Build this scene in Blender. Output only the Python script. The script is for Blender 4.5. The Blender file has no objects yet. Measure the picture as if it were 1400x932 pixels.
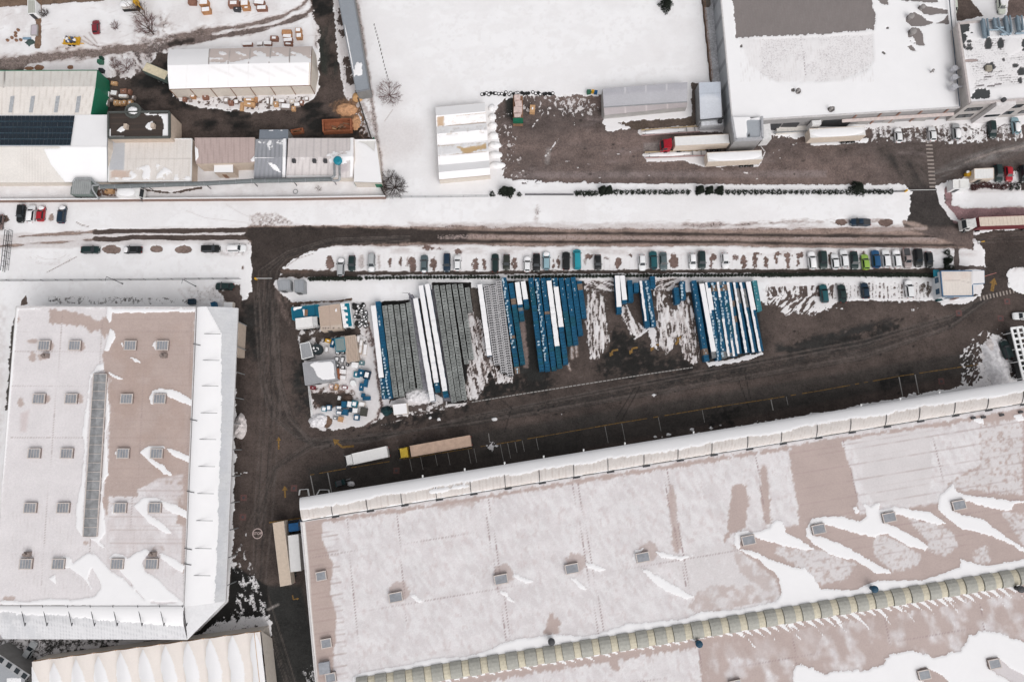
import bpy, bmesh, math, random
import numpy as np
from mathutils import Vector, Matrix
R = random.Random(7)
SC = bpy.context.scene
COL = SC.collection
# ------------------------------------------------------------------ camera model
F = 950.0; H = 165.0; TH = math.atan(154.0 / F)
CT, ST = math.cos(TH), math.sin(TH)
def W(px, py, z=0.0):
    """photo point (1400x932) -> place in the world at height z"""
    u = (px - 700.0) / F; v = (466.0 - py) / F
    dy = ST + v * CT; dz = -CT + v * ST
    t = (H - z) / (-dz)
    return Vector((u * t, dy * t, z))
def P(x, y, z):
    """world -> photo point (arrays)"""
    rz = z - H
    depth = y * ST - rz * CT
    up = y * CT + rz * ST
    return 700.0 + F * x / depth, 466.0 - F * up / depth
# ------------------------------------------------------------------ materials
MATS = {}
def nd(nt, t, **kw):
    n = nt.nodes.new(t)
    for k, v in kw.items(): setattr(n, k, v)
    return n
def mat(name, col, rough=0.6, metal=0.0, var=0.18, scale=1.5, spec=0.3, trans=0.0):
    if name in MATS: return MATS[name]
    m = bpy.data.materials.new(name); m.use_nodes = True
    nt = m.node_tree; b = nt.nodes['Principled BSDF']
    tc = nd(nt, 'ShaderNodeTexCoord'); geo = nd(nt, 'ShaderNodeNewGeometry')
    nz = nd(nt, 'ShaderNodeTexNoise'); nz.inputs['Scale'].default_value = scale; nz.inputs['Detail'].default_value = 5
    nz.inputs['Roughness'].default_value = 0.65
    nt.links.new(geo.outputs['Position'], nz.inputs['Vector'])
    mr = nd(nt, 'ShaderNodeMapRange'); mr.inputs[1].default_value = 0.25; mr.inputs[2].default_value = 0.75
    mr.inputs[3].default_value = 1 - var; mr.inputs[4].default_value = 1 + var
    nt.links.new(nz.outputs['Fac'], mr.inputs[0])
    mul = nd(nt, 'ShaderNodeVectorMath', operation='SCALE'); mul.inputs[0].default_value = col[:3]
    nt.links.new(mr.outputs[0], mul.inputs['Scale'])
    nt.links.new(mul.outputs[0], b.inputs['Base Color'])
    b.inputs['Roughness'].default_value = rough; b.inputs['Metallic'].default_value = metal
    b.inputs['Specular IOR Level'].default_value = spec
    m.diffuse_color = (*col[:3], 1)
    MATS[name] = m
    return m
def ribbed(name, col, pitch, ang, depth=0.25, rough=0.6, var=0.15):
    """sheet roofing: ribs across direction ang (degrees, world) every pitch metres"""
    if name in MATS: return MATS[name]
    m = mat(name, col, rough, var=var, scale=0.8)
    nt = m.node_tree; b = nt.nodes['Principled BSDF']
    src = b.inputs['Base Color'].links[0].from_socket
    geo = nd(nt, 'ShaderNodeNewGeometry')
    dot = nd(nt, 'ShaderNodeVectorMath', operation='DOT_PRODUCT')
    a = math.radians(ang); dot.inputs[1].default_value = (math.cos(a) / pitch, math.sin(a) / pitch, 0)
    nt.links.new(geo.outputs['Position'], dot.inputs[0])
    fr = nd(nt, 'ShaderNodeMath', operation='FRACT'); nt.links.new(dot.outputs['Value'], fr.inputs[0])
    lt = nd(nt, 'ShaderNodeMath', operation='LESS_THAN'); lt.inputs[1].default_value = 0.22
    nt.links.new(fr.outputs[0], lt.inputs[0])
    mr = nd(nt, 'ShaderNodeMapRange'); mr.inputs[3].default_value = 1; mr.inputs[4].default_value = 1 - depth
    nt.links.new(lt.outputs[0], mr.inputs[0])
    mul = nd(nt, 'ShaderNodeVectorMath', operation='SCALE')
    nt.links.new(src, mul.inputs[0]); nt.links.new(mr.outputs[0], mul.inputs['Scale'])
    nt.links.new(mul.outputs[0], b.inputs['Base Color'])
    return m
def surf_material(name, nscale=1.6, amp=0.85, fine=0.3, vary=0.28, rough=0.75, bump=0.25):
    """ground / roof sheets: own colour, covered by snow where the 'sn' attribute says so, edge broken up by noise"""
    m = bpy.data.materials.new(name); m.use_nodes = True
    nt = m.node_tree; b = nt.nodes['Principled BSDF']; L = nt.links.new
    ac = nd(nt, 'ShaderNodeAttribute', attribute_name='col')
    asn = nd(nt, 'ShaderNodeAttribute', attribute_name='sn')
    sep = nd(nt, 'ShaderNodeSeparateXYZ'); L(asn.outputs['Vector'], sep.inputs[0])
    geo = nd(nt, 'ShaderNodeNewGeometry')
    def noise(s, d, r=0.6):
        n = nd(nt, 'ShaderNodeTexNoise'); n.inputs['Scale'].default_value = s; n.inputs['Detail'].default_value = d
        n.inputs['Roughness'].default_value = r; L(geo.outputs['Position'], n.inputs['Vector']); return n.outputs['Fac']
    n1 = noise(nscale, 5, 0.7); n2 = noise(fine, 6, 0.65); n3 = noise(3.6, 4, 0.75)
    def math_(op, a, bb, clamp=False):
        x = nd(nt, 'ShaderNodeMath', operation=op, use_clamp=clamp)
        for i, v in enumerate((a, bb)):
            if isinstance(v, (int, float)): x.inputs[i].default_value = v
            else: L(v, x.inputs[i])
        return x.outputs[0]
    s = math_('ADD', math_('ADD', sep.outputs[0], math_('MULTIPLY', math_('SUBTRACT', n1, 0.5), amp)), math_('MULTIPLY', math_('SUBTRACT', n3, 0.5), amp * .9))
    mr = nd(nt, 'ShaderNodeMapRange', interpolation_type='SMOOTHSTEP')
    mr.inputs[1].default_value = 0.40; mr.inputs[2].default_value = 0.60
    L(s, mr.inputs[0])
    # ground colour with mottling
    k = math_('MAXIMUM', math_('ADD', 1.0, math_('MULTIPLY', math_('ADD', math_('ADD', math_('MULTIPLY', math_('SUBTRACT', n2, 0.5), 1.8), math_('MULTIPLY', math_('SUBTRACT', n3, 0.5), 2.2)), math_('MULTIPLY', math_('SUBTRACT', n1, 0.5), 1.5)), vary)), 0.3)
    g = nd(nt, 'ShaderNodeVectorMath', operation='SCALE'); L(ac.outputs['Color'], g.inputs[0]); L(k, g.inputs['Scale'])
    # snow colour, tinted by dirt
    dm = nd(nt, 'ShaderNodeMix', data_type='RGBA'); dm.inputs['A'].default_value = (0.815, 0.803, 0.815, 1)
    dm.inputs['B'].default_value = (0.36, 0.285, 0.265, 1)
    d = math_('MULTIPLY', sep.outputs[1], math_('ADD', 0.35, math_('MULTIPLY', n1, 1.3)), True); L(d, dm.inputs['Factor'])
    sk = math_('ADD', 0.95, math_('MULTIPLY', n2, 0.10))
    sv = nd(nt, 'ShaderNodeVectorMath', operation='SCALE'); L(dm.outputs['Result'], sv.inputs[0]); L(sk, sv.inputs['Scale'])
    mx = nd(nt, 'ShaderNodeMix', data_type='RGBA'); L(mr.outputs[0], mx.inputs['Factor'])
    L(g.outputs[0], mx.inputs['A']); L(sv.outputs[0], mx.inputs['B'])
    L(mx.outputs['Result'], b.inputs['Base Color'])
    b.inputs['Roughness'].default_value = rough; b.inputs['Specular IOR Level'].default_value = 0.2
    bp = nd(nt, 'ShaderNodeBump'); bp.inputs['Strength'].default_value = bump; bp.inputs['Distance'].default_value = 0.15
    L(math_('ADD', n1, mr.outputs[0]), bp.inputs['Height']); L(bp.outputs[0], b.inputs['Normal'])
    MATS[name] = m
    return m
GROUNDM = surf_material('snowy_ground', vary=.85, bump=.35)
ROOFM = surf_material('snowy_roof', nscale=2.2, amp=0.45, fine=0.22, vary=0.15, rough=0.7, bump=0.12)
TENTM = surf_material('tent_cloth', nscale=1.2, amp=0.4, fine=0.25, vary=0.06, rough=0.6, bump=0.05)
# ------------------------------------------------------------------ numpy painting of surface properties
def vnoise(x, y, seed):
    xi = np.floor(x).astype(np.int64); yi = np.floor(y).astype(np.int64)
    fx = x - xi; fy = y - yi
    fx = fx * fx * (3 - 2 * fx); fy = fy * fy * (3 - 2 * fy)
    def h(a, b):
        n = (a * 374761393 + b * 668265263 + seed * 974634361) & 0xffffffff
        n = ((n ^ (n >> 13)) * 1274126177) & 0xffffffff
        n = n ^ (n >> 16)
        return (n & 0xffff) / 65535.0
    a = h(xi, yi); b = h(xi + 1, yi); c = h(xi, yi + 1); d = h(xi + 1, yi + 1)
    return (a * (1 - fx) + b * fx) * (1 - fy) + (c * (1 - fx) + d * fx) * fy
def fbm(x, y, seed, o=3):
    s = 0; a = 0.5; t = 0
    for i in range(o):
        s = s + a * vnoise(x * 2 ** i, y * 2 ** i, seed + i * 17); t += a; a *= 0.55
    return s / t
class Paint:
    def __init__(s, px, py, col=(0.1, 0.09, 0.085), snow=1.0, dirt=0.0):
        s.px = px; s.py = py; n = len(px); s.sn = np.full(n, float(snow)); s.d = np.full(n, float(dirt))
        s.c = np.tile(np.array(col, float), (n, 1)); s.k = 0
    def _put(s, idx, al, snow, col, dirt):
        if snow is not None: s.sn[idx] += (snow - s.sn[idx]) * al
        if dirt is not None: s.d[idx] += (dirt - s.d[idx]) * al
        if col is not None: s.c[idx] += (np.array(col) - s.c[idx]) * al[:, None]
    def _fin(s, idx, sd, x, y, snow, col, dirt, soft, jag, js, ang, st, nz, a):
        ca, sa = math.cos(math.radians(ang)), math.sin(math.radians(ang))
        u = (x * ca + y * sa) / st; v = -x * sa + y * ca
        if jag: sd = sd + (fbm(u / js, v / js, s.k + 3) - 0.5) * 3.2 * jag + (fbm(u / js * 3.7, v / js * 3.7, s.k + 5) - 0.5) * 1.9 * jag
        al = np.clip(0.5 - sd / max(soft, 0.2), 0, 1); al = al * al * (3 - 2 * al)
        if nz:
            n = fbm(u / nz[0], v / nz[0], s.k + 91, 4)
            al = al * np.clip((n - nz[1]) / nz[2] + 0.5, 0, 1)
        s._put(idx, al * a, snow, col, dirt)
    def _seg(s, x, y, p, q):
        dx, dy = q[0] - p[0], q[1] - p[1]; L = dx * dx + dy * dy + 1e-9
        t = np.clip(((x - p[0]) * dx + (y - p[1]) * dy) / L, 0, 1)
        return np.hypot(x - p[0] - t * dx, y - p[1] - t * dy)
    def _box(s, pts, m):
        xs = [p[0] for p in pts]; ys = [p[1] for p in pts]
        return np.nonzero((s.px > min(xs) - m) & (s.px < max(xs) + m) & (s.py > min(ys) - m) & (s.py < max(ys) + m))[0]
    def poly(s, pts, snow=None, col=None, dirt=None, soft=2, jag=0, js=8, ang=0, st=1, nz=None, a=1):
        s.k += 1
        idx = s._box(pts, soft + jag * 2 + 1)
        if not len(idx): return
        x, y = s.px[idx], s.py[idx]
        dmin = np.full(len(idx), 1e9); ins = np.zeros(len(idx), bool)
        n = len(pts)
        for i in range(n):
            p, q = pts[i], pts[(i + 1) % n]
            dmin = np.minimum(dmin, s._seg(x, y, p, q))
            if p[1] != q[1]:
                c = ((p[1] > y) != (q[1] > y)) & (x < (q[0] - p[0]) * (y - p[1]) / (q[1] - p[1]) + p[0])
                ins ^= c
        s._fin(idx, np.where(ins, -dmin, dmin), x, y, snow, col, dirt, soft, jag, js, ang, st, nz, a)
    def line(s, pts, w, snow=None, col=None, dirt=None, soft=2, jag=0, js=8, ang=0, st=1, nz=None, a=1, dash=None):
        s.k += 1
        idx = s._box(pts, w + soft + jag * 2 + 1)
        if not len(idx): return
        x, y = s.px[idx], s.py[idx]
        dmin = np.full(len(idx), 1e9)
        for i in range(len(pts) - 1): dmin = np.minimum(dmin, s._seg(x, y, pts[i], pts[i + 1]))
        if dash:
            ca, sa = pts[-1][0] - pts[0][0], pts[-1][1] - pts[0][1]; L = math.hypot(ca, sa)
            t = ((x - pts[0][0]) * ca + (y - pts[0][1]) * sa) / L
            dmin = np.where((t / dash) % 1 < 0.55, dmin, 99)
        s._fin(idx, dmin - w / 2, x, y, snow, col, dirt, soft, jag, js, ang, st, nz, a)
    def ell(s, cx, cy, rx, ry, rot=0, **kw):
        ca, sa = math.cos(math.radians(rot)), math.sin(math.radians(rot))
        s.poly([(cx + rx * math.cos(t) * ca - ry * math.sin(t) * sa, cy + rx * math.cos(t) * sa + ry * math.sin(t) * ca)
                for t in [i * math.pi / 8 for i in range(16)]], **kw)
    def write(s, me):
        n = len(s.px)
        a = me.attributes.new('col', 'FLOAT_COLOR', 'POINT')
        a.data.foreach_set('color', np.hstack([s.c, np.ones((n, 1))]).astype(np.float32).ravel())
        a = me.attributes.new('sn', 'FLOAT_VECTOR', 'POINT')
        a.data.foreach_set('vector', np.stack([s.sn, s.d, s.d * 0], 1).astype(np.float32).ravel())
# ------------------------------------------------------------------ objects
def tag(o, label=None, cat=None, group=None, kind=None):
    if label: o['label'] = label
    if cat: o['category'] = cat
    if group: o['group'] = group
    if kind: o['kind'] = kind
    return o
def thing(name, label, cat, loc=(0, 0, 0), rot=0.0, group=None):
    o = bpy.data.objects.new(name, None); COL.objects.link(o)
    o.empty_display_size = 0.5
    o.location = loc; o.rotation_euler = (0, 0, rot)
    return tag(o, label, cat, group)
def link_mesh(name, me, parent=None):
    o = bpy.data.objects.new(name, me); COL.objects.link(o)
    if parent is not None: o.parent = parent
    return o
def kids(o): return list(o.children)
def dup(root, loc, rot=0.0, label=None, group=None, paint=None, skip=(), scale=None):
    """a copy of a thing together with copies of its parts and sub-parts"""
    def cp(o, par):
        c = o.copy(); COL.objects.link(c); c.parent = par
        if paint and len(c.material_slots) and c.get('paintable'):
            c.material_slots[0].link = 'OBJECT'; c.material_slots[0].material = paint
        for ch in kids(o):
            if ch.get('opt') and ch['opt'] in skip: continue
            cp(ch, c)
        return c
    r = cp(root, None)
    r.location = loc; r.rotation_euler = (0, 0, rot)
    if scale: r.scale = scale
    if label: r['label'] = label
    if group: r['group'] = group
    return r
class MB:
    """collects shapes for ONE mesh object"""
    def __init__(s): s.v = []; s.f = []; s.m = []; s.mi = 0
    def add(s, vs, fs):
        b = len(s.v); s.v += [tuple(v) for v in vs]
        for f in fs: s.f.append([b + i for i in f]); s.m.append(s.mi)
        return s
    def box(s, c, d, rot=0.0, taper=1.0):
        ca, sa = math.cos(rot), math.sin(rot); vs = []
        for z in (-1, 1):
            k = taper if z > 0 else 1
            for x, y in ((-1, -1), (1, -1), (1, 1), (-1, 1)):
                X, Y = x * d[0] / 2 * k, y * d[1] / 2 * k
                vs.append((c[0] + X * ca - Y * sa, c[1] + X * sa + Y * ca, c[2] + z * d[2] / 2))
        return s.add(vs, [(3, 2, 1, 0), (4, 5, 6, 7), (0, 1, 5, 4), (1, 2, 6, 5), (2, 3, 7, 6), (3, 0, 4, 7)])
    def prism(s, xy, z0, z1, top=True, bottom=True):
        n = len(xy)
        a = sum(xy[i][0] * xy[(i + 1) % n][1] - xy[(i + 1) % n][0] * xy[i][1] for i in range(n))
        if a < 0: xy = xy[::-1]
        z0 = z0 if isinstance(z0, (list, tuple)) else [z0] * n
        z1 = z1 if isinstance(z1, (list, tuple)) else [z1] * n
        if a < 0: z0 = z0[::-1]; z1 = z1[::-1]
        vs = [(p[0], p[1], z0[i]) for i, p in enumerate(xy)] + [(p[0], p[1], z1[i]) for i, p in enumerate(xy)]
        fs = [(i, (i + 1) % n, n + (i + 1) % n, n + i) for i in range(n)]
        if top: fs.append(tuple(range(n, 2 * n)))
        if bottom: fs.append(tuple(range(n - 1, -1, -1)))
        return s.add(vs, fs)
    def tube(s, p, q, r, n=6, r2=None, caps=True):
        p = Vector(p); q = Vector(q); d = (q - p)
        if d.length < 1e-6: return s
        d.normalize(); r2 = r if r2 is None else r2
        a = d.orthogonal().normalized(); b = d.cross(a)
        vs = [p + (a * math.cos(t) + b * math.sin(t)) * r for t in [2 * math.pi * i / n for i in range(n)]]
        vs += [q + (a * math.cos(t) + b * math.sin(t)) * r2 for t in [2 * math.pi * i / n for i in range(n)]]
        fs = [(i, (i + 1) % n, n + (i + 1) % n, n + i) for i in range(n)]
        if caps: fs += [tuple(range(n - 1, -1, -1)), tuple(range(n, 2 * n))]
        return s.add(vs, fs)
    def lathe(s, c, prof, n=12):
        vs = []; fs = []
        for r, z in prof:
            for i in range(n):
                t = 2 * math.pi * i / n; vs.append((c[0] + r * math.cos(t), c[1] + r * math.sin(t), c[2] + z))
        for j in range(len(prof) - 1):
            for i in range(n): fs.append((j * n + i, j * n + (i + 1) % n, (j + 1) * n + (i + 1) % n, (j + 1) * n + i))
        fs.append(tuple((len(prof) - 1) * n + i for i in range(n))); fs.append(tuple(range(n - 1, -1, -1)))
        return s.add(vs, fs)
    def lump(s, c, r, seed=0, seg=10, rings=5, rough=0.25, flat=1.0):
        """irregular rounded heap / bush mass"""
        rr = random.Random(seed); vs = []; fs = []
        for j in range(rings + 1):
            ph = (math.pi / 2) * j / rings
            for i in range(seg):
                t = 2 * math.pi * i / seg
                k = 1 + rr.uniform(-rough, rough) * (1 if j < rings else 0)
                vs.append((c[0] + r[0] * k * math.cos(t) * math.cos(ph), c[1] + r[1] * k * math.sin(t) * math.cos(ph), c[2] + r[2] * (math.sin(ph) ** flat) * (1 + rr.uniform(-rough, rough) * 0.5)))
        for j in range(rings):
            for i in range(seg): fs.append((j * seg + i, j * seg + (i + 1) % seg, (j + 1) * seg + (i + 1) % seg, (j + 1) * seg + i))
        fs.append(tuple(rings * seg + i for i in range(seg)))
        return s.add(vs, fs)
    def build(s, name, mats, parent=None, world=True, smooth=False, bevel=0):
        me = bpy.data.meshes.new(name)
        vs = s.v
        if parent is not None and world:
            l = parent.location; vs = [(v[0] - l[0], v[1] - l[1], v[2] - l[2]) for v in vs]
        me.from_pydata(vs, [], s.f)
        if not isinstance(mats, (list, tuple)): mats = [mats]
        for m in mats: me.materials.append(m)
        if len(mats) > 1: me.polygons.foreach_set('material_index', s.m)
        if smooth: me.polygons.foreach_set('use_smooth', [True] * len(me.polygons))
        me.update()
        if bevel:
            bm = bmesh.new(); bm.from_mesh(me)
            bmesh.ops.bevel(bm, geom=list(bm.edges), offset=bevel, segments=1, affect='EDGES', clamp_overlap=True)
            bm.to_mesh(me); bm.free()
        return link_mesh(name, me, parent)
def sheet(name, c00, c10, c11, c01, paint, parent=None, res=0.35, m=None, shape=None, thick=0.0):
    """painted surface over a quad of world corners (c00->c10 first axis); shape(u,v)->extra z"""
    a, b, c, d = [np.array(p, float) for p in (c00, c10, c11, c01)]
    nu = max(2, int(max(np.linalg.norm(b - a), np.linalg.norm(c - d)) / res)); nv = max(2, int(max(np.linalg.norm(d - a), np.linalg.norm(c - b)) / res))
    u, v = np.meshgrid(np.linspace(0, 1, nu + 1), np.linspace(0, 1, nv + 1)); u = u.ravel(); v = v.ravel()
    p = (a[None] * ((1 - u) * (1 - v))[:, None] + b[None] * (u * (1 - v))[:, None] + c[None] * (u * v)[:, None] + d[None] * ((1 - u) * v)[:, None])
    if shape is not None: p[:, 2] += shape(u, v)
    px, py = P(p[:, 0], p[:, 1], p[:, 2])
    pt = paint(px, py)
    t = np.clip((pt.sn - .4) / .4, 0, 1); p[:, 2] += .16 * t * t * (3 - 2 * t)
    i, j = np.meshgrid(np.arange(nu), np.arange(nv)); k = (j * (nu + 1) + i).ravel()
    quads = np.stack([k, k + 1, k + nu + 2, k + nu + 1], 1)
    n = np.cross(b - a, d - a)
    if n[2] < 0: quads = quads[:, ::-1]
    me = bpy.data.meshes.new(name)
    if parent is not None: p = p - np.array(parent.location)[None]
    grid_mesh(me, p, quads)
    pt.write(me); me.materials.append(m or ROOFM)
    me.polygons.foreach_set('use_smooth', [True] * len(me.polygons))
    return link_mesh(name, me, parent)
def grid_mesh(me, verts, quads):
    me.vertices.add(len(verts)); me.vertices.foreach_set('co', np.asarray(verts, np.float32).ravel())
    nf = len(quads); me.loops.add(nf * 4); me.loops.foreach_set('vertex_index', np.asarray(quads, np.int32).ravel())
    me.polygons.add(nf); me.polygons.foreach_set('loop_start', np.arange(nf, dtype=np.int32) * 4)
    me.polygons.foreach_set('loop_total', np.full(nf, 4, np.int32))
    me.update(calc_edges=True); me.validate()
# common materials
SNOW = mat('clean_snow', (0.815, 0.803, 0.815), 0.8, var=0.03, scale=0.6)
DSNOW = mat('dirty_snow', (0.62, 0.57, 0.56), 0.85, var=0.25, scale=2.5)
GLASS = mat('dark_window_glass', (0.02, 0.025, 0.03), 0.12, var=0.2, spec=0.5)
RUBBER = mat('black_rubber', (0.02, 0.02, 0.02), 0.8)
STEEL = mat('grey_steel', (0.30, 0.31, 0.32), 0.5, 0.3)
DSTEEL = mat('dark_steel', (0.06, 0.06, 0.065), 0.55, 0.2)
CONC = mat('concrete', (0.36, 0.345, 0.335), 0.85, var=0.15, scale=0.7)
DCONC = mat('dark_concrete', (0.2, 0.195, 0.19), 0.85, var=0.2, scale=0.7)
WHITEP = mat('white_paint', (0.78, 0.78, 0.78), 0.5, var=0.06)
CREAM = mat('cream_sheet', (0.62, 0.56, 0.5), 0.6, var=0.1)
TANW = mat('tan_wall', (0.5, 0.41, 0.34), 0.7, var=0.12)
GREENW = mat('green_wall', (0.016, 0.15, 0.085), 0.55, var=0.15)
BROWNW = mat('brown_wall', (0.22, 0.15, 0.125), 0.85, var=0.25)
WOOD = mat('fresh_timber', (0.5, 0.3, 0.16), 0.8, var=0.3, scale=3)
DWOOD = mat('old_timber', (0.22, 0.12, 0.075), 0.85, var=0.35, scale=3)
RUST = mat('rusty_steel', (0.28, 0.1, 0.05), 0.8, var=0.35, scale=2)
BLUEP = mat('blue_plastic', (0.006, 0.085, 0.17), 0.5, var=0.3, scale=0.9)
TEALP = mat('teal_sheet', (0.01, 0.17, 0.24), 0.5, var=0.2)
YELL = mat('yellow_paint', (0.6, 0.33, 0.02), 0.6, var=0.2)
BARK = mat('bark', (0.07, 0.05, 0.042), 0.9, var=0.3, scale=4)
LEAF = mat('dark_evergreen', (0.016, 0.022, 0.015), 0.8, var=0.6, scale=3)
TWIG = mat('bare_twigs', (0.09, 0.055, 0.045), 0.9, var=0.35, scale=3)
# ------------------------------------------------------------------ ground
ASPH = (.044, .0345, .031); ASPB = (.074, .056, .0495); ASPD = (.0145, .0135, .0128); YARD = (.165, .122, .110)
SOIL = (.115, .08, .066); TAN = (.30, .23, .20); GREY = (.30, .30, .32)
def paint_ground(px, py):
    p = Paint(px, py, col=SOIL, snow=1.0)
    g = p.poly; l = p.line; e = p.ell
    def strk(pts, ang, sn=.62, dirt=.45, soft=5):
        g(pts, snow=sn, dirt=dirt, col=ASPB, soft=soft, jag=3, js=6, ang=ang, st=3)
        g(pts, snow=.25, dirt=.8, soft=3, nz=(1.6, .52, .22), ang=ang, st=9)
        g(pts, snow=.9, dirt=.2, soft=6, nz=(1.8, .58, .18), ang=ang, st=7)
    # faint dirt over the open snow
    g([(-50, -50), (1450, -50), (1450, 1000), (-50, 1000)], dirt=.12, nz=(60, .62, .2))
    g([(-50, -50), (1450, -50), (1450, 1000), (-50, 1000)], dirt=.09, nz=(5, .62, .12)); g([(-50, -50), (1450, -50), (1450, 1000), (-50, 1000)], dirt=.08, nz=(16, .6, .15), ang=-5, st=2)
    rs = random.Random(77)
    g([(-50, -50), (490, -50), (520, 270), (-50, 270)], dirt=.25, nz=(25, .55, .25))
    # ---- top left work yards
    l([(-20, 6), (140, -4)], 11, snow=0, col=(.16, .11, .08), soft=3, jag=1)
    l([(54, -5), (52, 63)], 8, snow=.05, col=(.2, .125, .085), soft=2, jag=1)
    g([(-10, 84), (28, 85), (36, 90), (30, 99), (-10, 99)], snow=0, col=ASPB, soft=4, jag=2)
    l([(0, 86), (40, 85), (90, 76), (140, 71), (190, 66), (240, 56), (275, 49)], 15, snow=.42, dirt=.9, col=(.19, .15, .135), soft=9, jag=5, js=12, ang=-10, st=2.5)
    l([(150, 69), (200, 63), (235, 50), (300, 41), (345, 34), (385, 23), (412, 9), (425, -6)], 6, snow=.35, dirt=.95, col=(.2, .155, .14), soft=5, jag=2, ang=-15, st=3)
    l([(200, 70), (240, 60), (280, 53), (340, 43), (385, 33), (420, 20), (440, 0)], 6, snow=.3, dirt=.95, col=(.16, .125, .115), soft=4, jag=2, ang=-15, st=3)
    l([(232, 61), (262, 55)], 6, snow=.05, col=ASPH, soft=3, jag=2)
    g([(183, 22), (230, 18), (240, 48), (215, 70), (185, 62)], snow=.55, dirt=.7, col=(.1, .085, .08), soft=14, nz=(4, .52, .2))
    g([(148, 78), (215, 64), (240, 64), (225, 92), (200, 105), (150, 106)], snow=.4, dirt=.8, col=(.13, .105, .1), soft=8, nz=(4, .5, .3), ang=60, st=3)
    for q in ([(112, 55), (125, 62), (150, 66)], [(115, 50), (135, 66)], [(90, 66), (100, 76)], [(122, 45), (133, 60)]):
        l(q, 1.6, snow=.45, dirt=.9, soft=2)
    g([(0, 0), (50, 8), (50, 60), (0, 62)], dirt=.3, soft=10, nz=(8, .5, .2))
    for i in range(90):
        x = rs.uniform(-5, 430); y = rs.uniform(5, 64); a = rs.uniform(-.5, .3); k = rs.uniform(4, 22)
        l([(x, y), (x + k * .5, y + a * k * .5 + rs.uniform(-1, 1)), (x + k, y + a * k)], rs.uniform(.6, 1.4), dirt=.6, snow=rs.uniform(.55, .8), soft=1.5, a=rs.uniform(.3, .8), nz=(4, .45, .3))
    # courtyard round the white tent
    CY = [(136, 103), (178, 107), (198, 97), (214, 74), (243, 70), (240, 132), (262, 146), (310, 151), (352, 154), (398, 149), (424, 139), (436, 126),
          (437, 100), (436, 70), (437, 40), (428, 20), (426, -6), (454, -6), (458, 40), (463, 80), (468, 110), (474, 138), (486, 158), (500, 176), (516, 192), (400, 194), (150, 194), (140, 160)]
    g(CY, snow=.03, col=ASPB, soft=3, jag=2.5, js=7)
    g(CY, col=ASPD, soft=3, nz=(18, .55, .2), ang=-10, st=2)
    g([(425, 30), (455, 30), (462, 110), (440, 100)], col=(.03, .032, .028), soft=10, nz=(9, .5, .25), ang=85, st=3)
    l([(430, -5), (437, 40), (437, 60)], 14, snow=.25, dirt=.9, soft=8, nz=(6, .5, .3), ang=80, st=3)
    g([(236, 120), (432, 116), (434, 126), (422, 138), (398, 147), (352, 152), (310, 149), (262, 143), (238, 132)], snow=.85, dirt=.25, soft=3, jag=2.5, js=6)
    g([(240, 132), (420, 132), (400, 150), (300, 152)], snow=.35, soft=4, nz=(4, .56, .2))
    g([(455, -5), (468, -5), (492, 125), (500, 150), (482, 155), (472, 130)], snow=.8, dirt=.4, soft=4, jag=2)
    for c in ((468, 30), (474, 85), (477, 98), (480, 110), (470, 18), (472, 44)): e(c[0], c[1], 7, 6, snow=.1, col=ASPB, soft=3, jag=4, js=4)
    g([(487, 126), (503, 124), (520, 190), (494, 190), (484, 160)], snow=.6, dirt=.6, col=(.16, .09, .06), soft=4, nz=(3.5, .45, .2))
    g([(452, 142), (490, 132), (500, 170), (470, 175)], snow=.15, col=(.22, .13, .08), soft=6, jag=4, nz=(4, .4, .3))
    e(540, 190, 40, 30, dirt=.30, soft=30)
    l([(486, -5), (506, 122), (526, 268)], 6, snow=.55, dirt=.8, col=(.08, .06, .05), soft=3, jag=1.5)
    # footpath crack in the snow field
    l([(511, 32), (519, 62), (526, 92), (534, 122)], 1.3, snow=.15, col=(.04, .035, .03), soft=1)
    l([(537, 150), (526, 166)], 1, snow=.5, dirt=.7, soft=1)
    g([(-10, 248), (486, 244), (525, 255), (525, 270), (-10, 272)], snow=.95, dirt=.25, soft=3, nz=(12, .5, .4))
    l([(0, 251), (90, 250), (150, 247), (262, 246)], 3, snow=.2, col=SOIL, soft=2, jag=1.5)
    l([(200, 260), (235, 264), (275, 257)], 3, snow=.15, col=(.1, .075, .065), soft=2, jag=1)
    g([(120, 250), (200, 252), (195, 268), (100, 270)], snow=.3, col=(.15, .09, .07), dirt=.6, soft=4, nz=(5, .5, .3))
    # ---- cars' edge of snow strip above the road
    l([(-10, 300), (8, 300)], 12, snow=.3, col=SOIL, soft=3, jag=3)
    g([(340, 296), (356, 291), (385, 293), (400, 306), (345, 312)], snow=.55, dirt=.7, col=(.12, .095, .09), soft=3, jag=2, nz=(2.5, .42, .3))
    g([(560, 305), (1330, 309), (1330, 317), (560, 316)], snow=.75, dirt=.55, soft=7, jag=3, ang=0, st=4)
    l([(935, 307), (1000, 307), (1100, 303), (1215, 303)], 4, snow=.55, dirt=.8, soft=4, jag=3, st=4, js=5)
    l([(735, 283), (733, 300)], 6, snow=.6, dirt=.6, soft=4, nz=(2, .5, .3))
    # ---- the long road
    g([(-20, 322), (200, 312), (345, 309), (345, 332), (200, 334), (-20, 342)], snow=.85, dirt=.4, soft=5, jag=2, st=4)
    g([(340, 308), (600, 309), (900, 312), (1330, 314), (1330, 340), (1100, 339), (600, 336), (340, 334)], snow=.35, dirt=.95, col=(.29, .215, .185), soft=6, jag=2, st=5)
    l([(-20, 328), (60, 321), (130, 317.5), (160, 316.5)], 2.5, snow=.25, dirt=.8, col=TAN, soft=3, jag=2, st=5)
    l([(-20, 338), (30, 334), (100, 329), (170, 326)], 2.5, snow=.25, dirt=.8, col=TAN, soft=3, jag=2, st=5)
    l([(130, 317.5), (180, 316), (345, 314.5), (420, 313)], 6, snow=.02, col=ASPB, soft=2.5, jag=1, st=5)
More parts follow.
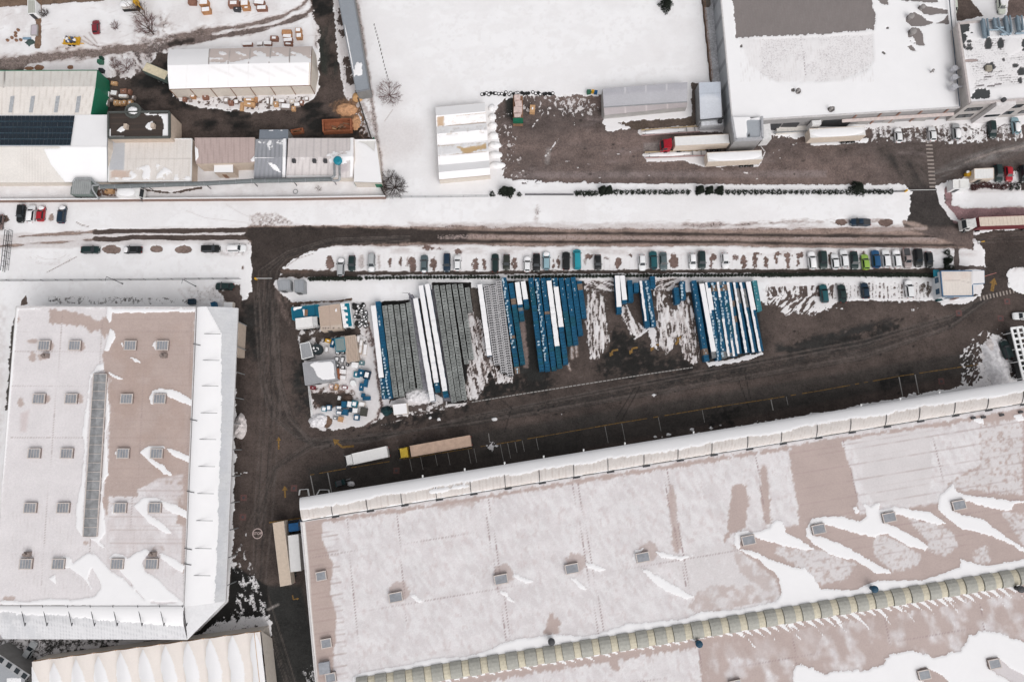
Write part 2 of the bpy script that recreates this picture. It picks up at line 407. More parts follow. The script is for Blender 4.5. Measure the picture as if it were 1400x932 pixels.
    l([(130, 327), (150, 327.5), (185, 325), (345, 324.5)], 6.5, snow=.02, col=ASPB, soft=2.5, jag=1.2, st=5)
    g([(330, 322), (345, 311), (420, 309), (500, 311), (590, 314), (640, 318), (640, 327), (600, 332), (520, 333), (460, 336), (425, 343), (402, 352), (388, 366), (378, 384), (345, 400), (344, 330)], snow=.02, col=ASPH, soft=3, jag=1.5, js=9)
    l([(580, 316.5), (720, 318.5), (900, 319.5), (1000, 321), (1240, 323), (1330, 324)], 5, snow=.02, col=ASPH, soft=3.5, jag=1, st=6)
    l([(580, 330), (800, 330.5), (1000, 331.5), (1150, 334), (1330, 335.5)], 4.5, snow=.02, col=ASPH, soft=3.5, jag=1, st=6)
    l([(600, 324), (800, 325), (1150, 328), (1285, 327)], 5, snow=.5, dirt=1, soft=4, jag=1.5, st=6)
    l([(690, 322), (1290, 326)], 2, snow=.6, dirt=.9, soft=3, nz=(6, .52, .2), st=8)
    # ---- big asphalt yard, vertical road and gate
    A = [(344, 326), (346, 398), (322, 418), (322, 640), (316, 800), (306, 932), (445, 960), (412, 690), (1420, 510), (1420, 312), (1346, 316), (1330, 322), (1346, 342), (1344, 396), (1302, 414), (1275, 410), (1045, 412),
         (800, 384), (690, 384), (505, 392), (505, 414), (398, 412), (376, 392), (374, 384), (388, 362), (420, 345)]
    g(A, snow=.02, col=ASPH, soft=3, jag=2, js=8)
    g(A, col=ASPB, soft=3, nz=(55, .46, .3), ang=-8, st=2)
    g([(340, 400), (402, 420), (410, 650), (335, 660)], col=(.084, .064, .057), soft=26, nz=(24, .42, .4), ang=88, st=3)
    g([(1060, 420), (1270, 412), (1300, 430), (1290, 500), (1060, 545), (900, 560), (700, 590), (660, 570), (900, 530), (1050, 490)], col=(.094, .071, .063), soft=22, nz=(40, .40, .3), ang=-8, st=3)
    g([(420, 640), (660, 590), (1330, 480), (1330, 510), (660, 640), (430, 680)], col=(.034, .033, .031), soft=9, a=.6)  # darker parking strip along the canopy, with part of its shade painted in
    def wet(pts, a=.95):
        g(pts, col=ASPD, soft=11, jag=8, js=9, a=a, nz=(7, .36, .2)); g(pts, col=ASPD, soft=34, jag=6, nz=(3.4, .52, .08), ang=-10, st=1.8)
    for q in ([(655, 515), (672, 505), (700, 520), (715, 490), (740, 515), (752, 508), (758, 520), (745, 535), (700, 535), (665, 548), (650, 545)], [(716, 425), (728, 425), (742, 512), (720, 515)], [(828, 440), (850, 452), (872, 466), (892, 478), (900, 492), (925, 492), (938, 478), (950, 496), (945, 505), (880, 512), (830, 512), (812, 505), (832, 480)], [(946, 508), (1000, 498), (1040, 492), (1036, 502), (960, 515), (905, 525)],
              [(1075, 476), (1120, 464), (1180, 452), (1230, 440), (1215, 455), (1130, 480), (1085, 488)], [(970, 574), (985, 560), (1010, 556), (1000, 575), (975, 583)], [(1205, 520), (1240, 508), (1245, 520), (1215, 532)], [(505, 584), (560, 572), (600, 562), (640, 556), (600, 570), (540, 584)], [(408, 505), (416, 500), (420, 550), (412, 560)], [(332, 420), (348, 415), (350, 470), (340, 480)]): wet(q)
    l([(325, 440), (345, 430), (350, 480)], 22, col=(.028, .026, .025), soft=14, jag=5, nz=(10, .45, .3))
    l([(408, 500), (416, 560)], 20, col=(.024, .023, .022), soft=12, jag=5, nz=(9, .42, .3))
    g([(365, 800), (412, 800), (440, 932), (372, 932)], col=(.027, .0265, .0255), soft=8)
    g([(1060, 470), (1240, 430), (1200, 470), (1060, 500)], col=(.028, .026, .025), soft=12, nz=(8, .52, .2), ang=-10, st=2)
    # tyre tracks: long faint curves, lighter and darker
    rr = random.Random(3)
    for i in range(26):
        o = rr.uniform(-16, 16); c = rr.choice([(.024, .022, .021), (.10, .082, .075)])
        l([(362 + o, 400), (370 + o, 520), (385 + o, 570), (420 + o * 1.1, 606 + o * .6), (500, 600 - o * .4), (640, 575 + o * .4), (900, 528 + o * .7), (1180, 478 + o * .9), (1300, 440 + o * .6), (1360 + o * .4, 400)], 1.4, col=c, soft=1.3, a=rr.uniform(.25, .65), jag=.6)
    for i in range(16):
        o = rr.uniform(-16, 16); c = rr.choice([(.024, .022, .021), (.10, .082, .075)])
        l([(365 + o, 395), (368 + o, 560), (358 + o, 700), (352 + o * .7, 800), (395 + o * .6, 932)], 1.3, col=c, soft=1.3, a=rr.uniform(.2, .6), jag=.6)
        l([(345 + o * .7, 720), (375 + o * .4, 640), (430, 604 + o * .5), (520, 596 + o * .4)], 1.2, col=c, soft=1.2, a=rr.uniform(.2, .5), jag=.6)
        l([(360 + o, 420), (364 + o, 370), (392, 348 + o * .4), (450, 330 + o * .35), (560, 325 + o * .25)], 1.2, col=c, soft=1.2, a=rr.uniform(.25, .6), jag=.5)
        l([(1240 + o, 225 + o * .3), (1272 + o, 262), (1284 + o, 300), (1330, 326 + o * .4), (1400, 322 + o * .5)], 1.2, col=c, soft=1.2, a=rr.uniform(.25, .6), jag=.5)
    for q in ([(842, 572), (868, 530)], [(850, 574), (875, 528)], [(1018, 508), (1026, 545)], [(684, 545), (702, 560)], [(1010, 520), (1025, 560)], [(700, 555), (690, 590)]): l(q, 1.3, col=ASPD, soft=1.5, a=.8)
    for i in range(70):
        x = rr.uniform(430, 1300); y = 640 - (x - 430) * .145 - rr.uniform(20, 95)
        e(x, y, rr.uniform(1, 2.2), rr.uniform(.8, 1.6), col=rr.choice([ASPD, ASPD, (.10, .08, .075)]), soft=1.5)
    # ---- car park strip between the road and the hedge
    CP = [(384, 372), (400, 356), (425, 346), (470, 339), (600, 337.5), (1000, 338), (1150, 341), (1340, 342), (1349, 366), (1270, 370), (480, 373), (395, 376)]
    g(CP, snow=1, dirt=.12, soft=3, jag=1.5)
    g([(470, 337), (1340, 340), (1340, 350), (470, 346)], dirt=.5, soft=6, nz=(7, .5, .25), st=3)
    for x in range(455, 1275, 7): l([(x, 346 + rr.uniform(-2, 3)), (x + rr.uniform(-1, 1), 368)], 1.0, dirt=.5, snow=.72, soft=1.5, a=.6, nz=(2, .5, .3))
    BR = (.165, .112, .098)
    bays = [(451, 360, 5, 10), (494, 357, 4, 10, .6), (518, 358, 2.5, 10, .6), (533, 361, 1.6, 8), (548, 360, 1.8, 9), (557, 358, 2, 8, .5), (564, 361, 4.5, 10), (593, 361, 3, 9), (590, 359, 1.5, 9), (649.5, 361, 4, 8.5), (662, 361.5, 2.5, 9), (703.5, 360, 3.5, 9),
            (763, 358, 2, 8), (757, 361, 1.2, 6), (800, 355, 2, 8, .5), (806, 350, 4, 3), (829, 353, 4, 3, .5), (845, 359, 4, 9), (861, 349, 4, 1.5), (921, 357, 6, 11, .25), (975, 352, 5, 5), (972, 359, 2.2, 8), (1006, 352, 4, 4, .4), (1017, 357, 4.2, 10), (1032, 357, 3, 10), (1035, 347, 5, 2),
            (1047, 358, 2.5, 9), (1061, 352, 2, 8), (1064, 347, 4, 2), (1077, 349, 5, 4), (1077, 359, 3, 8), (1094, 348, 5, 4), (1091, 357, 2.5, 8), (1136, 354, 3, 10), (1179, 350, 4, 8, .4), (1232, 354, 2, 10, .4), (626, 344, 5, 4, .35), (585, 339, 8, 3, .3), (600, 340, 5, 2, .4)]
    for b in bays: e(b[0], b[1], b[2], b[3], snow=b[4] if len(b) > 4 else .12, col=BR, dirt=.6, soft=2, jag=1.8, js=3)
    for x in (1292, 1299): g([(x - 2, 342), (x + 4, 342), (x + 4, 366), (x - 2, 366)], snow=.5, dirt=.3, soft=3, nz=(3, .5, .2))
    g([(1304.5, 338), (1311.5, 338), (1311.5, 363), (1345, 363), (1346, 369), (1304.5, 369)], snow=.1, col=(.1, .08, .075), soft=2, jag=1)
    g([(1262, 366), (1304, 366), (1304, 374), (1262, 374)], snow=.2, col=(.1, .08, .075), soft=2, jag=1)
    # dark soil under the hedge
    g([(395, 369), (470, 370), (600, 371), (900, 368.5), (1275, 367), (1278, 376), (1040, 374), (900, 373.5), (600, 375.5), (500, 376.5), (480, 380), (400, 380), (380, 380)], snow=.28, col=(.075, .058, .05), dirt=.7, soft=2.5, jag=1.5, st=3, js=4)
    l([(386, 371), (425, 371)], 5, snow=.1, col=SOIL, soft=3, jag=2)
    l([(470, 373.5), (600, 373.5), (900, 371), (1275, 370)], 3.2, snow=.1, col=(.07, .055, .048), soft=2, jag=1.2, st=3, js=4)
    # ---- snow between the hedge and the yard
    g([(376, 384), (500, 383), (800, 381), (1275, 378), (1280, 402), (1270, 410), (1230, 412), (1180, 408), (1110, 412), (1045, 402), (1044, 386), (800, 384), (690, 386), (560, 412), (505, 414), (440, 412), (400, 411), (386, 396)], snow=.97, soft=3, jag=2)
    g([(690, 377), (1045, 377), (1045, 386), (690, 387)], snow=.9, dirt=.15, soft=2, jag=1)
    g([(1047, 388), (1275, 386), (1275, 408), (1230, 412), (1190, 408), (1150, 413), (1110, 430), (1080, 432), (1060, 418), (1045, 415)], snow=.72, dirt=.2, col=(.10, .075, .068), soft=4, jag=4, js=6)
    g([(1050, 405), (1115, 402), (1115, 430), (1080, 436), (1050, 420)], snow=.05, soft=5, nz=(1.8, .53, .12), ang=-50, st=5)
    g([(1047, 392), (1140, 390), (1140, 405), (1047, 405)], snow=.1, soft=3, nz=(2.6, .52, .15), ang=85, st=2.6)
    for x in range(1128, 1275, 5): l([(x, 386), (x + rr.uniform(-1, 1), 407)], rr.uniform(1.2, 3), snow=.2, col=(.13, .09, .08), soft=2, nz=(3, .5, .3), a=.9)
    g([(1050, 378), (1275, 376), (1275, 385), (1050, 388)], snow=.95, soft=3)
    l([(1255, 410), (1258, 420), (1247, 424)], 5, snow=.5, soft=3, nz=(2.5, .5, .2))
    l([(1135, 420), (1152, 422)], 3, snow=.6, soft=2, nz=(2, .5, .2))
    e(1270, 394, 13, 10, snow=.35, col=(.1, .08, .07), soft=3, nz=(3, .5, .3), ang=90, st=3)
    # ---- work yard with sheds and scrap
    g([(398, 412), (505, 412), (516, 414), (534, 560), (524, 572), (500, 581), (470, 586), (440, 588), (426, 582), (424, 536), (414, 490), (402, 440)], snow=.85, dirt=.3, soft=3, jag=2, col=(.1, .08, .07))
    g([(398, 412), (436, 418), (438, 452), (474, 452), (488, 446), (500, 456), (500, 470), (440, 470), (412, 472), (402, 452)], snow=.25, col=ASPB, soft=4, jag=3, nz=(7, .42, .3))
    g([(375, 390), (396, 412), (404, 445), (396, 450), (380, 420)], snow=.35, col=(.12, .09, .08), dirt=.8, soft=5, nz=(4, .5, .3), ang=75, st=2)
    l([(398, 415), (468, 411), (480, 409)], 3, snow=.1, col=(.12, .075, .055), soft=2, jag=1)
    g([(440, 448), (484, 446), (486, 456), (440, 462)], snow=.1, col=ASPH, soft=4, jag=2)
    g([(424, 530), (480, 524), (490, 545), (478, 556), (430, 560)], snow=.4, col=(.13, .09, .075), dirt=.7, soft=5, nz=(5, .42, .3))
    g([(428, 540), (470, 538), (470, 552), (428, 556)], snow=.05, col=ASPH, soft=5, jag=3)
    e(448, 575, 5, 9, snow=.1, col=(.16, .10, .07), soft=3, jag=2)
    l([(503, 440), (512, 475), (517, 520), (522, 555), (515, 572), (500, 582)], 4, snow=.4, dirt=.85, col=(.13, .09, .085), soft=3, jag=1.5, js=5)
    l([(500, 450), (508, 470)], 8, snow=.4, dirt=.8, col=(.14, .1, .09), soft=4, nz=(3, .45, .3))
    g([(534, 548), (580, 532), (608, 545), (640, 545), (640, 552), (560, 566), (536, 568)], snow=.75, dirt=.35, soft=4, jag=3)
    g([(556, 552), (610, 548), (612, 556), (560, 564)], snow=.2, col=(.1, .08, .072), soft=5, jag=3, nz=(5, .42, .3))
    l([(520, 582), (560, 570), (640, 553)], 3, snow=.55, dirt=.5, soft=3, nz=(5, .45, .3))
    # ground darkened for the shade between stacked rows, then concrete lanes and snow
    g([(521, 412), (560, 410), (577, 533), (540, 546)], col=ASPD, snow=0, soft=2); g([(590, 386), (644, 386), (650, 494), (638, 550), (612, 552)], col=ASPD, snow=0, soft=2); g([(690, 384), (800, 384), (798, 440), (770, 500), (706, 512)], col=(.03, .029, .028), snow=0, soft=3); g([(946, 386), (1034, 386), (1044, 482), (966, 495)], col=(.03, .029, .028), snow=0, soft=2)
    g([(559, 400), (572, 410), (590, 535), (578, 534), (568, 480)], snow=.0, col=(.33, .32, .36), soft=2, jag=.8)
    g([(583, 400), (597, 392), (612, 470), (620, 548), (606, 548)], snow=.12, col=(.2, .19, .21), soft=3)
    strk([(641, 426), (646, 424), (668, 520), (652, 546), (634, 548), (640, 500)], 78)
    g([(642, 394), (652, 394), (664, 470), (650, 440)], snow=.08, col=(.09, .075, .065), soft=3, jag=2)
    strk([(650, 430), (660, 440), (680, 505), (660, 514)], 76, .5, .85)
    strk([(674, 496), (690, 512), (702, 514), (704, 522), (680, 524), (671, 512)], 75, .8, .3)
    g([(713, 438), (720, 424), (728, 440), (744, 520), (722, 520), (716, 470)], snow=.02, col=(.022, .0215, .0205), soft=4)
    l([(714, 440), (720, 500)], 7, snow=.15, dirt=.9, col=(.22, .165, .15), soft=3, jag=1.5)
    for q in ([(782, 474), (782, 490)], [(788, 473), (788, 486)], [(777, 498), (780, 506)]): l(q, 4, snow=.5, dirt=.6, col=TAN, soft=2, jag=1)
    g([(798, 392), (838, 384), (838, 450), (832, 480), (812, 490), (802, 460)], snow=.3, col=ASPB, soft=4)
    strk([(800, 440), (806, 404), (818, 396), (826, 420), (833, 466), (818, 492), (808, 490)], 86)
    strk([(798, 384), (842, 382), (842, 398), (800, 396)], 20, .55, .5)
    strk([(846, 428), (854, 412), (868, 440), (884, 448), (872, 462), (862, 456)], 65)
    g([(884, 448), (894, 446), (896, 456), (900, 478), (890, 474)], snow=.7, dirt=.3, soft=3, jag=2)
    l([(868, 463), (888, 449)], 3, snow=.75, dirt=.3, soft=2, jag=1)
    strk([(894, 400), (902, 390), (925, 382), (922, 420), (933, 440), (925, 470), (912, 486), (900, 470)], 82)
    g([(898, 396), (922, 396), (925, 424), (908, 420)], snow=.25, col=ASPB, soft=4, nz=(5, .45, .2))
    strk([(926, 416), (940, 404), (951, 430), (958, 490), (950, 500), (936, 490), (930, 470)], 82, .58, .6)
    strk([(886, 382), (945, 380), (930, 394), (896, 395)], -25, .7, .5)
    g([(966, 496), (1010, 489), (1042, 481), (1044, 485), (1012, 494), (970, 501)], snow=.95, dirt=.15, soft=2, jag=1.5, js=5)
    for i in range(60):
        x = rr.uniform(400, 1340); y = rr.uniform(420, 640); q = rr.choice([ASPD, (.09, .075, .07), (.055, .047, .045)])
        g([(x, y), (x + rr.uniform(8, 40), y - rr.uniform(2, 8)), (x + rr.uniform(8, 40), y + rr.uniform(2, 9)), (x - 4, y + rr.uniform(3, 9))], col=q, soft=6, jag=4, js=9, a=rr.uniform(.2, .6), nz=(7, .45, .4), ang=-8, st=2)
    # scattered slush near the hall canopy and elsewhere
    e(672, 610, 6, 4, snow=.85, dirt=.3, soft=3, jag=3, js=4); e(679, 609, 3, 2, snow=.7, soft=2)
    e(894, 540, 3, 1.5, snow=.9, soft=1.5); e(752, 568, 5, 1.5, snow=.6, dirt=.4, soft=2, nz=(2, .5, .3))
    for q in [(896, 597), (905, 597), (914, 594), (945, 588), (950, 586), (972, 585), (985, 581), (1244, 540), (1250, 538), (600, 572), (588, 571), (676, 573), (768, 566), (330, 647), (336, 646), (324, 646)]:
        e(q[0], q[1], rr.uniform(1, 3.5), rr.uniform(.8, 1.5), snow=.7, dirt=.3, soft=1.5)
    g([(1310, 470), (1340, 456), (1345, 520), (1310, 528), (1325, 500)], snow=.3, dirt=.2, soft=8, nz=(3, .52, .2))
    g([(1338, 490), (1352, 460), (1366, 456), (1376, 480), (1384, 505), (1382, 528), (1335, 536)], snow=.62, dirt=.25, soft=7, jag=5, js=5); g([(1310, 480), (1345, 450), (1390, 470), (1392, 530), (1315, 540)], snow=.7, dirt=.2, soft=8, nz=(2.4, .56, .14), ang=-60, st=2)
    # ---- gate area on the right
    g([(1376, 372), (1386, 366), (1420, 362), (1420, 404), (1392, 402), (1378, 392)], snow=.97, soft=2, jag=1.5)
    g([(1400, 340), (1420, 338), (1420, 366), (1384, 372)], snow=.5, dirt=.5, soft=4, nz=(5, .5, .3))
    g([(1290, 404), (1340, 404), (1344, 396), (1332, 410), (1320, 416), (1290, 417), (1282, 412)], snow=.85, dirt=.2, soft=2, jag=1.5)
    g([(1330, 388), (1343, 388), (1342, 400), (1330, 404)], snow=.75, dirt=.3, soft=2, jag=2)
    g([(1278, 370), (1290, 370), (1290, 412), (1278, 408)], snow=.4, col=ASPB, soft=2)
    # ---- top right yard
    YD = [(676, 150), (690, 136), (720, 131), (800, 131), (826, 130), (835, 158), (946, 155), (948, 118), (955, 118), (958, 168), (1000, 186), (1040, 186), (1110, 190), (1190, 176), (1300, 176), (1420, 172), (1420, 236), (1340, 236), (1300, 246), (1285, 252), (1300, 290), (1330, 310), (1330, 340), (1240, 312), (1236, 306), (1243, 292), (1246, 264), (1238, 252), (1130, 254), (900, 253), (770, 250), (690, 246), (684, 220)]
    g(YD, snow=.03, col=YARD, soft=3, jag=2.5, js=6)
    g(YD, col=(.10, .078, .072), soft=3, nz=(40, .5, .3), ang=0, st=2.5)
    g([(1190, 178), (1420, 176), (1420, 240), (1290, 250), (1300, 300), (1240, 300), (1235, 240), (1200, 220)], col=(.085, .068, .062), soft=20, a=.85)
    g([(1205, 205), (1262, 225), (1275, 262), (1300, 300), (1250, 305), (1250, 262), (1230, 240)], col=(.035, .031, .029), soft=12, nz=(5, .45, .4), ang=60, st=4)
    g([(1240, 255), (1290, 255), (1310, 310), (1238, 312)], col=(.045, .038, .036), soft=8)
    l([(1282, 240), (1320, 222), (1400, 200)], 14, col=(.2, .185, .18), soft=12, nz=(5, .45, .4), ang=-20, st=4)
    l([(1320, 222), (1360, 208), (1410, 198)], 2.5, col=(.27, .23, .21), soft=3)
    g([(690, 132), (715, 130), (712, 165), (692, 160)], col=(.03, .03, .028), soft=8)
    g([(700, 235), (1130, 233), (1130, 242), (700, 244)], col=(.22, .18, .175), soft=6, a=.6)
    g([(750, 134), (805, 133), (812, 160), (765, 152)], snow=.55, dirt=.4, soft=6, nz=(4, .48, .2), ang=75, st=3)
    for q in ([(781, 140), (786, 172)], [(795, 146), (797, 166)], [(724, 178), (745, 152)], [(768, 140), (770, 160)], [(748, 150), (756, 140)], [(746, 214), (763, 190)]): l(q, 2, snow=.7, dirt=.3, soft=1.5, jag=1, js=3, nz=(3, .45, .3))
    for i in range(30): e(rr.uniform(690, 1200), rr.uniform(205, 248), rr.uniform(1, 4), rr.uniform(.6, 1.3), snow=rr.uniform(.5, .8), dirt=.3, soft=1.5)
    for i in range(26): e(rr.uniform(690, 1200), rr.uniform(150, 248), rr.uniform(1, 3), rr.uniform(1, 2), col=(.05, .04, .037), soft=2)
    g([(690, 130), (830, 130), (826, 150), (760, 160), (700, 150)], snow=.62, dirt=.4, soft=4, nz=(2.6, .58, .14), ang=75, st=2); g([(676, 150), (700, 150), (720, 246), (684, 240)], snow=.6, dirt=.5, soft=4, nz=(2.6, .62, .12))
    l([(750, 205), (748, 222)], 6, col=(.3, .27, .26), soft=5, a=.6)
    g([(880, 196), (905, 194), (905, 208), (880, 207)], col=(.25, .22, .21), soft=5, a=.7)
    # snow heaps left by the multi-gable tent and the grey hall
    for i, (y, x) in enumerate([(148, 676), (160, 678), (172, 679), (186, 681), (199, 685), (212, 686), (226, 690)]):
        e(668, y, x - 668, 5.5, snow=1, dirt=.05, soft=1.5, jag=1, js=5)
    g([(590, 140), (668, 138), (672, 262), (590, 262)], snow=1, soft=2)
    g([(668, 236), (690, 244), (740, 248), (720, 254), (668, 256)], snow=1, soft=3, jag=2)
    g([(825, 152), (940, 146), (945, 118), (950, 130), (946, 160), (900, 168), (860, 176), (830, 180), (824, 168)], snow=.95, dirt=.15, soft=2, jag=2)
    g([(845, 168), (950, 160), (958, 176), (870, 178)], snow=.05, col=(.10, .075, .06), soft=3, jag=2)
    l([(876, 181), (955, 176), (998, 178)], 9, snow=.85, dirt=.35, soft=3, jag=1.5)
    g([(878, 212), (890, 208), (966, 206), (966, 222), (1040, 222), (1036, 228), (960, 228), (930, 220), (885, 222)], snow=.9, dirt=.2, soft=2, jag=1.5)
    l([(1040, 222), (1046, 208), (1040, 200)], 2, snow=.7, dirt=.3, soft=1.5)
    l([(1110, 197), (1184, 192)], 6, snow=.95, soft=2, jag=1)
    l([(1058, 209), (1078, 200), (1090, 196)], 3, snow=.6, soft=2, nz=(2.5, .45, .3))
    g([(1058, 172), (1110, 168), (1110, 182), (1060, 182)], snow=.8, dirt=.35, soft=3, jag=2)
    g([(1190, 166), (1400, 160), (1400, 168), (1190, 176)], snow=.98, dirt=.1, soft=2, jag=1)
    g([(1190, 173), (1400, 168), (1400, 192), (1190, 196)], snow=.5, col=(.11, .085, .08), dirt=.2, soft=3, jag=2, nz=(5, .42, .3))
    for x in range(1195, 1400, 8): l([(x, 174), (x + 2, 193)], 2, snow=.72, soft=2, nz=(2.5, .48, .2))
    g([(1298, 178), (1345, 176), (1345, 196), (1290, 198)], snow=.65, soft=4, nz=(3.5, .45, .2))
    for i in range(60):
        x = rr.uniform(690, 1400); y = rr.uniform(150, 250); q = rr.choice([(.11, .085, .08), (.21, .17, .165), (.085, .066, .06)])
        g([(x, y), (x + rr.uniform(10, 50), y - rr.uniform(1, 5)), (x + rr.uniform(10, 50), y + rr.uniform(1, 6)), (x - 4, y + rr.uniform(2, 6))], col=q, soft=5, jag=3, js=7, a=rr.uniform(.2, .55), nz=(5, .45, .4), ang=0, st=2.5)
    # strips beside the fence (left of the big building)
    g([(960, -5), (976, -5), (986, 112), (972, 112)], snow=.15, col=(.42, .42, .44), soft=1.5, jag=.6)
    l([(960, -5), (972, 112)], 3, snow=.0, col=(.09, .07, .06), soft=1)
    g([(945, 113), (956, 113), (958, 165), (946, 168)], snow=.05, col=(.10, .08, .07), soft=2, jag=1.5)
    # above the small office building
    g([(1304, -5), (1322, -5), (1345, 22), (1308, 30)], snow=.03, col=(.10, .075, .065), soft=2, jag=1)
    g([(1380, -5), (1420, -5), (1420, 24), (1375, 24)], snow=.03, col=(.13, .095, .085), soft=2, jag=1)
    # hedge bank, right of the gate
    g([(1292, 255), (1300, 254), (1302, 280), (1316, 285), (1420, 282), (1420, 312), (1330, 312), (1306, 304), (1292, 285)], snow=.12, col=(.27, .165, .17), dirt=.9, soft=3, jag=1.5)
    g([(1278, 254), (1290, 250), (1292, 278), (1310, 300), (1330, 306), (1322, 309), (1300, 300), (1284, 278)], snow=.9, dirt=.2, soft=2, jag=1)
    g([(1303, 264), (1420, 262), (1420, 283), (1314, 285), (1304, 278)], snow=1, soft=2, jag=1.2)
    g([(1322, 252), (1420, 248), (1420, 262), (1325, 264)], snow=.8, dirt=.3, soft=2, jag=1)
    g([(1395, 225), (1420, 225), (1420, 262), (1396, 260)], snow=.1, col=ASPH, soft=3)
    # hedge strip top
    g([(676, 250), (1238, 254), (1244, 266), (1240, 302), (600, 302), (600, 262)], snow=1, soft=3, jag=1)
    for c in ((718, 250), (703, 245), (735, 249)): e(c[0], c[1], 7, 3, snow=.4, soft=2, nz=(2, .5, .2), col=(.08, .06, .055))
    e(1150, 304, 8, 4.5, snow=.1, col=(.16, .11, .095), soft=2, jag=1); e(1211, 304, 11, 5, snow=.05, col=(.16, .11, .095), soft=2, jag=1)
    l([(1236, 303), (1262, 310)], 5, snow=.2, dirt=.9, col=TAN, soft=3, jag=1)
    l([(1186, 315), (1265, 312)], 5, snow=.55, dirt=.95, col=TAN, soft=4, jag=2, st=3)
    # ---- left: parked cars, tracks in the snow
    for c in ((153, 341, 13, 6), (214, 341, 9, 5), (251, 341, 12, 6)): e(*c, snow=.06, col=(.21, .155, .135), soft=2, jag=1)
    e(70, 298, 4, 6, snow=.35, col=TAN, dirt=.6, soft=2, jag=2)
    g([(268, 331), (345, 330), (344, 344), (328, 352), (290, 348)], snow=.6, dirt=.4, soft=4, nz=(4, .5, .2))
    for rad in (18, 22, 27, 31): l([(70 + rad * math.cos(t) * 1.2, 345 + rad * .55 * math.sin(t)) for t in [0.3 + i * .3 for i in range(9)]], 1, dirt=.45, snow=.8, soft=1.5, nz=(5, .5, .3))
    l([(65, 372), (105, 351)], .9, snow=.3, dirt=.8, soft=1); l([(105, 304), (112, 308), (121, 309.5)], 1.2, snow=.25, dirt=.8, soft=1)
    l([(310, 280), (330, 292), (350, 300)], 1, dirt=.4, snow=.85, soft=1.5); l([(255, 288), (280, 298), (340, 305)], 1, dirt=.35, snow=.85, soft=1.5)
    l([(390, 365), (408, 353), (428, 347)], 1, snow=.4, dirt=.7, soft=1)
    e(332, 366, 2, 3, snow=.4, dirt=.8, soft=1)
    g([(65, 404), (260, 406), (262, 417), (65, 417)], snow=.48, col=(.07, .06, .055), soft=5, nz=(3, .42, .3))
    g([(240, 395), (330, 385), (328, 418), (262, 418)], snow=.6, dirt=.3, col=(.1, .08, .07), soft=4, nz=(3.5, .45, .25))
    g([(300, 398), (328, 390), (332, 425), (318, 425)], snow=.03, col=(.085, .065, .058), soft=4, jag=2)
    g([(30, 410), (36, 403), (38, 416), (28, 418)], snow=0, col=(.1, .075, .065), soft=2)
    g([(22, 422), (27, 424), (20, 480), (12, 560), (7, 562), (12, 500), (16, 450)], snow=.12, col=(.07, .064, .06), soft=3, jag=1.5, js=4)  # ground shadow along the hall's left side, painted in as a dark strip
    g([(-20, 410), (10, 420), (5, 600), (-20, 700)], snow=.75, dirt=.3, soft=8, nz=(6, .45, .4))
    # ---- bottom left corner
    g([(-20, 866), (300, 850), (366, 850), (372, 960), (-20, 960)], snow=.85, dirt=.3, soft=4)
    g([(-10, 868), (45, 873), (75, 872), (70, 904), (40, 905), (-10, 895)], snow=.45, col=(.07, .06, .055), soft=4, nz=(5, .42, .3))
    g([(55, 873), (170, 872), (160, 884), (70, 900), (60, 890)], snow=.4, col=(.05, .048, .044), soft=4, jag=2, nz=(4, .4, .3))
    l([(58, 902), (170, 884), (260, 866), (355, 855)], 4, snow=.1, col=(.13, .115, .11), soft=2)
    g([(260, 874), (312, 822), (316, 770), (366, 800), (368, 850), (300, 864)], snow=.03, col=ASPD, soft=3)
    g([(312, 770), (330, 740), (345, 770), (366, 830), (372, 860), (330, 858), (270, 868), (320, 830), (326, 790)], snow=.55, dirt=.15, soft=6, nz=(4.5, .47, .18), ang=75, st=1.5)
    g([(300, 850), (368, 840), (372, 852), (290, 868), (262, 872)], snow=.65, dirt=.15, soft=4, jag=3, js=5)
    g([(352, 856), (370, 848), (376, 932), (352, 960)], snow=.9, dirt=.1, soft=2, jag=1.5)
    g([(354, 893), (372, 888), (374, 908), (358, 915)], snow=.15, col=(.16, .11, .1), soft=3, jag=2, nz=(3, .4, .4))
    e(318, 771, 6, 3, snow=.7, soft=2, jag=2); e(336, 734, 1.5, 10, snow=.6, soft=2, nz=(2, .5, .3))
    g([(412, 910), (432, 905), (436, 960), (410, 960)], snow=.5, soft=5, nz=(3, .5, .2), ang=80, st=2)
    l([(366, 833), (380, 826)], 3, snow=.35, col=(.2, .18, .17), soft=2)
    return p
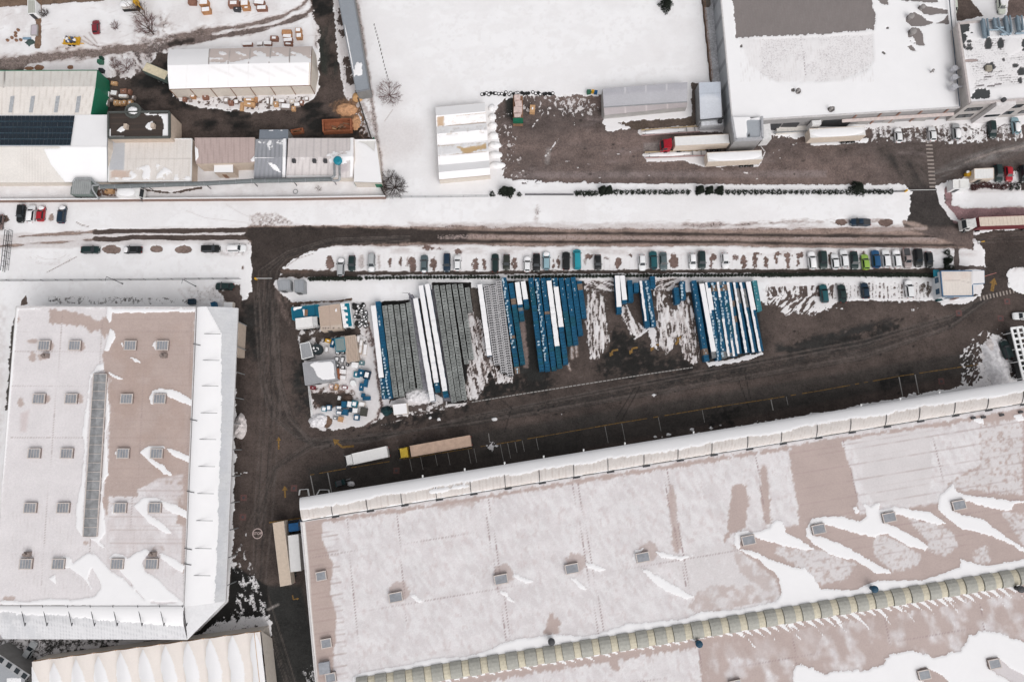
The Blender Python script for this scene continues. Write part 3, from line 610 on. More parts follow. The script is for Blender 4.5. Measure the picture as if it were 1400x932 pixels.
def build_ground():
    x0, x1, y0, y1, st = -146.0, 146.0, -60.0, 127.0, 0.27
    nx = int((x1 - x0) / st); ny = int((y1 - y0) / st)
    gx, gy = np.meshgrid(np.linspace(x0, x1, nx + 1), np.linspace(y0, y1, ny + 1)); gx = gx.ravel(); gy = gy.ravel()
    px, py = P(gx, gy, gx * 0)
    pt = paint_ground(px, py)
    t = np.clip((pt.sn - 0.45) / 0.4, 0, 1)
    gz = t * t * (3 - 2 * t) * (0.09 + 0.10 * (fbm(gx / 6, gy / 6, 5) - .5))
    i, j = np.meshgrid(np.arange(nx), np.arange(ny)); k = (j * (nx + 1) + i).ravel()
    quads = np.stack([k, k + 1, k + nx + 2, k + nx + 1], 1)
    cx = px[quads].mean(1); cy = py[quads].mean(1)
    def inside(poly):
        r = np.zeros(len(cx), bool); n = len(poly)
        for a in range(n):
            p, q = poly[a], poly[(a + 1) % n]
            if p[1] != q[1]: r ^= ((p[1] > cy) != (q[1] > cy)) & (cx < (q[0] - p[0]) * (cy - p[1]) / (q[1] - p[1]) + p[0])
        return r
    reg = np.zeros(len(cx), int)
    regs = [('road', [(-99, 322), (200, 310), (345, 308), (600, 309), (1236, 314), (1243, 260), (1290, 255), (1330, 312), (1499, 312), (1499, 500), (1400, 520), (1385, 400), (1346, 396), (1346, 338), (600, 336), (440, 338), (378, 384), (402, 440), (424, 590), (412, 690), (445, 999), (306, 999), (322, 640), (324, 418), (346, 398), (344, 333), (200, 336), (-99, 346)]),
            ('car_park', [(378, 384), (440, 338), (600, 336), (1346, 338), (1346, 370), (1278, 377), (1280, 412), (1045, 412), (1045, 381), (376, 381)]),
            ('courtyard', [(136, 103), (198, 97), (243, 70), (437, 70), (426, -99), (458, -99), (474, 138), (516, 192), (150, 194)]),
            ('factory_yard', [(676, 150), (690, 134), (826, 130), (946, 113), (1040, 180), (1499, 160), (1499, 250), (1290, 255), (1243, 258), (690, 248)]),
            ('storage_yard', [(402, 412), (505, 412), (690, 381), (1045, 381), (1045, 412), (1385, 400), (1400, 520), (412, 690), (424, 590)])]
    for n, (nm, poly) in enumerate(regs): reg[inside(poly) & (reg == 0)] = n + 1
    for n, nm in enumerate(['snowy_ground'] + [r[0] for r in regs]):
        q = quads[reg == n]
        used, inv = np.unique(q, return_inverse=True)
        me = bpy.data.meshes.new(nm)
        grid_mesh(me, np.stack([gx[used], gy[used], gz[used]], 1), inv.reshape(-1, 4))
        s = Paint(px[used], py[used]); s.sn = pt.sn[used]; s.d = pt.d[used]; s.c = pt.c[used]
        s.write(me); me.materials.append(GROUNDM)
        me.polygons.foreach_set('use_smooth', [True] * len(me.polygons))
        tag(link_mesh(nm, me), kind='structure')
    # the land beyond, out to the horizon
    b = MB(); X = 1500; z = 0.04
    ix0, ix1, iy0, iy1 = x0 , x1, y0, y1
    b.add([(-X, -X, z), (X, -X, z), (X, X, z), (-X, X, z), (ix0, iy0, z), (ix1, iy0, z), (ix1, iy1, z), (ix0, iy1, z)],
          [(0, 1, 5, 4), (1, 2, 6, 5), (2, 3, 7, 6), (3, 0, 4, 7)])
    tag(b.build('snow_field', SNOW), kind='structure')
build_ground()
# ------------------------------------------------------------------ buildings
PINK = (.445, .355, .325); MAUVE = (.45, .362, .338); FROST = (.68, .645, .655); CREAMC = (.70, .65, .61); TANC = (.63, .585, .56)
def parts(mbs, name, m, par, **k):
    for b in mbs: b.build(name, m, par, **k)
def mid(*ps): return sum((Vector(p) for p in ps), Vector()) / len(ps)
def building(name, label, cat, *pts, group=None):
    c = mid(*pts); return thing(name, label, cat, (c.x, c.y, 0), 0, group)
def walls(b, pts, par, m, name='wall', z0=-0.1, drop=0.04):
    """walls under a roof outline; every point keeps its own eave height"""
    mb = MB(); mb.prism([(p[0], p[1]) for p in pts], z0, [p[2] - drop for p in pts], top=False)
    return mb.build(name, m, par)
def painter(base, snow=0.0, dirt=0.0, fn=None):
    def f(px, py):
        p = Paint(px, py, col=base, snow=snow, dirt=dirt)
        if fn: fn(p)
        return p
    return f
def edge_strip(pts, par, m, name='fascia', w=0.12, h=0.3, closed=True, up=0.12):
    mb = MB(); n = len(pts)
    for i in range(n if closed else n - 1):
        p, q = Vector(pts[i]), Vector(pts[(i + 1) % n]); d = (q - p); L = d.length
        if L < .05: continue
        d.normalize(); s = Vector((-d.y, d.x, 0)).normalized() * (w / 2)
        a = h - up
        vs = [p - s + Vector((0, 0, -a)), q - s + Vector((0, 0, -a)), q + s + Vector((0, 0, -a)), p + s + Vector((0, 0, -a)),
              p - s + Vector((0, 0, up)), q - s + Vector((0, 0, up)), q + s + Vector((0, 0, up)), p + s + Vector((0, 0, up))]
        mb.add(vs, [(3, 2, 1, 0), (4, 5, 6, 7), (0, 1, 5, 4), (1, 2, 6, 5), (2, 3, 7, 6), (3, 0, 4, 7)])
    return mb.build(name, m, par)
def gable(t, nw, ne, se, sw, rw, re, ze, zr, pn, ps, wallm, mt=None, res=.35, ze2=None, bulge=0, roofn='roof'):
    ze2 = ze if ze2 is None else ze2
    NW, NE, SE, SW = W(*nw, ze), W(*ne, ze), W(*se, ze2), W(*sw, ze2); RW, RE = W(*rw, zr), W(*re, zr)
    if wallm: walls(None, [NW, NE, RE, SE, SW, RW], t, wallm)
    sh = (lambda u, v: bulge * np.sin(np.pi * v)) if bulge else None
    a = sheet(roofn, RW, RE, NE, NW, pn, t, res, mt, sh); b = sheet(roofn, SW, SE, RE, RW, ps, t, res, mt, sh)
    return NW, NE, SE, SW, RW, RE
SKYG = mat('skylight_glass', (.27, .28, .305), .3, var=.25, scale=.9)
SKYF = mat('skylight_frame', (.56, .5, .47), .6)
SKYD = mat('skylight_kerb', (.24, .195, .18), .8)
def skylight(par, px, py, zr, w=2.7, d=2.2, rot=0.0, h=0.55, bars=4, snowy=False):
    c = W(px, py, zr + h); ca, sa = math.cos(rot), math.sin(rot)
    mb = MB(); mb.box((c.x, c.y, zr + h / 2 - .02), (w, d, h), rot)
    mb.mi = 1
    for s in (-1, 1):
        mb.box((c.x - sa * s * (d / 2 - .08), c.y + ca * s * (d / 2 - .08), zr + h + .04), (w + .1, .18, .12), rot)
        mb.box((c.x + ca * s * (w / 2 - .08), c.y + sa * s * (w / 2 - .08), zr + h + .05), (.18, d - .2, .12), rot)
    for i in range(1, bars): 
        k = (i / bars - .5) * (w - .3); mb.box((c.x + ca * k, c.y + sa * k, zr + h + .09), (.06, d - .34, .05), rot)
    f = mb.build('skylight', [SKYD, SKYF], par)
    g = MB(); g.box((c.x, c.y, zr + h + .03), (w - .34, d - .34, .06), rot)
    gl = g.build('glazing', SKYG, None)
    l = par.location; gl.parent = f
    gl.data.transform(Matrix.Translation((-l.x, -l.y, -l.z)))
    return f
# ---------- hall on the left
def left_hall():
    z = 9.0
    NW, NE, SE, SW = W(22.5, 419, z), W(268, 420, z), W(251, 827, z), W(-9, 827, z)
    t = building('industrial_hall', 'wide hall at left with half frosted brown roof, square skylights and narrow ridge light', 'warehouse', NW, NE, SE, SW)
    def paint(px, py):
        p = Paint(px, py, col=FROST, snow=.0); g = p.poly; l = p.line
        g([(68, 423), (95, 424), (122, 431), (128, 437), (140, 437), (146, 428), (153, 436), (154, 424), (268, 424), (264, 540), (262, 600), (256, 700), (254, 716), (240, 716), (244, 690), (240, 660), (215, 656), (190, 668), (186, 680), (170, 678), (150, 678), (146, 706), (140, 690), (147, 640), (150, 560), (150, 520), (142, 508), (140, 480), (150, 470), (160, 456), (152, 450), (143, 462), (138, 452), (122, 454), (115, 446), (88, 444), (66, 442)], col=PINK, soft=1.5, jag=2, js=4, ang=90, st=2)
        g([(143, 560), (147, 470), (268, 440), (262, 600), (255, 700)], col=(.42, .325, .29), soft=20, nz=(20, .5, .3))
        for c in ((44, 466, 7, 3), (66, 473, 8, 8), (110, 473, 6, 7), (45, 488, 5, 7), (58, 487, 8, 5), (65, 545, 3, 6), (110, 545, 4, 7), (28, 550, 4, 6), (24, 437, 3, 5), (12, 818, 9, 3), (216, 750, 9, 5), (118, 742, 4, 3)): p.ell(*c, col=PINK, soft=2, jag=1.5, js=4, a=.9)
        g([(28, 565), (40, 560), (36, 590), (28, 590)], col=(.6, .53, .53), soft=6)
        g([(146, 712), (185, 690), (215, 690), (248, 740), (250, 775), (232, 790), (145, 770)], col=(.62, .57, .575), soft=3, nz=(8, .42, .3), ang=90, st=2)
        g([(196, 666), (215, 654), (250, 648), (254, 690), (238, 690), (226, 680), (205, 690)], col=(.6, .55, .555), soft=3, nz=(6, .42, .3))
        l([(254, 430), (256, 600), (251, 780)], 7, col=PINK, soft=3, a=.7)
        # seams
        for y0, y1 in ((453, 453), (480, 480), (527, 527), (598, 599), (676, 677), (756, 756)): l([(14, y0), (262, y1)], .9, col=(.36, .29, .28), soft=.8, dash=3.2, a=.8)
        for a, b in (((86, 425), (60, 745)), ((202, 425), (180, 800)), ((262, 425), (251, 800)), ((140, 440), (120, 800)), ((182, 640), (178, 760)), ((61, 745), (57, 800))): l([a, b], 1.0, col=(.34, .27, .26), soft=.8, dash=3.6, a=.75)
        for y in range(430, 760, 6): l([(150, y), (262, y + .5)], .7, col=(.40, .31, .28), soft=.8, a=.45)
        for x in range(20, 250, 5): l([(x - 2, 700), (x - 4, 822)], .7, col=(.58, .53, .53), soft=.8, a=.5, nz=(6, .45, .3))
        # drifts
        S = dict(snow=1, soft=1.6, jag=.8, js=6)
        g([(152, 428), (266, 426), (268, 422), (24, 421), (24, 424), (60, 422), (150, 420)], **S)
        g([(147, 419), (153, 420), (153, 438), (149, 441), (145, 432)], **S)
        g([(151, 450), (156, 452), (159, 461), (153, 470), (148, 480), (142, 480), (147, 462)], snow=.75, soft=2, jag=1)
        g([(133, 500), (141, 497), (143, 504), (134, 510), (126, 510)], **S)
        g([(149, 509), (158, 512), (170, 519), (163, 519), (153, 514)], **S); g([(178, 488), (186, 490), (192, 495), (184, 494)], **S)
        g([(130, 510), (124, 510), (122, 560), (117, 640), (113, 735), (104, 720), (105, 690), (112, 660), (116, 610), (113, 590), (119, 550), (122, 520)], **S)
        g([(146, 510), (149, 560), (151, 570), (145, 590), (148, 640), (148, 648), (141, 660), (140, 680), (144, 715), (145, 728), (136, 740), (148, 752), (140, 748), (120, 733), (133, 732), (141, 640)], **S)
        g([(204, 544), (208, 535), (218, 531), (240, 533), (264, 547), (264, 555), (245, 549), (228, 541), (228, 538), (212, 538), (211, 552), (207, 552)], **S)
        g([(190, 618), (202, 610), (222, 609), (245, 617), (259, 624), (258, 632), (236, 622), (227, 613), (206, 614), (206, 626), (224, 636), (236, 650), (225, 648), (206, 632)], **S)
        g([(183, 692), (195, 681), (212, 680), (236, 688), (256, 698), (256, 709), (226, 696), (222, 688), (202, 688), (202, 702), (222, 714), (238, 731), (226, 728), (204, 714)], **S)
        g([(150, 762), (157, 756), (168, 757), (175, 763), (188, 754), (200, 750), (206, 753), (194, 768), (198, 780), (215, 790), (232, 808), (250, 822), (220, 826), (200, 822), (180, 802), (168, 790), (152, 780), (128, 755), (126, 775), (140, 800), (130, 815), (100, 820), (70, 818), (40, 822), (5, 820), (-6, 826), (252, 829), (251, 823), (200, 821)], **S)
        g([(120, 790), (132, 760), (120, 755), (100, 770), (96, 760), (72, 762), (72, 776), (96, 776), (115, 790), (128, 810)], **S)
        g([(216, 754), (240, 764), (252, 773), (250, 783), (236, 775), (222, 764)], **S)
        g([(152, 692), (156, 688), (157, 702), (153, 702)], **S); g([(158, 619), (160, 614), (160, 626)], **S); g([(165, 470), (168, 465), (170, 478)], **S); g([(208, 472), (213, 466), (214, 480)], **S)
        g([(66, 790), (76, 784), (78, 800)], snow=.8, soft=4)
        g([(22, 420), (26, 420), (14, 560), (0, 720), (-6, 826), (-12, 826), (6, 600)], snow=.8, soft=4)
        return p
    walls(None, [NW, NE, SE, SW], t, CONC)
    sheet('roof', SW, SE, NE, NW, paint, t, .28)
    edge_strip([NW, NE, SE, SW], t, mat('pale_flashing', (.55, .53, .53), .6), 'parapet', .25, .35, up=.1)
    rows = [(472, (60, 102, 178, 222)), (545, (53, 97, 173, 218)), (619.5, (46.5, 91, 168, 214)), (694, (41, 86, 164, 211.5)), (770.5, (35, 79.5, 160, 207))]
    for i, (y, xs) in enumerate(rows):
        for j, x in enumerate(xs):
            skylight(t, x, y, z)
            if (i == 0 and j in (0, 3)) or (i == 4 and j in (0, 3)):
                yy = y + (14 if i == 0 else -13); c = W(x + (1 if i == 0 else 1), yy, z + .8)
                b = MB(); b.box((c.x, c.y, z + .35), (1.3, 1.0, .7)); b.tube((c.x - .3, c.y, z + .6), (c.x - .3, c.y, z + 1.3), .35, 10); b.box((c.x + .5, c.y + .1, z + .9), (.5, .7, .4)); b.build('roof_vent', [SKYD], t)
    # narrow glazed ridge
    a0, a1, b1, b0 = W(128, 511, z + .5), W(146, 511, z + .5), W(132.5, 733, z + .5), W(113.5, 733, z + .5)
    mb = MB(); mb.prism([(p.x, p.y) for p in (a0, a1, b1, b0)], z - .02, z + .45)
    k = mb.build('ridge_skylight', SKYD, t)
    m0, m1 = (a0 + a1) / 2 + Vector((0, 0, .5)), (b0 + b1) / 2 + Vector((0, 0, .5))
    g = MB(); g.add([a0, m0, m1, b0], [(0, 3, 2, 1)]); g.add([m0, a1, b1, m1], [(0, 3, 2, 1)])
    gg = g.build('glazing', ribbed('ridge_glass', (.25, .252, .26), 2.3, 90, .0, .35, .35), t); gg.parent = k
    bars = MB()
    for i in range(19):
        f = i / 18; bars.tube(a0.lerp(b0, f) + Vector((0, 0, .05)), m0.lerp(m1, f) + Vector((0, 0, .05)), .07, 4); bars.tube(a1.lerp(b1, f) + Vector((0, 0, .05)), m0.lerp(m1, f) + Vector((0, 0, .05)), .07, 4)
    for s in ((a0, b0), (a1, b1)): bars.tube(s[0], s[1], .12, 4)
    bb = bars.build('glazing_bars', SKYF, t); bb.parent = k
    # rounded canopies on two sides
    OE0, OE1, OS0, OS1 = W(325.5, 421, 6.6), W(308.5, 821, 6.6), W(256, 874, 6.6), W(4, 873, 6.6)
    IE0, IE1 = W(270, 420, z + .1), W(252.5, 828, z + .1); IS1 = W(-8, 828, z + .1)
    def pe(px, py):
        p = Paint(px, py, col=(.56, .56, .575), snow=0)
        p.poly([(262, 416), (284, 416), (303, 440), (303, 560), (299, 700), (293, 832), (245, 832)], snow=1, soft=2.5, jag=1.2)
        p.poly([(281, 416), (330, 416), (326, 500), (300, 450)], snow=0, soft=2)
        p.line([(313, 430), (296, 800)], 18, col=(.50, .505, .53), soft=10, nz=(20, .5, .4), ang=90)
        p.line([(270, 416), (252, 830)], 4, snow=1, soft=2)
        for y in range(420, 830, 5): p.line([(300 - (y - 420) * .042, y), (326 - (y - 420) * .042, y)], .7, col=(.48, .48, .5), soft=.8, a=.6)
        return p
    sheet('canopy', IE0, OE0, OE1, IE1, pe, t, .3, None, lambda u, v: 1.1 * np.sin(np.pi * np.clip(u, 0, 1) ** .8) * .9)
    def ps(px, py):
        p = Paint(px, py, col=(.60, .595, .61), snow=0)
        p.poly([(-15, 822), (260, 822), (262, 850), (254, 856), (150, 848), (90, 842), (20, 838), (-15, 836)], snow=1, soft=3, jag=2)
        for x in range(-10, 256, 4): p.line([(x, 842), (x + 1, 874)], 1.2, col=(.42, .42, .44), soft=1, a=.8, nz=(10, .4, .4))
        p.poly([(4, 840), (40, 842), (60, 874), (4, 874)], col=(.5, .5, .52), soft=8, nz=(5, .5, .3), ang=90, st=2)
        return p
    sheet('canopy', IS1, IE1, OS0, OS1, ps, t, .3, None, lambda u, v: 1.1 * np.sin(np.pi * np.clip(v, 0, 1) ** .8) * .9)
    mb = MB(); q = [IE1, OE1, OS0]
    mb.add([p for p in q], [(0, 2, 1)]); mb.build('canopy_corner', mat('canopy_sheet', (.62, .615, .63), .6, var=.08), t)
    f = MB()
    for s in ((OE0, OE1), (OE1, OS0), (OS0, OS1)):
        a, b = s; f.add([a, b, b + Vector((0, 0, -.5)), a + Vector((0, 0, -.5))], [(0, 1, 2, 3)])
    f.build('fascia', mat('pale_flashing', (.55, .53, .53), .6), t)
    c = []
    for y in (456, 492, 527, 564, 600, 637, 674, 711, 749, 786):
        k = (y - 420) * .042; a, b = W(271 - k, y, z + .25), W(303 - k, y + .5, z + .95); c.append(MB().tube(a, b, .06, 4))
    for x in (28, 58, 92, 123, 154, 188, 218, 249):
        a, b = W(x, 827, z + .25), W(x + 6, 855, z + .95); c.append(MB().tube(a, b, .07, 4).tube(b, W(x + 7, 851, z + 1.5), .12, 4))
    for y, dx in ((470, 6), (573, 10), (671, 10), (770, -10), (749, 0)):
        k = (y - 420) * .042; c.append(MB().tube(W(266 - k, y, z + .3), W(276 - k, y + 2, z + .6), .1, 4))
    parts(c, 'canopy_brace', DSTEEL, t)
    # brown loading doors below the canopy
    d = MB(); a, b = W(325.5, 440, 4.2), W(323, 486, 4.2)
    d.prism([(a.x - 1, a.y), (a.x + .35, a.y), (b.x + .35, b.y), (b.x - 1, b.y)], 0, 4.2); d.build('loading_porch', TANW, t)
    cols = []
    for i in range(11):
        p = OE0.lerp(OE1, (i + .5) / 11); cols.append(MB().tube((p.x - .4, p.y, 0), (p.x - .4, p.y, 6.4), .12, 6))
    for i in range(7):
        p = OS0.lerp(OS1, (i + .5) / 7); cols.append(MB().tube((p.x, p.y + .4, 0), (p.x, p.y + .4, 6.4), .12, 6))
    parts(cols, 'canopy_column', STEEL, t)
left_hall()
# ---------- the very large hall
def big_hall():
    z = 10.0
    NW, NE, SW = W(412, 713, z), W(1440, 546, z), W(455, 1180, z); SE = NE + (SW - NW)
    t = building('logistics_hall', 'huge hall along the bottom, frost streaked mauve roof, arched canopy, ribbed yellow ridge light', 'warehouse', NW, NE, SE, SW)
    walls(None, [NW, NE, SE, SW], t, CONC)
    def paint(px, py):
        p = Paint(px, py, col=FROST, snow=0); g = p.poly; l = p.line
        g([(400, 540), (1460, 540), (1460, 1000), (400, 1040)], col=(.62, .58, .59), soft=2, nz=(12, .48, .25), ang=-10, st=1.6)
        g([(400, 540), (1460, 540), (1460, 1000), (400, 1040)], col=(.62, .585, .59), soft=2, nz=(2.6, .54, .2), ang=-8, st=3, a=.6)
        g([(400, 540), (1460, 540), (1460, 1000), (400, 1040)], col=(.72, .70, .71), soft=2, nz=(4, .56, .2), ang=55, st=3, a=.7)
        g([(400, 540), (1460, 540), (1460, 1000), (400, 1040)], col=(.56, .49, .49), soft=2, nz=(5, .68, .12), ang=80, st=1.8, a=.6)
        K = dict(col=MAUVE, soft=1.8, jag=2.2, js=6)
        g([(405, 708), (441, 708), (439, 735), (446, 750), (455, 772), (452, 810), (460, 840), (459, 872), (456, 900), (460, 1040), (425, 1040)], col=PINK, soft=1.5, jag=1.5, js=7)
        l([(412, 716), (600, 690), (900, 640), (1460, 552)], 5, **K)
        g([(590, 690), (600, 684), (650, 682), (648, 694), (630, 690), (610, 696)], **dict(K, a=.6))
        g([(912, 680), (922, 664), (918, 740), (930, 790), (926, 730)], **dict(K, a=.8))
        g([(915, 660), (922, 670), (933, 750), (922, 760), (916, 700)], **dict(K, a=.8))
        g([(1000, 662), (1010, 658), (1022, 664), (1024, 690), (1020, 722), (1000, 730), (990, 742), (992, 730), (997, 700)], **K)
        g([(1040, 634), (1048, 634), (1053, 680), (1054, 712), (1046, 715), (1040, 680)], **K)
        g([(1002, 745), (1030, 728), (1100, 715), (1460, 660), (1460, 790), (1100, 830), (1066, 812), (1060, 790)], **dict(K, soft=4))
        g([(1079, 616), (1085, 612), (1151, 601), (1171, 673), (1176, 709), (1154, 707), (1102, 715), (1094, 728), (1088, 673), (1081, 639)], **K)
        g([(1151, 601), (1340, 568), (1341, 639), (1324, 642), (1296, 662), (1300, 674), (1340, 680), (1460, 680), (1460, 545), (1274, 582)], **K)
        FR = dict(col=(.625, .59, .595), soft=2, jag=2.4, js=4)
        g([(1155, 602), (1270, 584), (1274, 631), (1267, 688), (1230, 691), (1199, 689), (1181, 670), (1179, 636), (1166, 609)], **dict(FR, ang=-8, st=2))
        g([(1341, 578), (1398, 572), (1398, 676), (1350, 672), (1330, 668), (1300, 672), (1298, 662), (1324, 646), (1341, 640)], **dict(FR, nz=(4, .38, .2)))
        g([(1236, 707), (1290, 718), (1304, 730), (1310, 747), (1296, 759), (1267, 753), (1270, 742), (1253, 722)], **dict(FR, nz=(4, .35, .25)))
        g([(1199, 730), (1227, 739), (1259, 759), (1253, 773), (1222, 781), (1199, 764), (1193, 742)], **dict(FR, nz=(4, .33, .25)))
        g([(1060, 747), (1117, 750), (1171, 770), (1159, 790), (1125, 798), (1110, 797), (1097, 779), (1062, 756)], **dict(FR, nz=(4, .35, .25)))
        g([(1330, 752), (1348, 746), (1356, 768), (1332, 770)], **dict(FR, nz=(3, .42, .2))); g([(1370, 700), (1460, 705), (1460, 770), (1400, 745)], **dict(FR, nz=(4, .38, .25)))
        g([(905, 760), (1000, 745), (1050, 785), (1068, 815), (960, 838), (950, 815)], **dict(FR, nz=(3.5, .36, .25)))
        g([(750, 836), (756, 836), (758, 842), (766, 848), (764, 864), (750, 868), (744, 864)], **K)
        g([(940, 830), (960, 800), (1028, 800), (1060, 806), (1064, 818), (960, 840)], **dict(K, a=.7, nz=(9, .45, .25)))
        g([(1000, 744), (1016, 740), (1050, 780), (1076, 800), (1050, 810), (1010, 780)], **dict(K, a=.6, nz=(8, .42, .25)))
        for x0, y0 in ((680, 782), (780, 766), (538, 806), (878, 752)): p.ell(x0 + 8, y0 + 2, 14, 13, **dict(K, a=.75))
        g([(960, 866), (1460, 784), (1460, 1040), (970, 1040)], **dict(K, nz=(15, .40, .3), a=.95, ang=60, st=1.6))
        g([(960, 866), (1140, 838), (1110, 900), (965, 900)], **dict(K, a=.6))
        g([(480, 946), (1460, 784), (1460, 800), (1000, 876), (480, 962)], **dict(K, jag=3.5, js=5, ang=80, st=2))
        g([(832, 896), (846, 894), (846, 916), (836, 916)], **K); g([(956, 880), (964, 880), (968, 940), (958, 940)], **K)
        # seams: double dashed lines across, thin ones along
        D = dict(col=(.33, .25, .25), soft=.8)
        for a, b in (((474, 706), (500, 1000)), ((543, 700), (556, 850)), ((661, 682), (694, 885)), ((668, 682), (700, 884)), ((783, 662), (818, 866)), ((790, 661), (826, 864)), ((905, 642), (938, 800)), ((912, 641), (950, 840)), ((1033, 620), (1047, 712)), ((1153, 602), (1180, 712)), ((1273, 582), (1296, 690)), ((1084, 868), (1096, 960)), ((1208, 834), (1222, 910)), ((1336, 800), (1352, 900)), ((955, 882), (965, 960))):
            l([a, b], 1.2, dash=4.2, **D)
        for a, b in (((430, 845), (1460, 680)), ((424, 762), (650, 728)), ((700, 960), (1460, 838))): l([a, b], .9, dash=3.4, a=.7, **D)
        for i in range(60):
            y = 716 + i * 5.4; l([(410 + i * .5, y), (460 + i * .4, y - 7)], .7, col=(.38, .29, .27), soft=.7, a=.7)
        for i in range(24):
            y = 612 + i * 7; l([(1080 + i * 1.5, y + 8), (1440, y - 50)], .7, col=(.38, .29, .28), soft=.7, a=.6, nz=(14, .4, .4))
        # snow drifts, blown from the skylights
        S = dict(snow=1, soft=1.6, jag=1.2, js=6)
        g([(560, 814), (566, 812), (578, 822), (570, 822)], **S); g([(683, 807), (690, 807), (704, 823), (694, 820)], **S); g([(702, 784), (710, 788), (730, 794), (724, 797), (706, 792)], **S); g([(780, 790), (786, 790), (804, 806), (796, 806)], **S); g([(797, 768), (810, 770), (832, 779), (820, 780), (804, 776)], **S)
        g([(873, 775), (884, 778), (905, 790), (930, 804), (948, 815), (940, 818), (920, 812), (896, 798)], **S); g([(893, 752), (910, 756), (930, 760), (952, 758), (930, 765), (905, 762)], **S); g([(865, 764), (868, 752), (878, 750), (872, 760), (870, 770)], **S)
        g([(1003, 738), (1006, 727), (1017, 725), (1034, 727), (1051, 722), (1056, 716), (1062, 709), (1070, 713), (1074, 727), (1097, 739), (1112, 750), (1099, 752), (1074, 746), (1045, 739), (1034, 734), (1012, 735), (1011, 750), (1028, 752), (1051, 763), (1080, 773), (1102, 787), (1118, 804), (1120, 830), (1072, 830), (1074, 813), (1071, 799), (1060, 784), (1040, 767), (1017, 755), (1006, 748)], **S)
        g([(1102, 733), (1102, 722), (1108, 710), (1125, 706), (1151, 705), (1175, 712), (1185, 705), (1181, 689), (1190, 692), (1202, 686), (1202, 696), (1222, 693), (1245, 696), (1273, 700), (1293, 715), (1282, 717), (1259, 710), (1233, 705), (1208, 701), (1206, 713), (1228, 722), (1256, 736), (1269, 747), (1265, 752), (1245, 747), (1213, 730), (1199, 730), (1196, 734), (1176, 730), (1142, 720), (1131, 717), (1111, 717), (1110, 731), (1131, 736), (1159, 747), (1188, 766), (1216, 779), (1220, 784), (1199, 784), (1171, 766), (1142, 760), (1122, 750), (1111, 742)], **S)
        g([(1282, 695), (1286, 676), (1302, 662), (1310, 673), (1330, 678), (1358, 680), (1384, 685), (1460, 676), (1460, 682), (1386, 688), (1383, 696), (1370, 697), (1344, 692), (1323, 685), (1303, 685), (1302, 697), (1316, 703), (1344, 710), (1367, 727), (1400, 750), (1460, 778), (1460, 784), (1400, 755), (1381, 743), (1347, 730), (1316, 723), (1293, 706)], **S)
        p.ell(1074, 786, 6, 2.5, 20, col=MAUVE, snow=0, soft=2, jag=.5); g([(1166, 694), (1172, 692), (1176, 700), (1170, 702)], **S)
        # long drift against the ridge light
        g([(480, 945), (483, 923), (500, 918), (560, 908), (590, 900), (640, 897), (670, 888), (690, 877), (710, 873), (740, 869), (755, 867), (800, 869), (820, 866), (855, 853), (880, 851), (940, 845), (958, 835), (1010, 833), (1060, 822), (1068, 812), (1064, 790), (1060, 776), (1100, 776), (1112, 788), (1122, 804), (1165, 806), (1200, 793), (1260, 792), (1285, 785), (1312, 775), (1313, 764), (1335, 771), (1355, 772), (1460, 752), (1460, 784), (1200, 828), (840, 886)], **dict(S, jag=1))
        for x in range(560, 1390, 12):
            y = 945 - (x - 490) * .1653; k = R.uniform(.5, 1.2) * (1 if x < 1000 else 2); g([(x - 5, y + 2), (x + 5, y), (x + 5 + 7 * k, y + 8 * k), (x + 2, y + 5)], snow=1, soft=1.2)
        for x in range(1010, 1390, 31): l([(x, 862 - (x - 1010) * .165), (x + 9, 868 - (x - 1010) * .165), (x + 22, 884 - (x - 1010) * .165)], 2.2, **dict(S, soft=2, a=.7))
        g([(1086, 908), (1100, 909), (1126, 922), (1150, 916), (1180, 916), (1205, 909), (1218, 892), (1245, 890), (1276, 898), (1300, 890), (1312, 891), (1318, 880), (1324, 870), (1346, 860), (1375, 868), (1400, 877), (1460, 880), (1460, 1040), (1100, 1040), (1084, 925)], **dict(S, jag=2.5))
        g([(1252, 915), (1266, 912), (1290, 924), (1310, 945), (1290, 950), (1262, 930)], col=MAUVE, snow=0, soft=2, jag=1); g([(1348, 899), (1362, 898), (1380, 912), (1420, 932), (1400, 940), (1370, 925), (1350, 912)], col=(.6, .56, .57), snow=0, soft=2, jag=1)
        g([(1385, 568), (1396, 566), (1400, 574), (1390, 576)], **S); g([(1330, 572), (1344, 572), (1346, 580), (1338, 578)], **S)
        g([(412, 713), (417, 713), (441, 1020), (434, 1020)], col=(.75, .73, .72), soft=1)
        return p
    sheet('roof', SW, SE, NE, NW, paint, t, .3)
    edge_strip([NW, SW], t, mat('pale_flashing', (.55, .53, .53), .6), 'parapet', .3, .6, closed=False, up=.3)
    # barrel canopy
    O0, O1 = W(410.5, 680, 9.0), W(1440, 513, 9.0); I0, I1 = W(413.5, 711.5, z + .12), W(1440, 544.5, z + .12)
    def pc(px, py):
        p = Paint(px, py, col=TANC, snow=0)
        yl = lambda x: 680 - (x - 410.5) * .1622
        top = [(x, yl(x) + (17 if x < 1000 else 17 - (x - 1000) * .004) + R.uniform(-2.5, 2)) for x in range(400, 1450, 24)]
        p.poly([(400, 676)] + [(1450, 500)] + top[::-1], snow=1, soft=9, jag=1.5, js=5)
        for x in range(412, 1440, 3): p.line([(x, yl(x) + 12), (x + 2, yl(x) + 31)], .8, col=(.40, .325, .29), soft=.8, a=R.uniform(.0, .5))
        p.line([(413, 711), (1440, 545)], 2.5, snow=.9, soft=1.5, nz=(10, .45, .4))
        p.line([(590, 672), (640, 664)], 5, snow=1, soft=3, jag=2)
        return p
    bul = lambda u, v: 1.0 * np.sqrt(np.clip(1 - (2 * v - 1) ** 2, 0, 1))
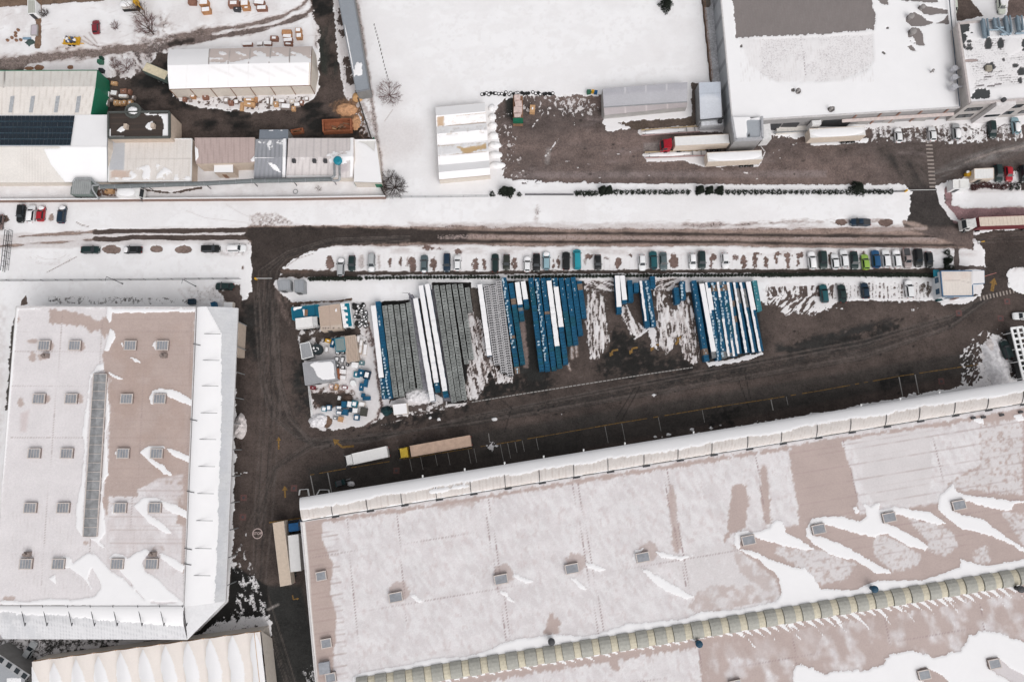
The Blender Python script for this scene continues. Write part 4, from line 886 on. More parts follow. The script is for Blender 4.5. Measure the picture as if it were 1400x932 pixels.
    sheet('canopy', I0, I1, O1, O0, pc, t, .3, None, bul)
    brs = []
    for i in range(21):
        br = MB(); brs.append(br)
        x = 456.6 + i * 46.95; f = (x - 413.5) / (1440 - 413.5)
        # match the canopy by photograph position along its inner edge
        best = min((abs(float(P(*[np.array([c]) for c in I0.lerp(I1, s / 400)])[0][0]) - x), s / 400) for s in range(401))[1]
        a, b = I0.lerp(I1, best), O0.lerp(O1, best)
        prev = None
        for k in range(0, 13):
            v = k / 14; q = a.lerp(b, v); q.z += 1.0 * math.sqrt(max(0, 1 - (2 * v - 1) ** 2)) + .04
            if prev is not None: br.tube(prev, q, .09 if k < 8 else .045, 4)
            prev = q
        d = (I1 - I0).normalized(); br.box((a + d * .6 + Vector((0, -.3, .15))), (1.6, .35, .3), math.atan2(d.y, d.x))
    parts(brs, 'canopy_rib', DSTEEL, t)
    gt = MB(); gt.tube(I0 + Vector((0, -.25, .1)), I1 + Vector((0, -.25, .1)), .14, 4); gt.build('gutter', mat('pale_flashing', (.55, .53, .53), .6), t)
    f = MB(); dn = Vector((0, 0, -.6)); f.add([O0, O1, O1 + dn, O0 + dn], [(0, 1, 2, 3)])
    # closed end of the barrel
    n = 14; arc = [I0.lerp(O0, k / n) + Vector((0, 0, 1.0 * math.sqrt(max(0, 1 - (2 * k / n - 1) ** 2)))) for k in range(n + 1)]
    f.add(arc + [O0 + dn, I0 + dn], [tuple(range(n + 3))]); f.build('fascia', mat('canopy_sheet', (.62, .615, .63), .6, var=.08), t)
    kn = []
    for x in (579, 636, 690, 743, 797, 853, 946, 1173, 1226, 1279): 
        q = W(x, 680 - (x - 410.5) * .1622 - .5, 7.7); q.z = 9; kn.append(MB().tube(q, q + Vector((0, .5, .3)), .18, 6))
    parts(kn, 'lamp', WHITEP, t)
    cl = []
    for i in range(22):
        q = O0.lerp(O1, (i + .5) / 22); cl.append(MB().tube((q.x, q.y - .4, 0), (q.x, q.y - .4, 8.6), .15, 6))
    parts(cl, 'canopy_column', STEEL, t)
    d = (NE - NW); ra = math.atan2(d.y, d.x)
    for x, y in ((541, 816), (685, 791.5), (782, 777), (879, 761.5), (1023.5, 738), (1119.5, 723), (1216, 707), (1311.5, 690)): skylight(t, x, y, z, 2.9, 2.0, ra + .03, .6, 1)
    for x, y in ((439, 787), (446, 879), (452, 926), (1264, 922), (1360, 907), (1006, 936), (1108, 950)): skylight(t, x, y, z, 2.5 if x > 500 else 2.2, 1.9, ra + .03, .6, 1)
    q = W(443, 913, z + .9); b = MB(); b.box((q.x, q.y, z + .45), (2.2, 2.3, .9), ra); b.build('roof_hatch', mat('hatch_grey', (.3, .31, .34), .5), t)
    # ribbed ridge light
    A, B = W(488, 938, z + .5), W(1440, 781, z + .5); A.z = B.z = z; dv = (B - A); L = dv.length; dv.normalize(); nv = Vector((-dv.y, dv.x, 0))
    rb = MB(); pitch = 3.95; k = int(L / pitch); ms = [mat('aged_grey_grp', (.345, .338, .305), .5, var=.2, scale=2), mat('yellow_grp', (.52, .475, .37), .5, var=.2, scale=2)]
    for i in range(k):
        for part in (0, 1):
            s0 = i * pitch + (0 if part == 0 else pitch * .62); s1 = i * pitch + (pitch * .60 if part == 0 else pitch * .98); hh = 1.25 if part == 0 else .95
            w = 1.8 if part == 0 else 1.65
            rb.mi = part; n = 7; vs = []
            for s in (s0, s1):
                for j in range(n + 1):
                    a = math.pi * j / n; vs.append(A + dv * s + nv * (w * math.cos(a)) + Vector((0, 0, hh * math.sin(a) ** .8 if j not in (0, n) else 0)))
            fs = [(j, j + 1, n + 2 + j, n + 1 + j) for j in range(n)] + [tuple(range(n, -1, -1)), tuple(range(n + 1, 2 * n + 2))]
            rb.add(vs, fs)
    r = rb.build('ridge_skylight', ms, t)
    r.data.materials
    vm = mat('blue_vent_cap', (.01, .05, .09), .5)
    for x, y, m in ((754, 877, DSTEEL), (1196, 805, vm), (956, 880, vm), (1396, 805, DSTEEL)):
        q = W(x, y, z + 1.6); b = MB(); b.lathe((q.x, q.y, z), [(.45, 0), (.45, 1.3), (.75, 1.35), (.75, 1.75), (.3, 1.95)], 12); b.build('roof_vent', m, t)
    b = []
    for x, y in ((1331, 571), (1345, 570), (1370, 567), (1396, 563)): q = W(x, y, z + .3); b.append(MB().box((q.x, q.y, z + .2), (.9, .5, .4), ra))
    parts(b, 'roof_box', DSTEEL, t)
    # brown loading dock walls on the west side
    return t
big_hall()
# ---------- tent hall bottom left
def bay_tent():
    z = 5.0
    A, B = W(46, 903, z), W(357, 862, z); d = W(48, 1000, z) - A; d2 = W(372, 1000, z) - B
    C, D = B + d2, A + d
    t = building('storage_tent', 'cream storage tent with scalloped bays at the bottom left, snow lying in every bay', 'tent', A, B, C, D)
    n = 10.4
    def sh(u, v): return .75 * np.abs(np.sin(np.pi * (u * n + .25)))
    def pt(px, py):
        p = Paint(px, py, col=(.74, .68, .64), snow=0)
        for i in range(-1, 11):
            x = 73.4 + i * 30.5; y = 904 - (x - 73.4) * .153
            p.poly([(x, y), (x + 3, y + 6), (x + 10, y + 22), (x + 16, y + 44), (x + 19, y + 110), (x - 1, y + 110), (x - 2, y + 50), (x - 6, y + 32), (x - 5, y + 14)], snow=1, soft=3)
            p.poly([(x + 6, y + 10), (x + 14, y + 24), (x + 21, y + 44), (x + 24, y + 110), (x + 12, y + 110)], snow=.55, soft=7, a=.7)
        return p
    sheet('roof', A, B, C, D, pt, t, .3, TENTM, sh)
    walls(None, [A, B, C, D], t, CREAM, drop=.1)
    E = W(372, 872, .5); G = W(386, 1000, .5)
    s = MB(); s.add([B + Vector((0, 0, -.02)), C + Vector((0, 0, -.02)), G, E], [(0, 1, 2, 3)]); s.build('end_flap', CREAM, t)
    l = MB(); l.tube(B.lerp(C, 0) + Vector((-1.2, 0, .9)), C + Vector((-1.2, 0, .9)), .06, 4); l.tube(A, B, .12, 4); l.build('edge_rope', WOOD, t)
bay_tent()
# ---------- small office building at the bottom left corner
def corner_office():
    z = 5.5
    A, B, C, D = W(-12, 886, z), W(41, 922, z), W(36, 990, z), W(-60, 990, z)
    t = building('office_block', 'small grey building cut off at the bottom left corner, beside the parked white estate car', 'building', A, B, C, D)
    walls(None, [A, B, C, D], t, DCONC)
    A2, B2, C2, D2 = W(-12, 898, z), W(34, 930, z), W(30, 990, z), W(-60, 990, z)
    sheet('roof', D2, C2, B2, A2, painter((.33, .34, .36), 0, 0, lambda p: p.poly([(8, 925), (30, 925), (30, 940), (8, 940)], snow=.6, soft=4)), t, .3)
    s = MB(); a, b = (B - A).normalized(), None
    nrm = Vector((-a.y, a.x, 0))
    s.add([A + Vector((0, 0, .02)), B + Vector((0, 0, .02)), B2 + Vector((0, 0, .1)), A2 + Vector((0, 0, .1))], [(0, 3, 2, 1)]); s.build('glazed_slope', mat('panel_grey', (.36, .36, .37), .5, var=.15), t)
    for f in (.28, .5, .72, .92):
        w = MB(); p = A.lerp(B, f); q = A2.lerp(B2, f); m = (p + q) / 2 + Vector((0, 0, .10)); w.box(m, (1.1, 1.0, .06), math.atan2(a.y, a.x)); w.build('window', GLASS, t)
corner_office()
# ---------- works on the top left
def works():
    # hall with the green gable
    ze, zr = 5.0, 6.2
    nw, ne, se, sw = (-30, 97), (133.5, 96.5), (124.5, 157), (-30, 157)
    t = building('green_gabled_hall', 'cream ribbed roof hall with a bright green end wall and four narrow rooflights', 'warehouse', W(*nw, 0), W(*ne, 0), W(*se, 0), W(*sw, 0))
    rw, re = (-30, 119), (131, 118.5)
    rm = lambda p: (p.poly([(-30, 96), (140, 96), (140, 101), (-30, 101)], snow=.35, soft=3), [p.line([(x, 96), (x - 3, 158)], .8, col=(.56, .51, .47), soft=.8, a=.8) for x in range(-20, 134, 5)], p.line([(7, 97), (5, 119)], 1.2, col=(.2, .18, .17), soft=.8))
    k = gable(t, nw, ne, se, sw, rw, re, ze, zr, painter((.66, .63, .595), .0, 0, rm), painter((.69, .645, .61), 0, 0, rm), CREAM, ze2=5.2)
    e = MB(); NE, RE, SE = k[1], k[5], k[2]
    out = Vector((.1, 0, 0)); q = [NE + out, RE + out, SE + out]; e.add(q + [Vector((v.x, v.y, 0)) for v in q], [(0, 1, 4, 3), (1, 2, 5, 4)]); e.build('gable_wall', GREENW, t)
    a, b = W(138, 146, 3), W(132, 157, 3); e = MB(); e.box(((SE.x + .12), SE.y + 1.8, 1.7), (.08, 2.8, 3.4)); e.build('door', mat('rust_door', (.24, .12, .07), .7, var=.3), t)
    ed = MB(); ed.tube(k[0], k[1], .13, 4); ed.tube(k[1], k[5], .1, 4); ed.tube(k[5], k[2], .1, 4); ed.build('roof_edge', GREENW, t)
    for x in (16, 44, 78, 107):
        a, b, c, d = W(x - 1.5, 132, 5.95), W(x + 4, 131, 5.95), W(x + .5, 154, 5.38), W(x - 4.5, 154, 5.38)
        s = MB(); s.add([a, b, c, d], [(0, 3, 2, 1)] if True else []); s.build('rooflight', mat('rooflight_grey', (.36, .37, .39), .4, var=.3, scale=2), t)
    # solar roof
    nw, ne, se, sw = (-30, 157.5), (149, 157.5), (147.5, 249), (-30, 250); rw, re = (-30, 200.5), (147, 200.5)
    t = building('solar_roof_hall', 'white hall whose upper roof slope carries a dark blue solar array, snow on the rest', 'warehouse', W(*nw, 0), W(*ne, 0), W(*se, 0), W(*sw, 0))
    def ps(p):
        for x in range(-20, 148, 4): p.line([(x, 200), (x, 249)], .8, col=(.56, .52, .49), soft=.8, a=.6)
        p.poly([(60, 204), (100, 203), (150, 235), (150, 250), (90, 250), (70, 225)], snow=1, soft=8); p.poly([(80, 200), (150, 200), (150, 240)], snow=.9, soft=5)
        p.line([(98, 206), (125, 220), (146, 238)], 3, snow=.3, col=(.6, .59, .55), soft=4, a=.5)
    k = gable(t, nw, ne, se, sw, rw, re, 5.0, 6.0, painter((.7, .69, .69), 1), painter((.67, .635, .605), 0, 0, ps), CREAM, ze2=2.4)
    NW, NE, RW, RE = k[0], k[1], k[4], k[5]
    pm = mat('solar_cell', (.005, .013, .024), .25, var=.3, spec=.5); fr = mat('panel_frame', (.05, .09, .13), .5)
    up = Vector((0, 0, .36))
    for r in range(5):
        f0, f1 = .03 + r * .192, .03 + r * .192 + .188
        s = MB(); a, b, c, d = [q + up for q in (W(-30, 158, 5.0).lerp(W(-30, 200, 6.0), f0), W(103.5, 158, 5.0).lerp(W(97.5, 200, 6.0), f0), W(103.5, 158, 5.0).lerp(W(97.5, 200, 6.0), f1), W(-30, 158, 5.0).lerp(W(-30, 200, 6.0), f1))]
        m = 24
        for i in range(m):
            g0, g1 = i / m + .0008, (i + 1) / m - .0008
            s.add([a.lerp(b, g0), a.lerp(b, g1), d.lerp(c, g1), d.lerp(c, g0)], [(0, 3, 2, 1)])
        s.build('solar_panel_row', pm, t)
        l = MB(); l.tube(d, c, .09, 4); l.build('panel_rail', mat('rail_blue', (.06, .10, .13), .5), t)
    b = MB(); b.tube(NE + Vector((0, 0, .1)), RE + Vector((0, 0, .1)), .12, 4); b.tube(RE + Vector((0, 0, .1)), k[2] + Vector((0, 0, .1)), .12, 4); b.build('roof_edge', STEEL, t)
    # dark flat roof
    z = 6.2
    A, B, C, D = W(149, 154.5, z), W(232, 153.5, z), W(232, 188, z), W(149, 189, z)
    t = building('flat_roof_annex', 'tan walled annex with a dark flat roof, a rounded parapet bulge and patches of snow', 'building', A, B, C, D)
    walls(None, [A, B, C, D], t, TANW)
    def pd(p):
        for y in range(157, 190, 4): p.line([(150, y), (232, y)], .8, col=(.085, .06, .05), soft=.8, a=.7)
        p.poly([(198, 156), (231, 156), (231, 188), (222, 188), (224, 172), (222, 160), (210, 158)], snow=1, soft=1.2, jag=1)
        p.poly([(160, 180), (163, 175), (170, 172), (172, 178), (166, 181)], snow=1, soft=1); p.poly([(198, 174), (203, 168), (209, 166), (211, 174), (206, 179)], snow=1, soft=1)
        p.poly([(150, 186), (170, 186), (170, 190), (150, 190)], snow=1, soft=1); p.poly([(150, 176), (152, 176), (152, 187), (149, 187)], snow=1, soft=1)
    sheet('roof', D, C, B, A, painter((.052, .041, .036), 0, 0, pd), t, .3)
    edge_strip([A, B, C, D], t, mat('dark_coping', (.08, .085, .08), .6), 'parapet', .35, .8, up=.5)
    c = W(182.5, 152, z); mb = MB(); mb.lathe((c.x, c.y, z - 3), [(2.0, 0), (2.0, 3.4), (1.65, 3.45), (1.65, 3.2)], 16); mb.build('parapet_bulge', mat('dark_coping', (.08, .085, .08), .6), t)
    mb = MB(); mb.lump((c.x, c.y, z + .25), (1.2, .9, .25), 4); mb.build('snow_patch', SNOW, t, smooth=True)
    for x, y in ((171, 172), (208, 171)):
        q = W(x, y, z + 1); mb = MB(); mb.box((q.x, q.y, z + .5), (.8, 1.1, 1.0)); mb.build('chimney', TANW, t)
    # cream hall
    z = 3.6
    A, B, C, D = W(150, 190, z), W(262.5, 190, z), W(261, 247.5, z), W(148, 248, z)
    t = building('cream_roof_shop', 'square cream roofed workshop with a grey strip on its left and a tan side wall', 'workshop', A, B, C, D)
    walls(None, [A, B, C, D], t, TANW)
    def pcr(p):
        p.poly([(150, 190), (171, 190), (169, 233), (150, 233)], col=(.46, .465, .49), soft=1.2)
        p.poly([(152, 233), (178, 233), (176, 243), (152, 243)], col=(.56, .44, .38), soft=2, jag=1)
        for x in range(174, 262, 4): p.line([(x, 191), (x, 247)], .8, col=(.6, .55, .51), soft=.8, a=.7)
        p.line([(150, 218), (262, 217)], .9, col=(.55, .51, .48), soft=.8)
        p.poly([(172, 232), (214, 222), (240, 236), (261, 240), (261, 247), (150, 247), (150, 242), (180, 242)], snow=.75, soft=5, nz=(10, .4, .4))
    sheet('roof', D, C, B, A, painter((.685, .64, .61), 0, 0, pcr), t, .3)
    edge_strip([A, B, C, D], t, WHITEP, 'roof_edge', .2, .35, up=.1)
    # pinkish low hall
    z = 4.6
    A, B, C, D = W(266, 188.5, z), W(348, 188, z), W(348, 222, z), W(268, 224, z)
    t = building('pink_roof_shed', 'low shed with a pinkish brown ribbed roof between the cream workshop and the grey roof', 'shed', A, B, C, D)
    walls(None, [A, B, C, D], t, TANW)
    sheet('roof', D, C, B, A, painter((.44, .345, .325), 0, 0, lambda p: ([p.line([(x, 188), (x, 224)], .8, col=(.34, .265, .25), soft=.8, a=.8) for x in range(268, 348, 4)], p.poly([(266, 200), (271, 204), (272, 214), (267, 222)], snow=1, soft=1.5), p.poly([(342, 220), (348, 212), (348, 222)], snow=1, soft=1.5))), t, .3)
    # white roof box
    z = 3.4
    A, B, C, D = W(293, 224, z), W(319, 224, z), W(319, 236, z), W(293, 236, z)
    t = building('white_roof_cabin', 'small tan cabin with a snow covered roof in front of the pinkish ribbed shed', 'cabin', A, B, C, D)
    walls(None, [A, B, C, D], t, TANW); sheet('roof', D, C, B, A, painter((.7, .7, .7), 1), t, .4)
    m = MB(); m.box(((A.x + D.x) / 2 + 2, D.y - .05, 1.1), (1, .08, 2.1)); m.build('door', DWOOD, t)
    # blue grey lean-to
    z = 4.0
    A, B, C, D = W(355, 177.5, z), W(394, 177, z), W(394, 190, z), W(354, 190.5, z)
    t = building('lean_to', 'small slate blue flat roof behind the grey corrugated hall, facing the dark courtyard', 'shed', A, B, C, D)
    walls(None, [A, B, C, D], t, DCONC); sheet('roof', D, C, B, A, painter((.17, .19, .22), 0, 0, lambda p: p.line([(368, 178.5), (386, 178.5)], 2, snow=.7, soft=1.5, nz=(3, .5, .2))), t, .3)
    # grey corrugated
    nw, ne, se, sw = (349, 190.5), (392, 190), (391, 243), (347, 244)
    t = building('grey_corrugated_hall', 'grey corrugated roof hall with snow streaks, left of the pale hall with roof fan', 'warehouse', W(*nw, 0), W(*ne, 0), W(*se, 0), W(*sw, 0))
    def pg(p):
        for x in range(346, 392, 3): p.line([(x, 190), (x, 244)], .9, col=(.2, .205, .225), soft=.8, a=.8)
        p.poly([(352, 192), (390, 191), (389, 200), (376, 196), (370, 210), (364, 198), (352, 196)], snow=.65, soft=3, nz=(5, .42, .3), ang=80)
        p.poly([(364, 220), (378, 226), (386, 238), (374, 232)], snow=.9, soft=2, nz=(4, .42, .3), ang=35, st=3)
        p.line([(389, 190), (388, 243)], 3, snow=1, soft=1.2); p.line([(348, 216), (389, 215)], 1, snow=.7, soft=1)
    gable(t, nw, ne, se, sw, (348, 216), (391.5, 215.5), 4.2, 4.8, painter((.31, .315, .34), 0, 0, pg), painter((.28, .285, .31), 0, 0, pg), DCONC, ze2=2.6)
    # pale hall with fan
    nw, ne, se, sw = (394, 189), (484, 189), (483, 243), (391, 243.5)
    t = building('pale_roof_hall', 'pale ribbed roof hall carrying a round teal roof fan with bent ducts', 'warehouse', W(*nw, 0), W(*ne, 0), W(*se, 0), W(*sw, 0))
    def pp(p):
        for x in range(394, 484, 5): p.line([(x, 189), (x - 1, 243)], 1, col=(.46, .42, .42), soft=.8, a=.85)
        p.poly([(445, 212), (458, 206), (480, 206), (478, 226), (452, 224)], snow=.9, soft=6, nz=(6, .4, .4)); p.poly([(394, 212), (440, 212), (440, 226), (394, 226)], snow=.45, soft=5, nz=(5, .45, .3))
        p.line([(481, 189), (480, 240)], 4, snow=.9, soft=2); p.line([(392, 242), (460, 242)], 2, snow=1, soft=1)
        p.poly([(462, 222), (476, 222), (476, 234), (466, 236)], col=(.47, .42, .43), soft=3)
    gable(t, nw, ne, se, sw, (393, 215), (484, 214.5), 4.2, 5.0, painter((.59, .54, .53), 0, 0, pp), painter((.62, .575, .57), 0, 0, pp), CREAM, ze2=2.6)
    for x in (401, 429, 444): q = W(x, 219, 5.6); b = MB(); b.box((q.x, q.y, 5.1), (.8, .8, .9)); b.build('roof_vent', DSTEEL, t)
    q = W(461.5, 219, 6.2); b = MB(); b.lathe((q.x, q.y, 4.6), [(.5, 0), (.5, 1.0), (1.05, 1.05), (1.05, 1.6), (.7, 1.8)], 16); b.build('roof_fan', mat('teal_fan', (.01, .2, .27), .45), t)
    d = MB(); zz = 5.1
    for dx in (-4, 3):
        a, b2 = W(461 + dx, 224, zz), W(461 + dx + .5, 240, 5.6); d.tube(a, b2, .28, 8)
    d.tube(W(457.5, 240, 5.6), W(453, 243, 5.4), .28, 8); d.tube(W(464.5, 240, 5.6), W(464, 246.5, 5.2), .3, 8); d.tube(W(464, 246.5, 5.2), W(455, 247.5, 5.2), .3, 8); d.build('fan_duct', STEEL, t)
    # white lean-to at the end
    A, B, C, D = W(485, 191, 3.4), W(514, 191, 3.0), W(522, 250, 3.0), W(484, 249, 3.4)
    t = building('white_roof_lean_to', 'snow covered lean-to roof at the fence end of the pale hall with the teal fan', 'shed', A, B, C, D)
    walls(None, [A, B, C, D], t, CREAM)
    sheet('roof', D, C, B, A, painter((.6, .57, .55), 1, .05, lambda p: (p.poly([(487, 193), (500, 198), (512, 208), (514, 192)], col=(.62, .6, .58), snow=.2, soft=4), p.line([(495, 214), (505, 214)], 1, snow=.3, soft=1))), t, .3)
works()
# ---------- white tent hall in the courtyard
def court_tent():
    nw, ne, se, sw = (231, 68.5), (426.5, 63.5), (424.5, 117), (232, 122.5); rw, re = (229.5, 90), (425.5, 86)
    t = building('tent_hall', 'long white tent hall in the dark courtyard, bare tan cloth along its far edge', 'tent', W(*nw, 0), W(*ne, 0), W(*se, 0), W(*sw, 0))
    def pn(p):
        p.poly([(286, 66), (425, 62), (426, 80), (400, 76), (390, 80), (345, 78), (340, 84), (287, 86)], col=(.56, .48, .45), snow=0, soft=2, jag=1)
        for x in (300, 322, 348, 374, 398): p.line([(x, 72), (x + 14, 76)], 4, snow=.8, soft=4, jag=2)
        p.poly([(286, 79), (426, 76), (426, 90), (286, 92)], snow=.8, soft=2.5, nz=(8, .4, .4), st=2)
        for x in (287, 314, 342, 370, 397): p.line([(x, 66), (x - 2, 90)], 1.1, snow=0, col=(.30, .28, .27), soft=.8)
    def ps(p):
        for x in (286, 313, 340, 369, 396, 256): p.line([(x, 90), (x - 1, 121)], 1, snow=.6, dirt=.2, soft=1, a=.7)
        for i in range(14): x = 290 + i * 9.5; p.line([(x, 92 + i % 3 * 4), (x + 10, 97 + i % 3 * 4)], 2.5, dirt=.25, soft=3, a=.7)
        p.line([(424, 86), (423, 117)], 1.5, snow=0, col=(.6, .52, .42), soft=1)
    k = gable(t, nw, ne, se, sw, rw, re, 4.2, 6.6, painter((.58, .5, .47), .95, .02, pn), painter((.6, .55, .52), 1, .02, ps), CREAM, TENTM, .3, bulge=.25)
    e = MB()
    for f in (0, .145, .29, .43, .57, .715, .86, 1):
        a = k[3].lerp(k[2], f); e.tube(a + Vector((0, -.1, 0)), Vector((a.x, a.y - .1, 0)), .09, 4)
    e.tube(k[3], k[2], .09, 4); e.tube(k[2], k[5], .09, 4); e.tube(k[5], k[1], .09, 4); e.build('tent_frame', DWOOD, t)
court_tent()
def long_canopy():
    A, B, C, D = W(457, -30, 4.2), W(479, -30, 4.2), W(505, 122, 4.2), W(487, 125.5, 4.2)
    t = building('long_canopy', 'long narrow slate grey roof running down from the top edge, snow patch near its end', 'canopy', A, B, C, D)
    sheet('roof', D, C, B, A, painter((.265, .285, .315), 0, 0, lambda p: (p.poly([(485, 90), (494, 86), (496, 102), (492, 105), (484, 104)], snow=.95, soft=1.5, jag=1), p.ell(489, 87, 3, 2, snow=.7, soft=1.5), p.line([(466, 0), (487, 122)], 1.5, snow=.8, soft=1))), t, .35)
    walls(None, [A, B, C, D], t, DCONC)
    edge_strip([A, B, C, D], t, mat('slate_edge', (.2, .21, .23), .6), 'fascia', .15, .4)
long_canopy()
# ---------- four-gable white tent in the snow field
def gable_tents():
    A, B, C, D = (595.5, 147), (663, 141), (670.5, 239.5), (600.5, 246)
    t = building('multi_gable_tent', 'white tent with four joined gables in the snow field, one slope stained ochre', 'tent', W(*A, 0), W(*B, 0), W(*C, 0), W(*D, 0))
    lp = lambda p, q, f: (p[0] + (q[0] - p[0]) * f, p[1] + (q[1] - p[1]) * f)
    fr = [0, .12, .27, .37, .52, .67, .80, .90, 1]     # eave, ridge, eave ...
    def pv(p):
        p.poly([(600, 161), (662, 155), (664, 168), (602, 173)], col=(.70, .63, .58), snow=.5, soft=2, nz=(5, .45, .4))
        p.poly([(597, 160), (606, 160), (607, 172), (598, 173)], col=(.5, .36, .25), snow=.1, soft=2, jag=1)
        p.poly([(600, 175), (664, 170), (665, 182), (602, 186)], col=(.66, .62, .6), snow=.45, soft=2, nz=(4, .45, .4))
        p.poly([(602, 200), (664, 193), (666, 208), (604, 212)], col=(.68, .64, .6), snow=.5, soft=2, nz=(5, .45, .4))
        p.poly([(624, 200), (640, 202), (664, 197), (664, 204), (648, 206), (640, 210), (632, 209)], col=(.58, .40, .22), snow=.05, soft=2.5, jag=1.5)
        for y in (160, 173, 186, 200, 213): p.line([(597, y), (666, y - 5.5)], 1.1, col=(.45, .34, .28), snow=.2, soft=1, a=.8)
        p.line([(598, 150), (602, 245)], 1.2, col=(.5, .4, .35), snow=.3, soft=1, a=.6)
    for i in range(8):
        f0, f1 = fr[i], fr[i + 1]; z0, z1 = (2.6, 3.7) if i % 2 == 0 else (3.7, 2.6)
        a0, b0, a1, b1 = W(*lp(A, D, f0), z0), W(*lp(B, C, f0), z0), W(*lp(A, D, f1), z1), W(*lp(B, C, f1), z1)
        sheet('roof', a1, b1, b0, a0, painter((.76, .72, .69), .95, .02, pv), t, .3, TENTM)
    pts = [W(*lp(A, D, f), 2.6 if i % 2 == 0 else 3.7) for i, f in enumerate(fr)]; pts2 = [W(*lp(B, C, f), 2.6 if i % 2 == 0 else 3.7) for i, f in enumerate(fr)]
    walls(None, pts + pts2[::-1], t, CREAM)
    l = MB()
    for i in range(0, 9, 2): l.tube(pts[i] + Vector((0, 0, .03)), pts2[i] + Vector((0, 0, .03)), .1, 4)
    l.build('gutter', mat('stained_gutter', (.42, .33, .27), .8), t)
    for i, (y, x) in enumerate([(148, 674), (160, 676), (172, 677), (186, 679), (199, 683), (212, 684), (226, 688)]):
        q = W((670 + x) / 2, y, 0); m = MB(); m.lump((q.x, q.y, 0), ((x - 664) * .09, .95, .75), i, 12, 4, .12)
        tag(m.build('snow_heap', SNOW, None, smooth=True), 'rounded heap of clean snow slid off the multi gable tent', 'snow heap', 'snow heaps beside the multi gable tent')
gable_tents()
def grey_hall():
    nw, ne, se, sw = (824, 121.5), (940, 112.5), (939, 146.5), (826.5, 157.5); rw, re = (825.5, 147), (939.5, 139.5)
    t = building('grey_arched_shed', 'long pale grey shed with three white roof seams at the edge of the brown yard', 'shed', W(*nw, 0), W(*ne, 0), W(*se, 0), W(*sw, 0))
    pn = lambda p: ([p.line([(x, 112), (x + 1, 160)], 1.4, col=(.62, .6, .62), soft=1) for x in (854.5, 882.5, 911.5)], p.poly([(824, 130), (940, 122), (940, 142), (824, 150)], col=(.52, .51, .54), soft=6))
    ps_ = lambda p: [p.line([(x, 112), (x + 1, 160)], 1.4, col=(.58, .53, .53), soft=1) for x in (854.5, 882.5, 911.5)]
    k = gable(t, nw, ne, se, sw, rw, re, 3.2, 4.6, painter((.46, .45, .485), 0, 0, pn), painter((.44, .40, .41), 0, 0, ps_), CONC, ze2=2.2)
    m = MB(); m.tube(k[4], k[5], .12, 4); m.build('ridge_cap', STEEL, t)
    A, B, C, D = W(955.5, 113, 4), W(985, 112, 4), W(987, 161, 4), W(957.5, 164, 4)
    t = building('bluish_metal_shed', 'pale blue metal roofed shed wedged between the grey shed and the big white roof', 'shed', A, B, C, D)
    walls(None, [A, B, C, D], t, STEEL)
    sheet('roof', D, C, B, A, painter((.50, .535, .60), 0, 0, lambda p: (p.line([(955, 128), (987, 127)], 1, col=(.44, .47, .53), soft=1), p.ell(970, 136, 14, 6, col=(.62, .64, .69), soft=6), p.poly([(955, 140), (990, 138), (990, 164), (955, 166)], col=(.58, .60, .65), soft=5))), t, .3)
    e = MB(); q = W(958, 172, 3); A2, B2, C2, D2 = W(958.5, 165, 2.8), W(987.5, 163, 2.8), W(988, 170, 2.8), W(959, 172, 2.8); e.prism([(p.x, p.y) for p in (A2, B2, C2, D2)], 0, 2.8); e.build('porch', mat('porch_white', (.6, .61, .64), .6), t)
    e = MB(); e.tube(W(957, 164.5, 4.1), W(987, 161.5, 4.1), .15, 4); q = W(985, 165, 3.6); e.box((q.x, q.y, 3.2), (.9, .8, .9)); e.box((q.x + .6, q.y + .9, 3.3), (.5, .5, .8)); e.build('gutter', DSTEEL, t)
grey_hall()
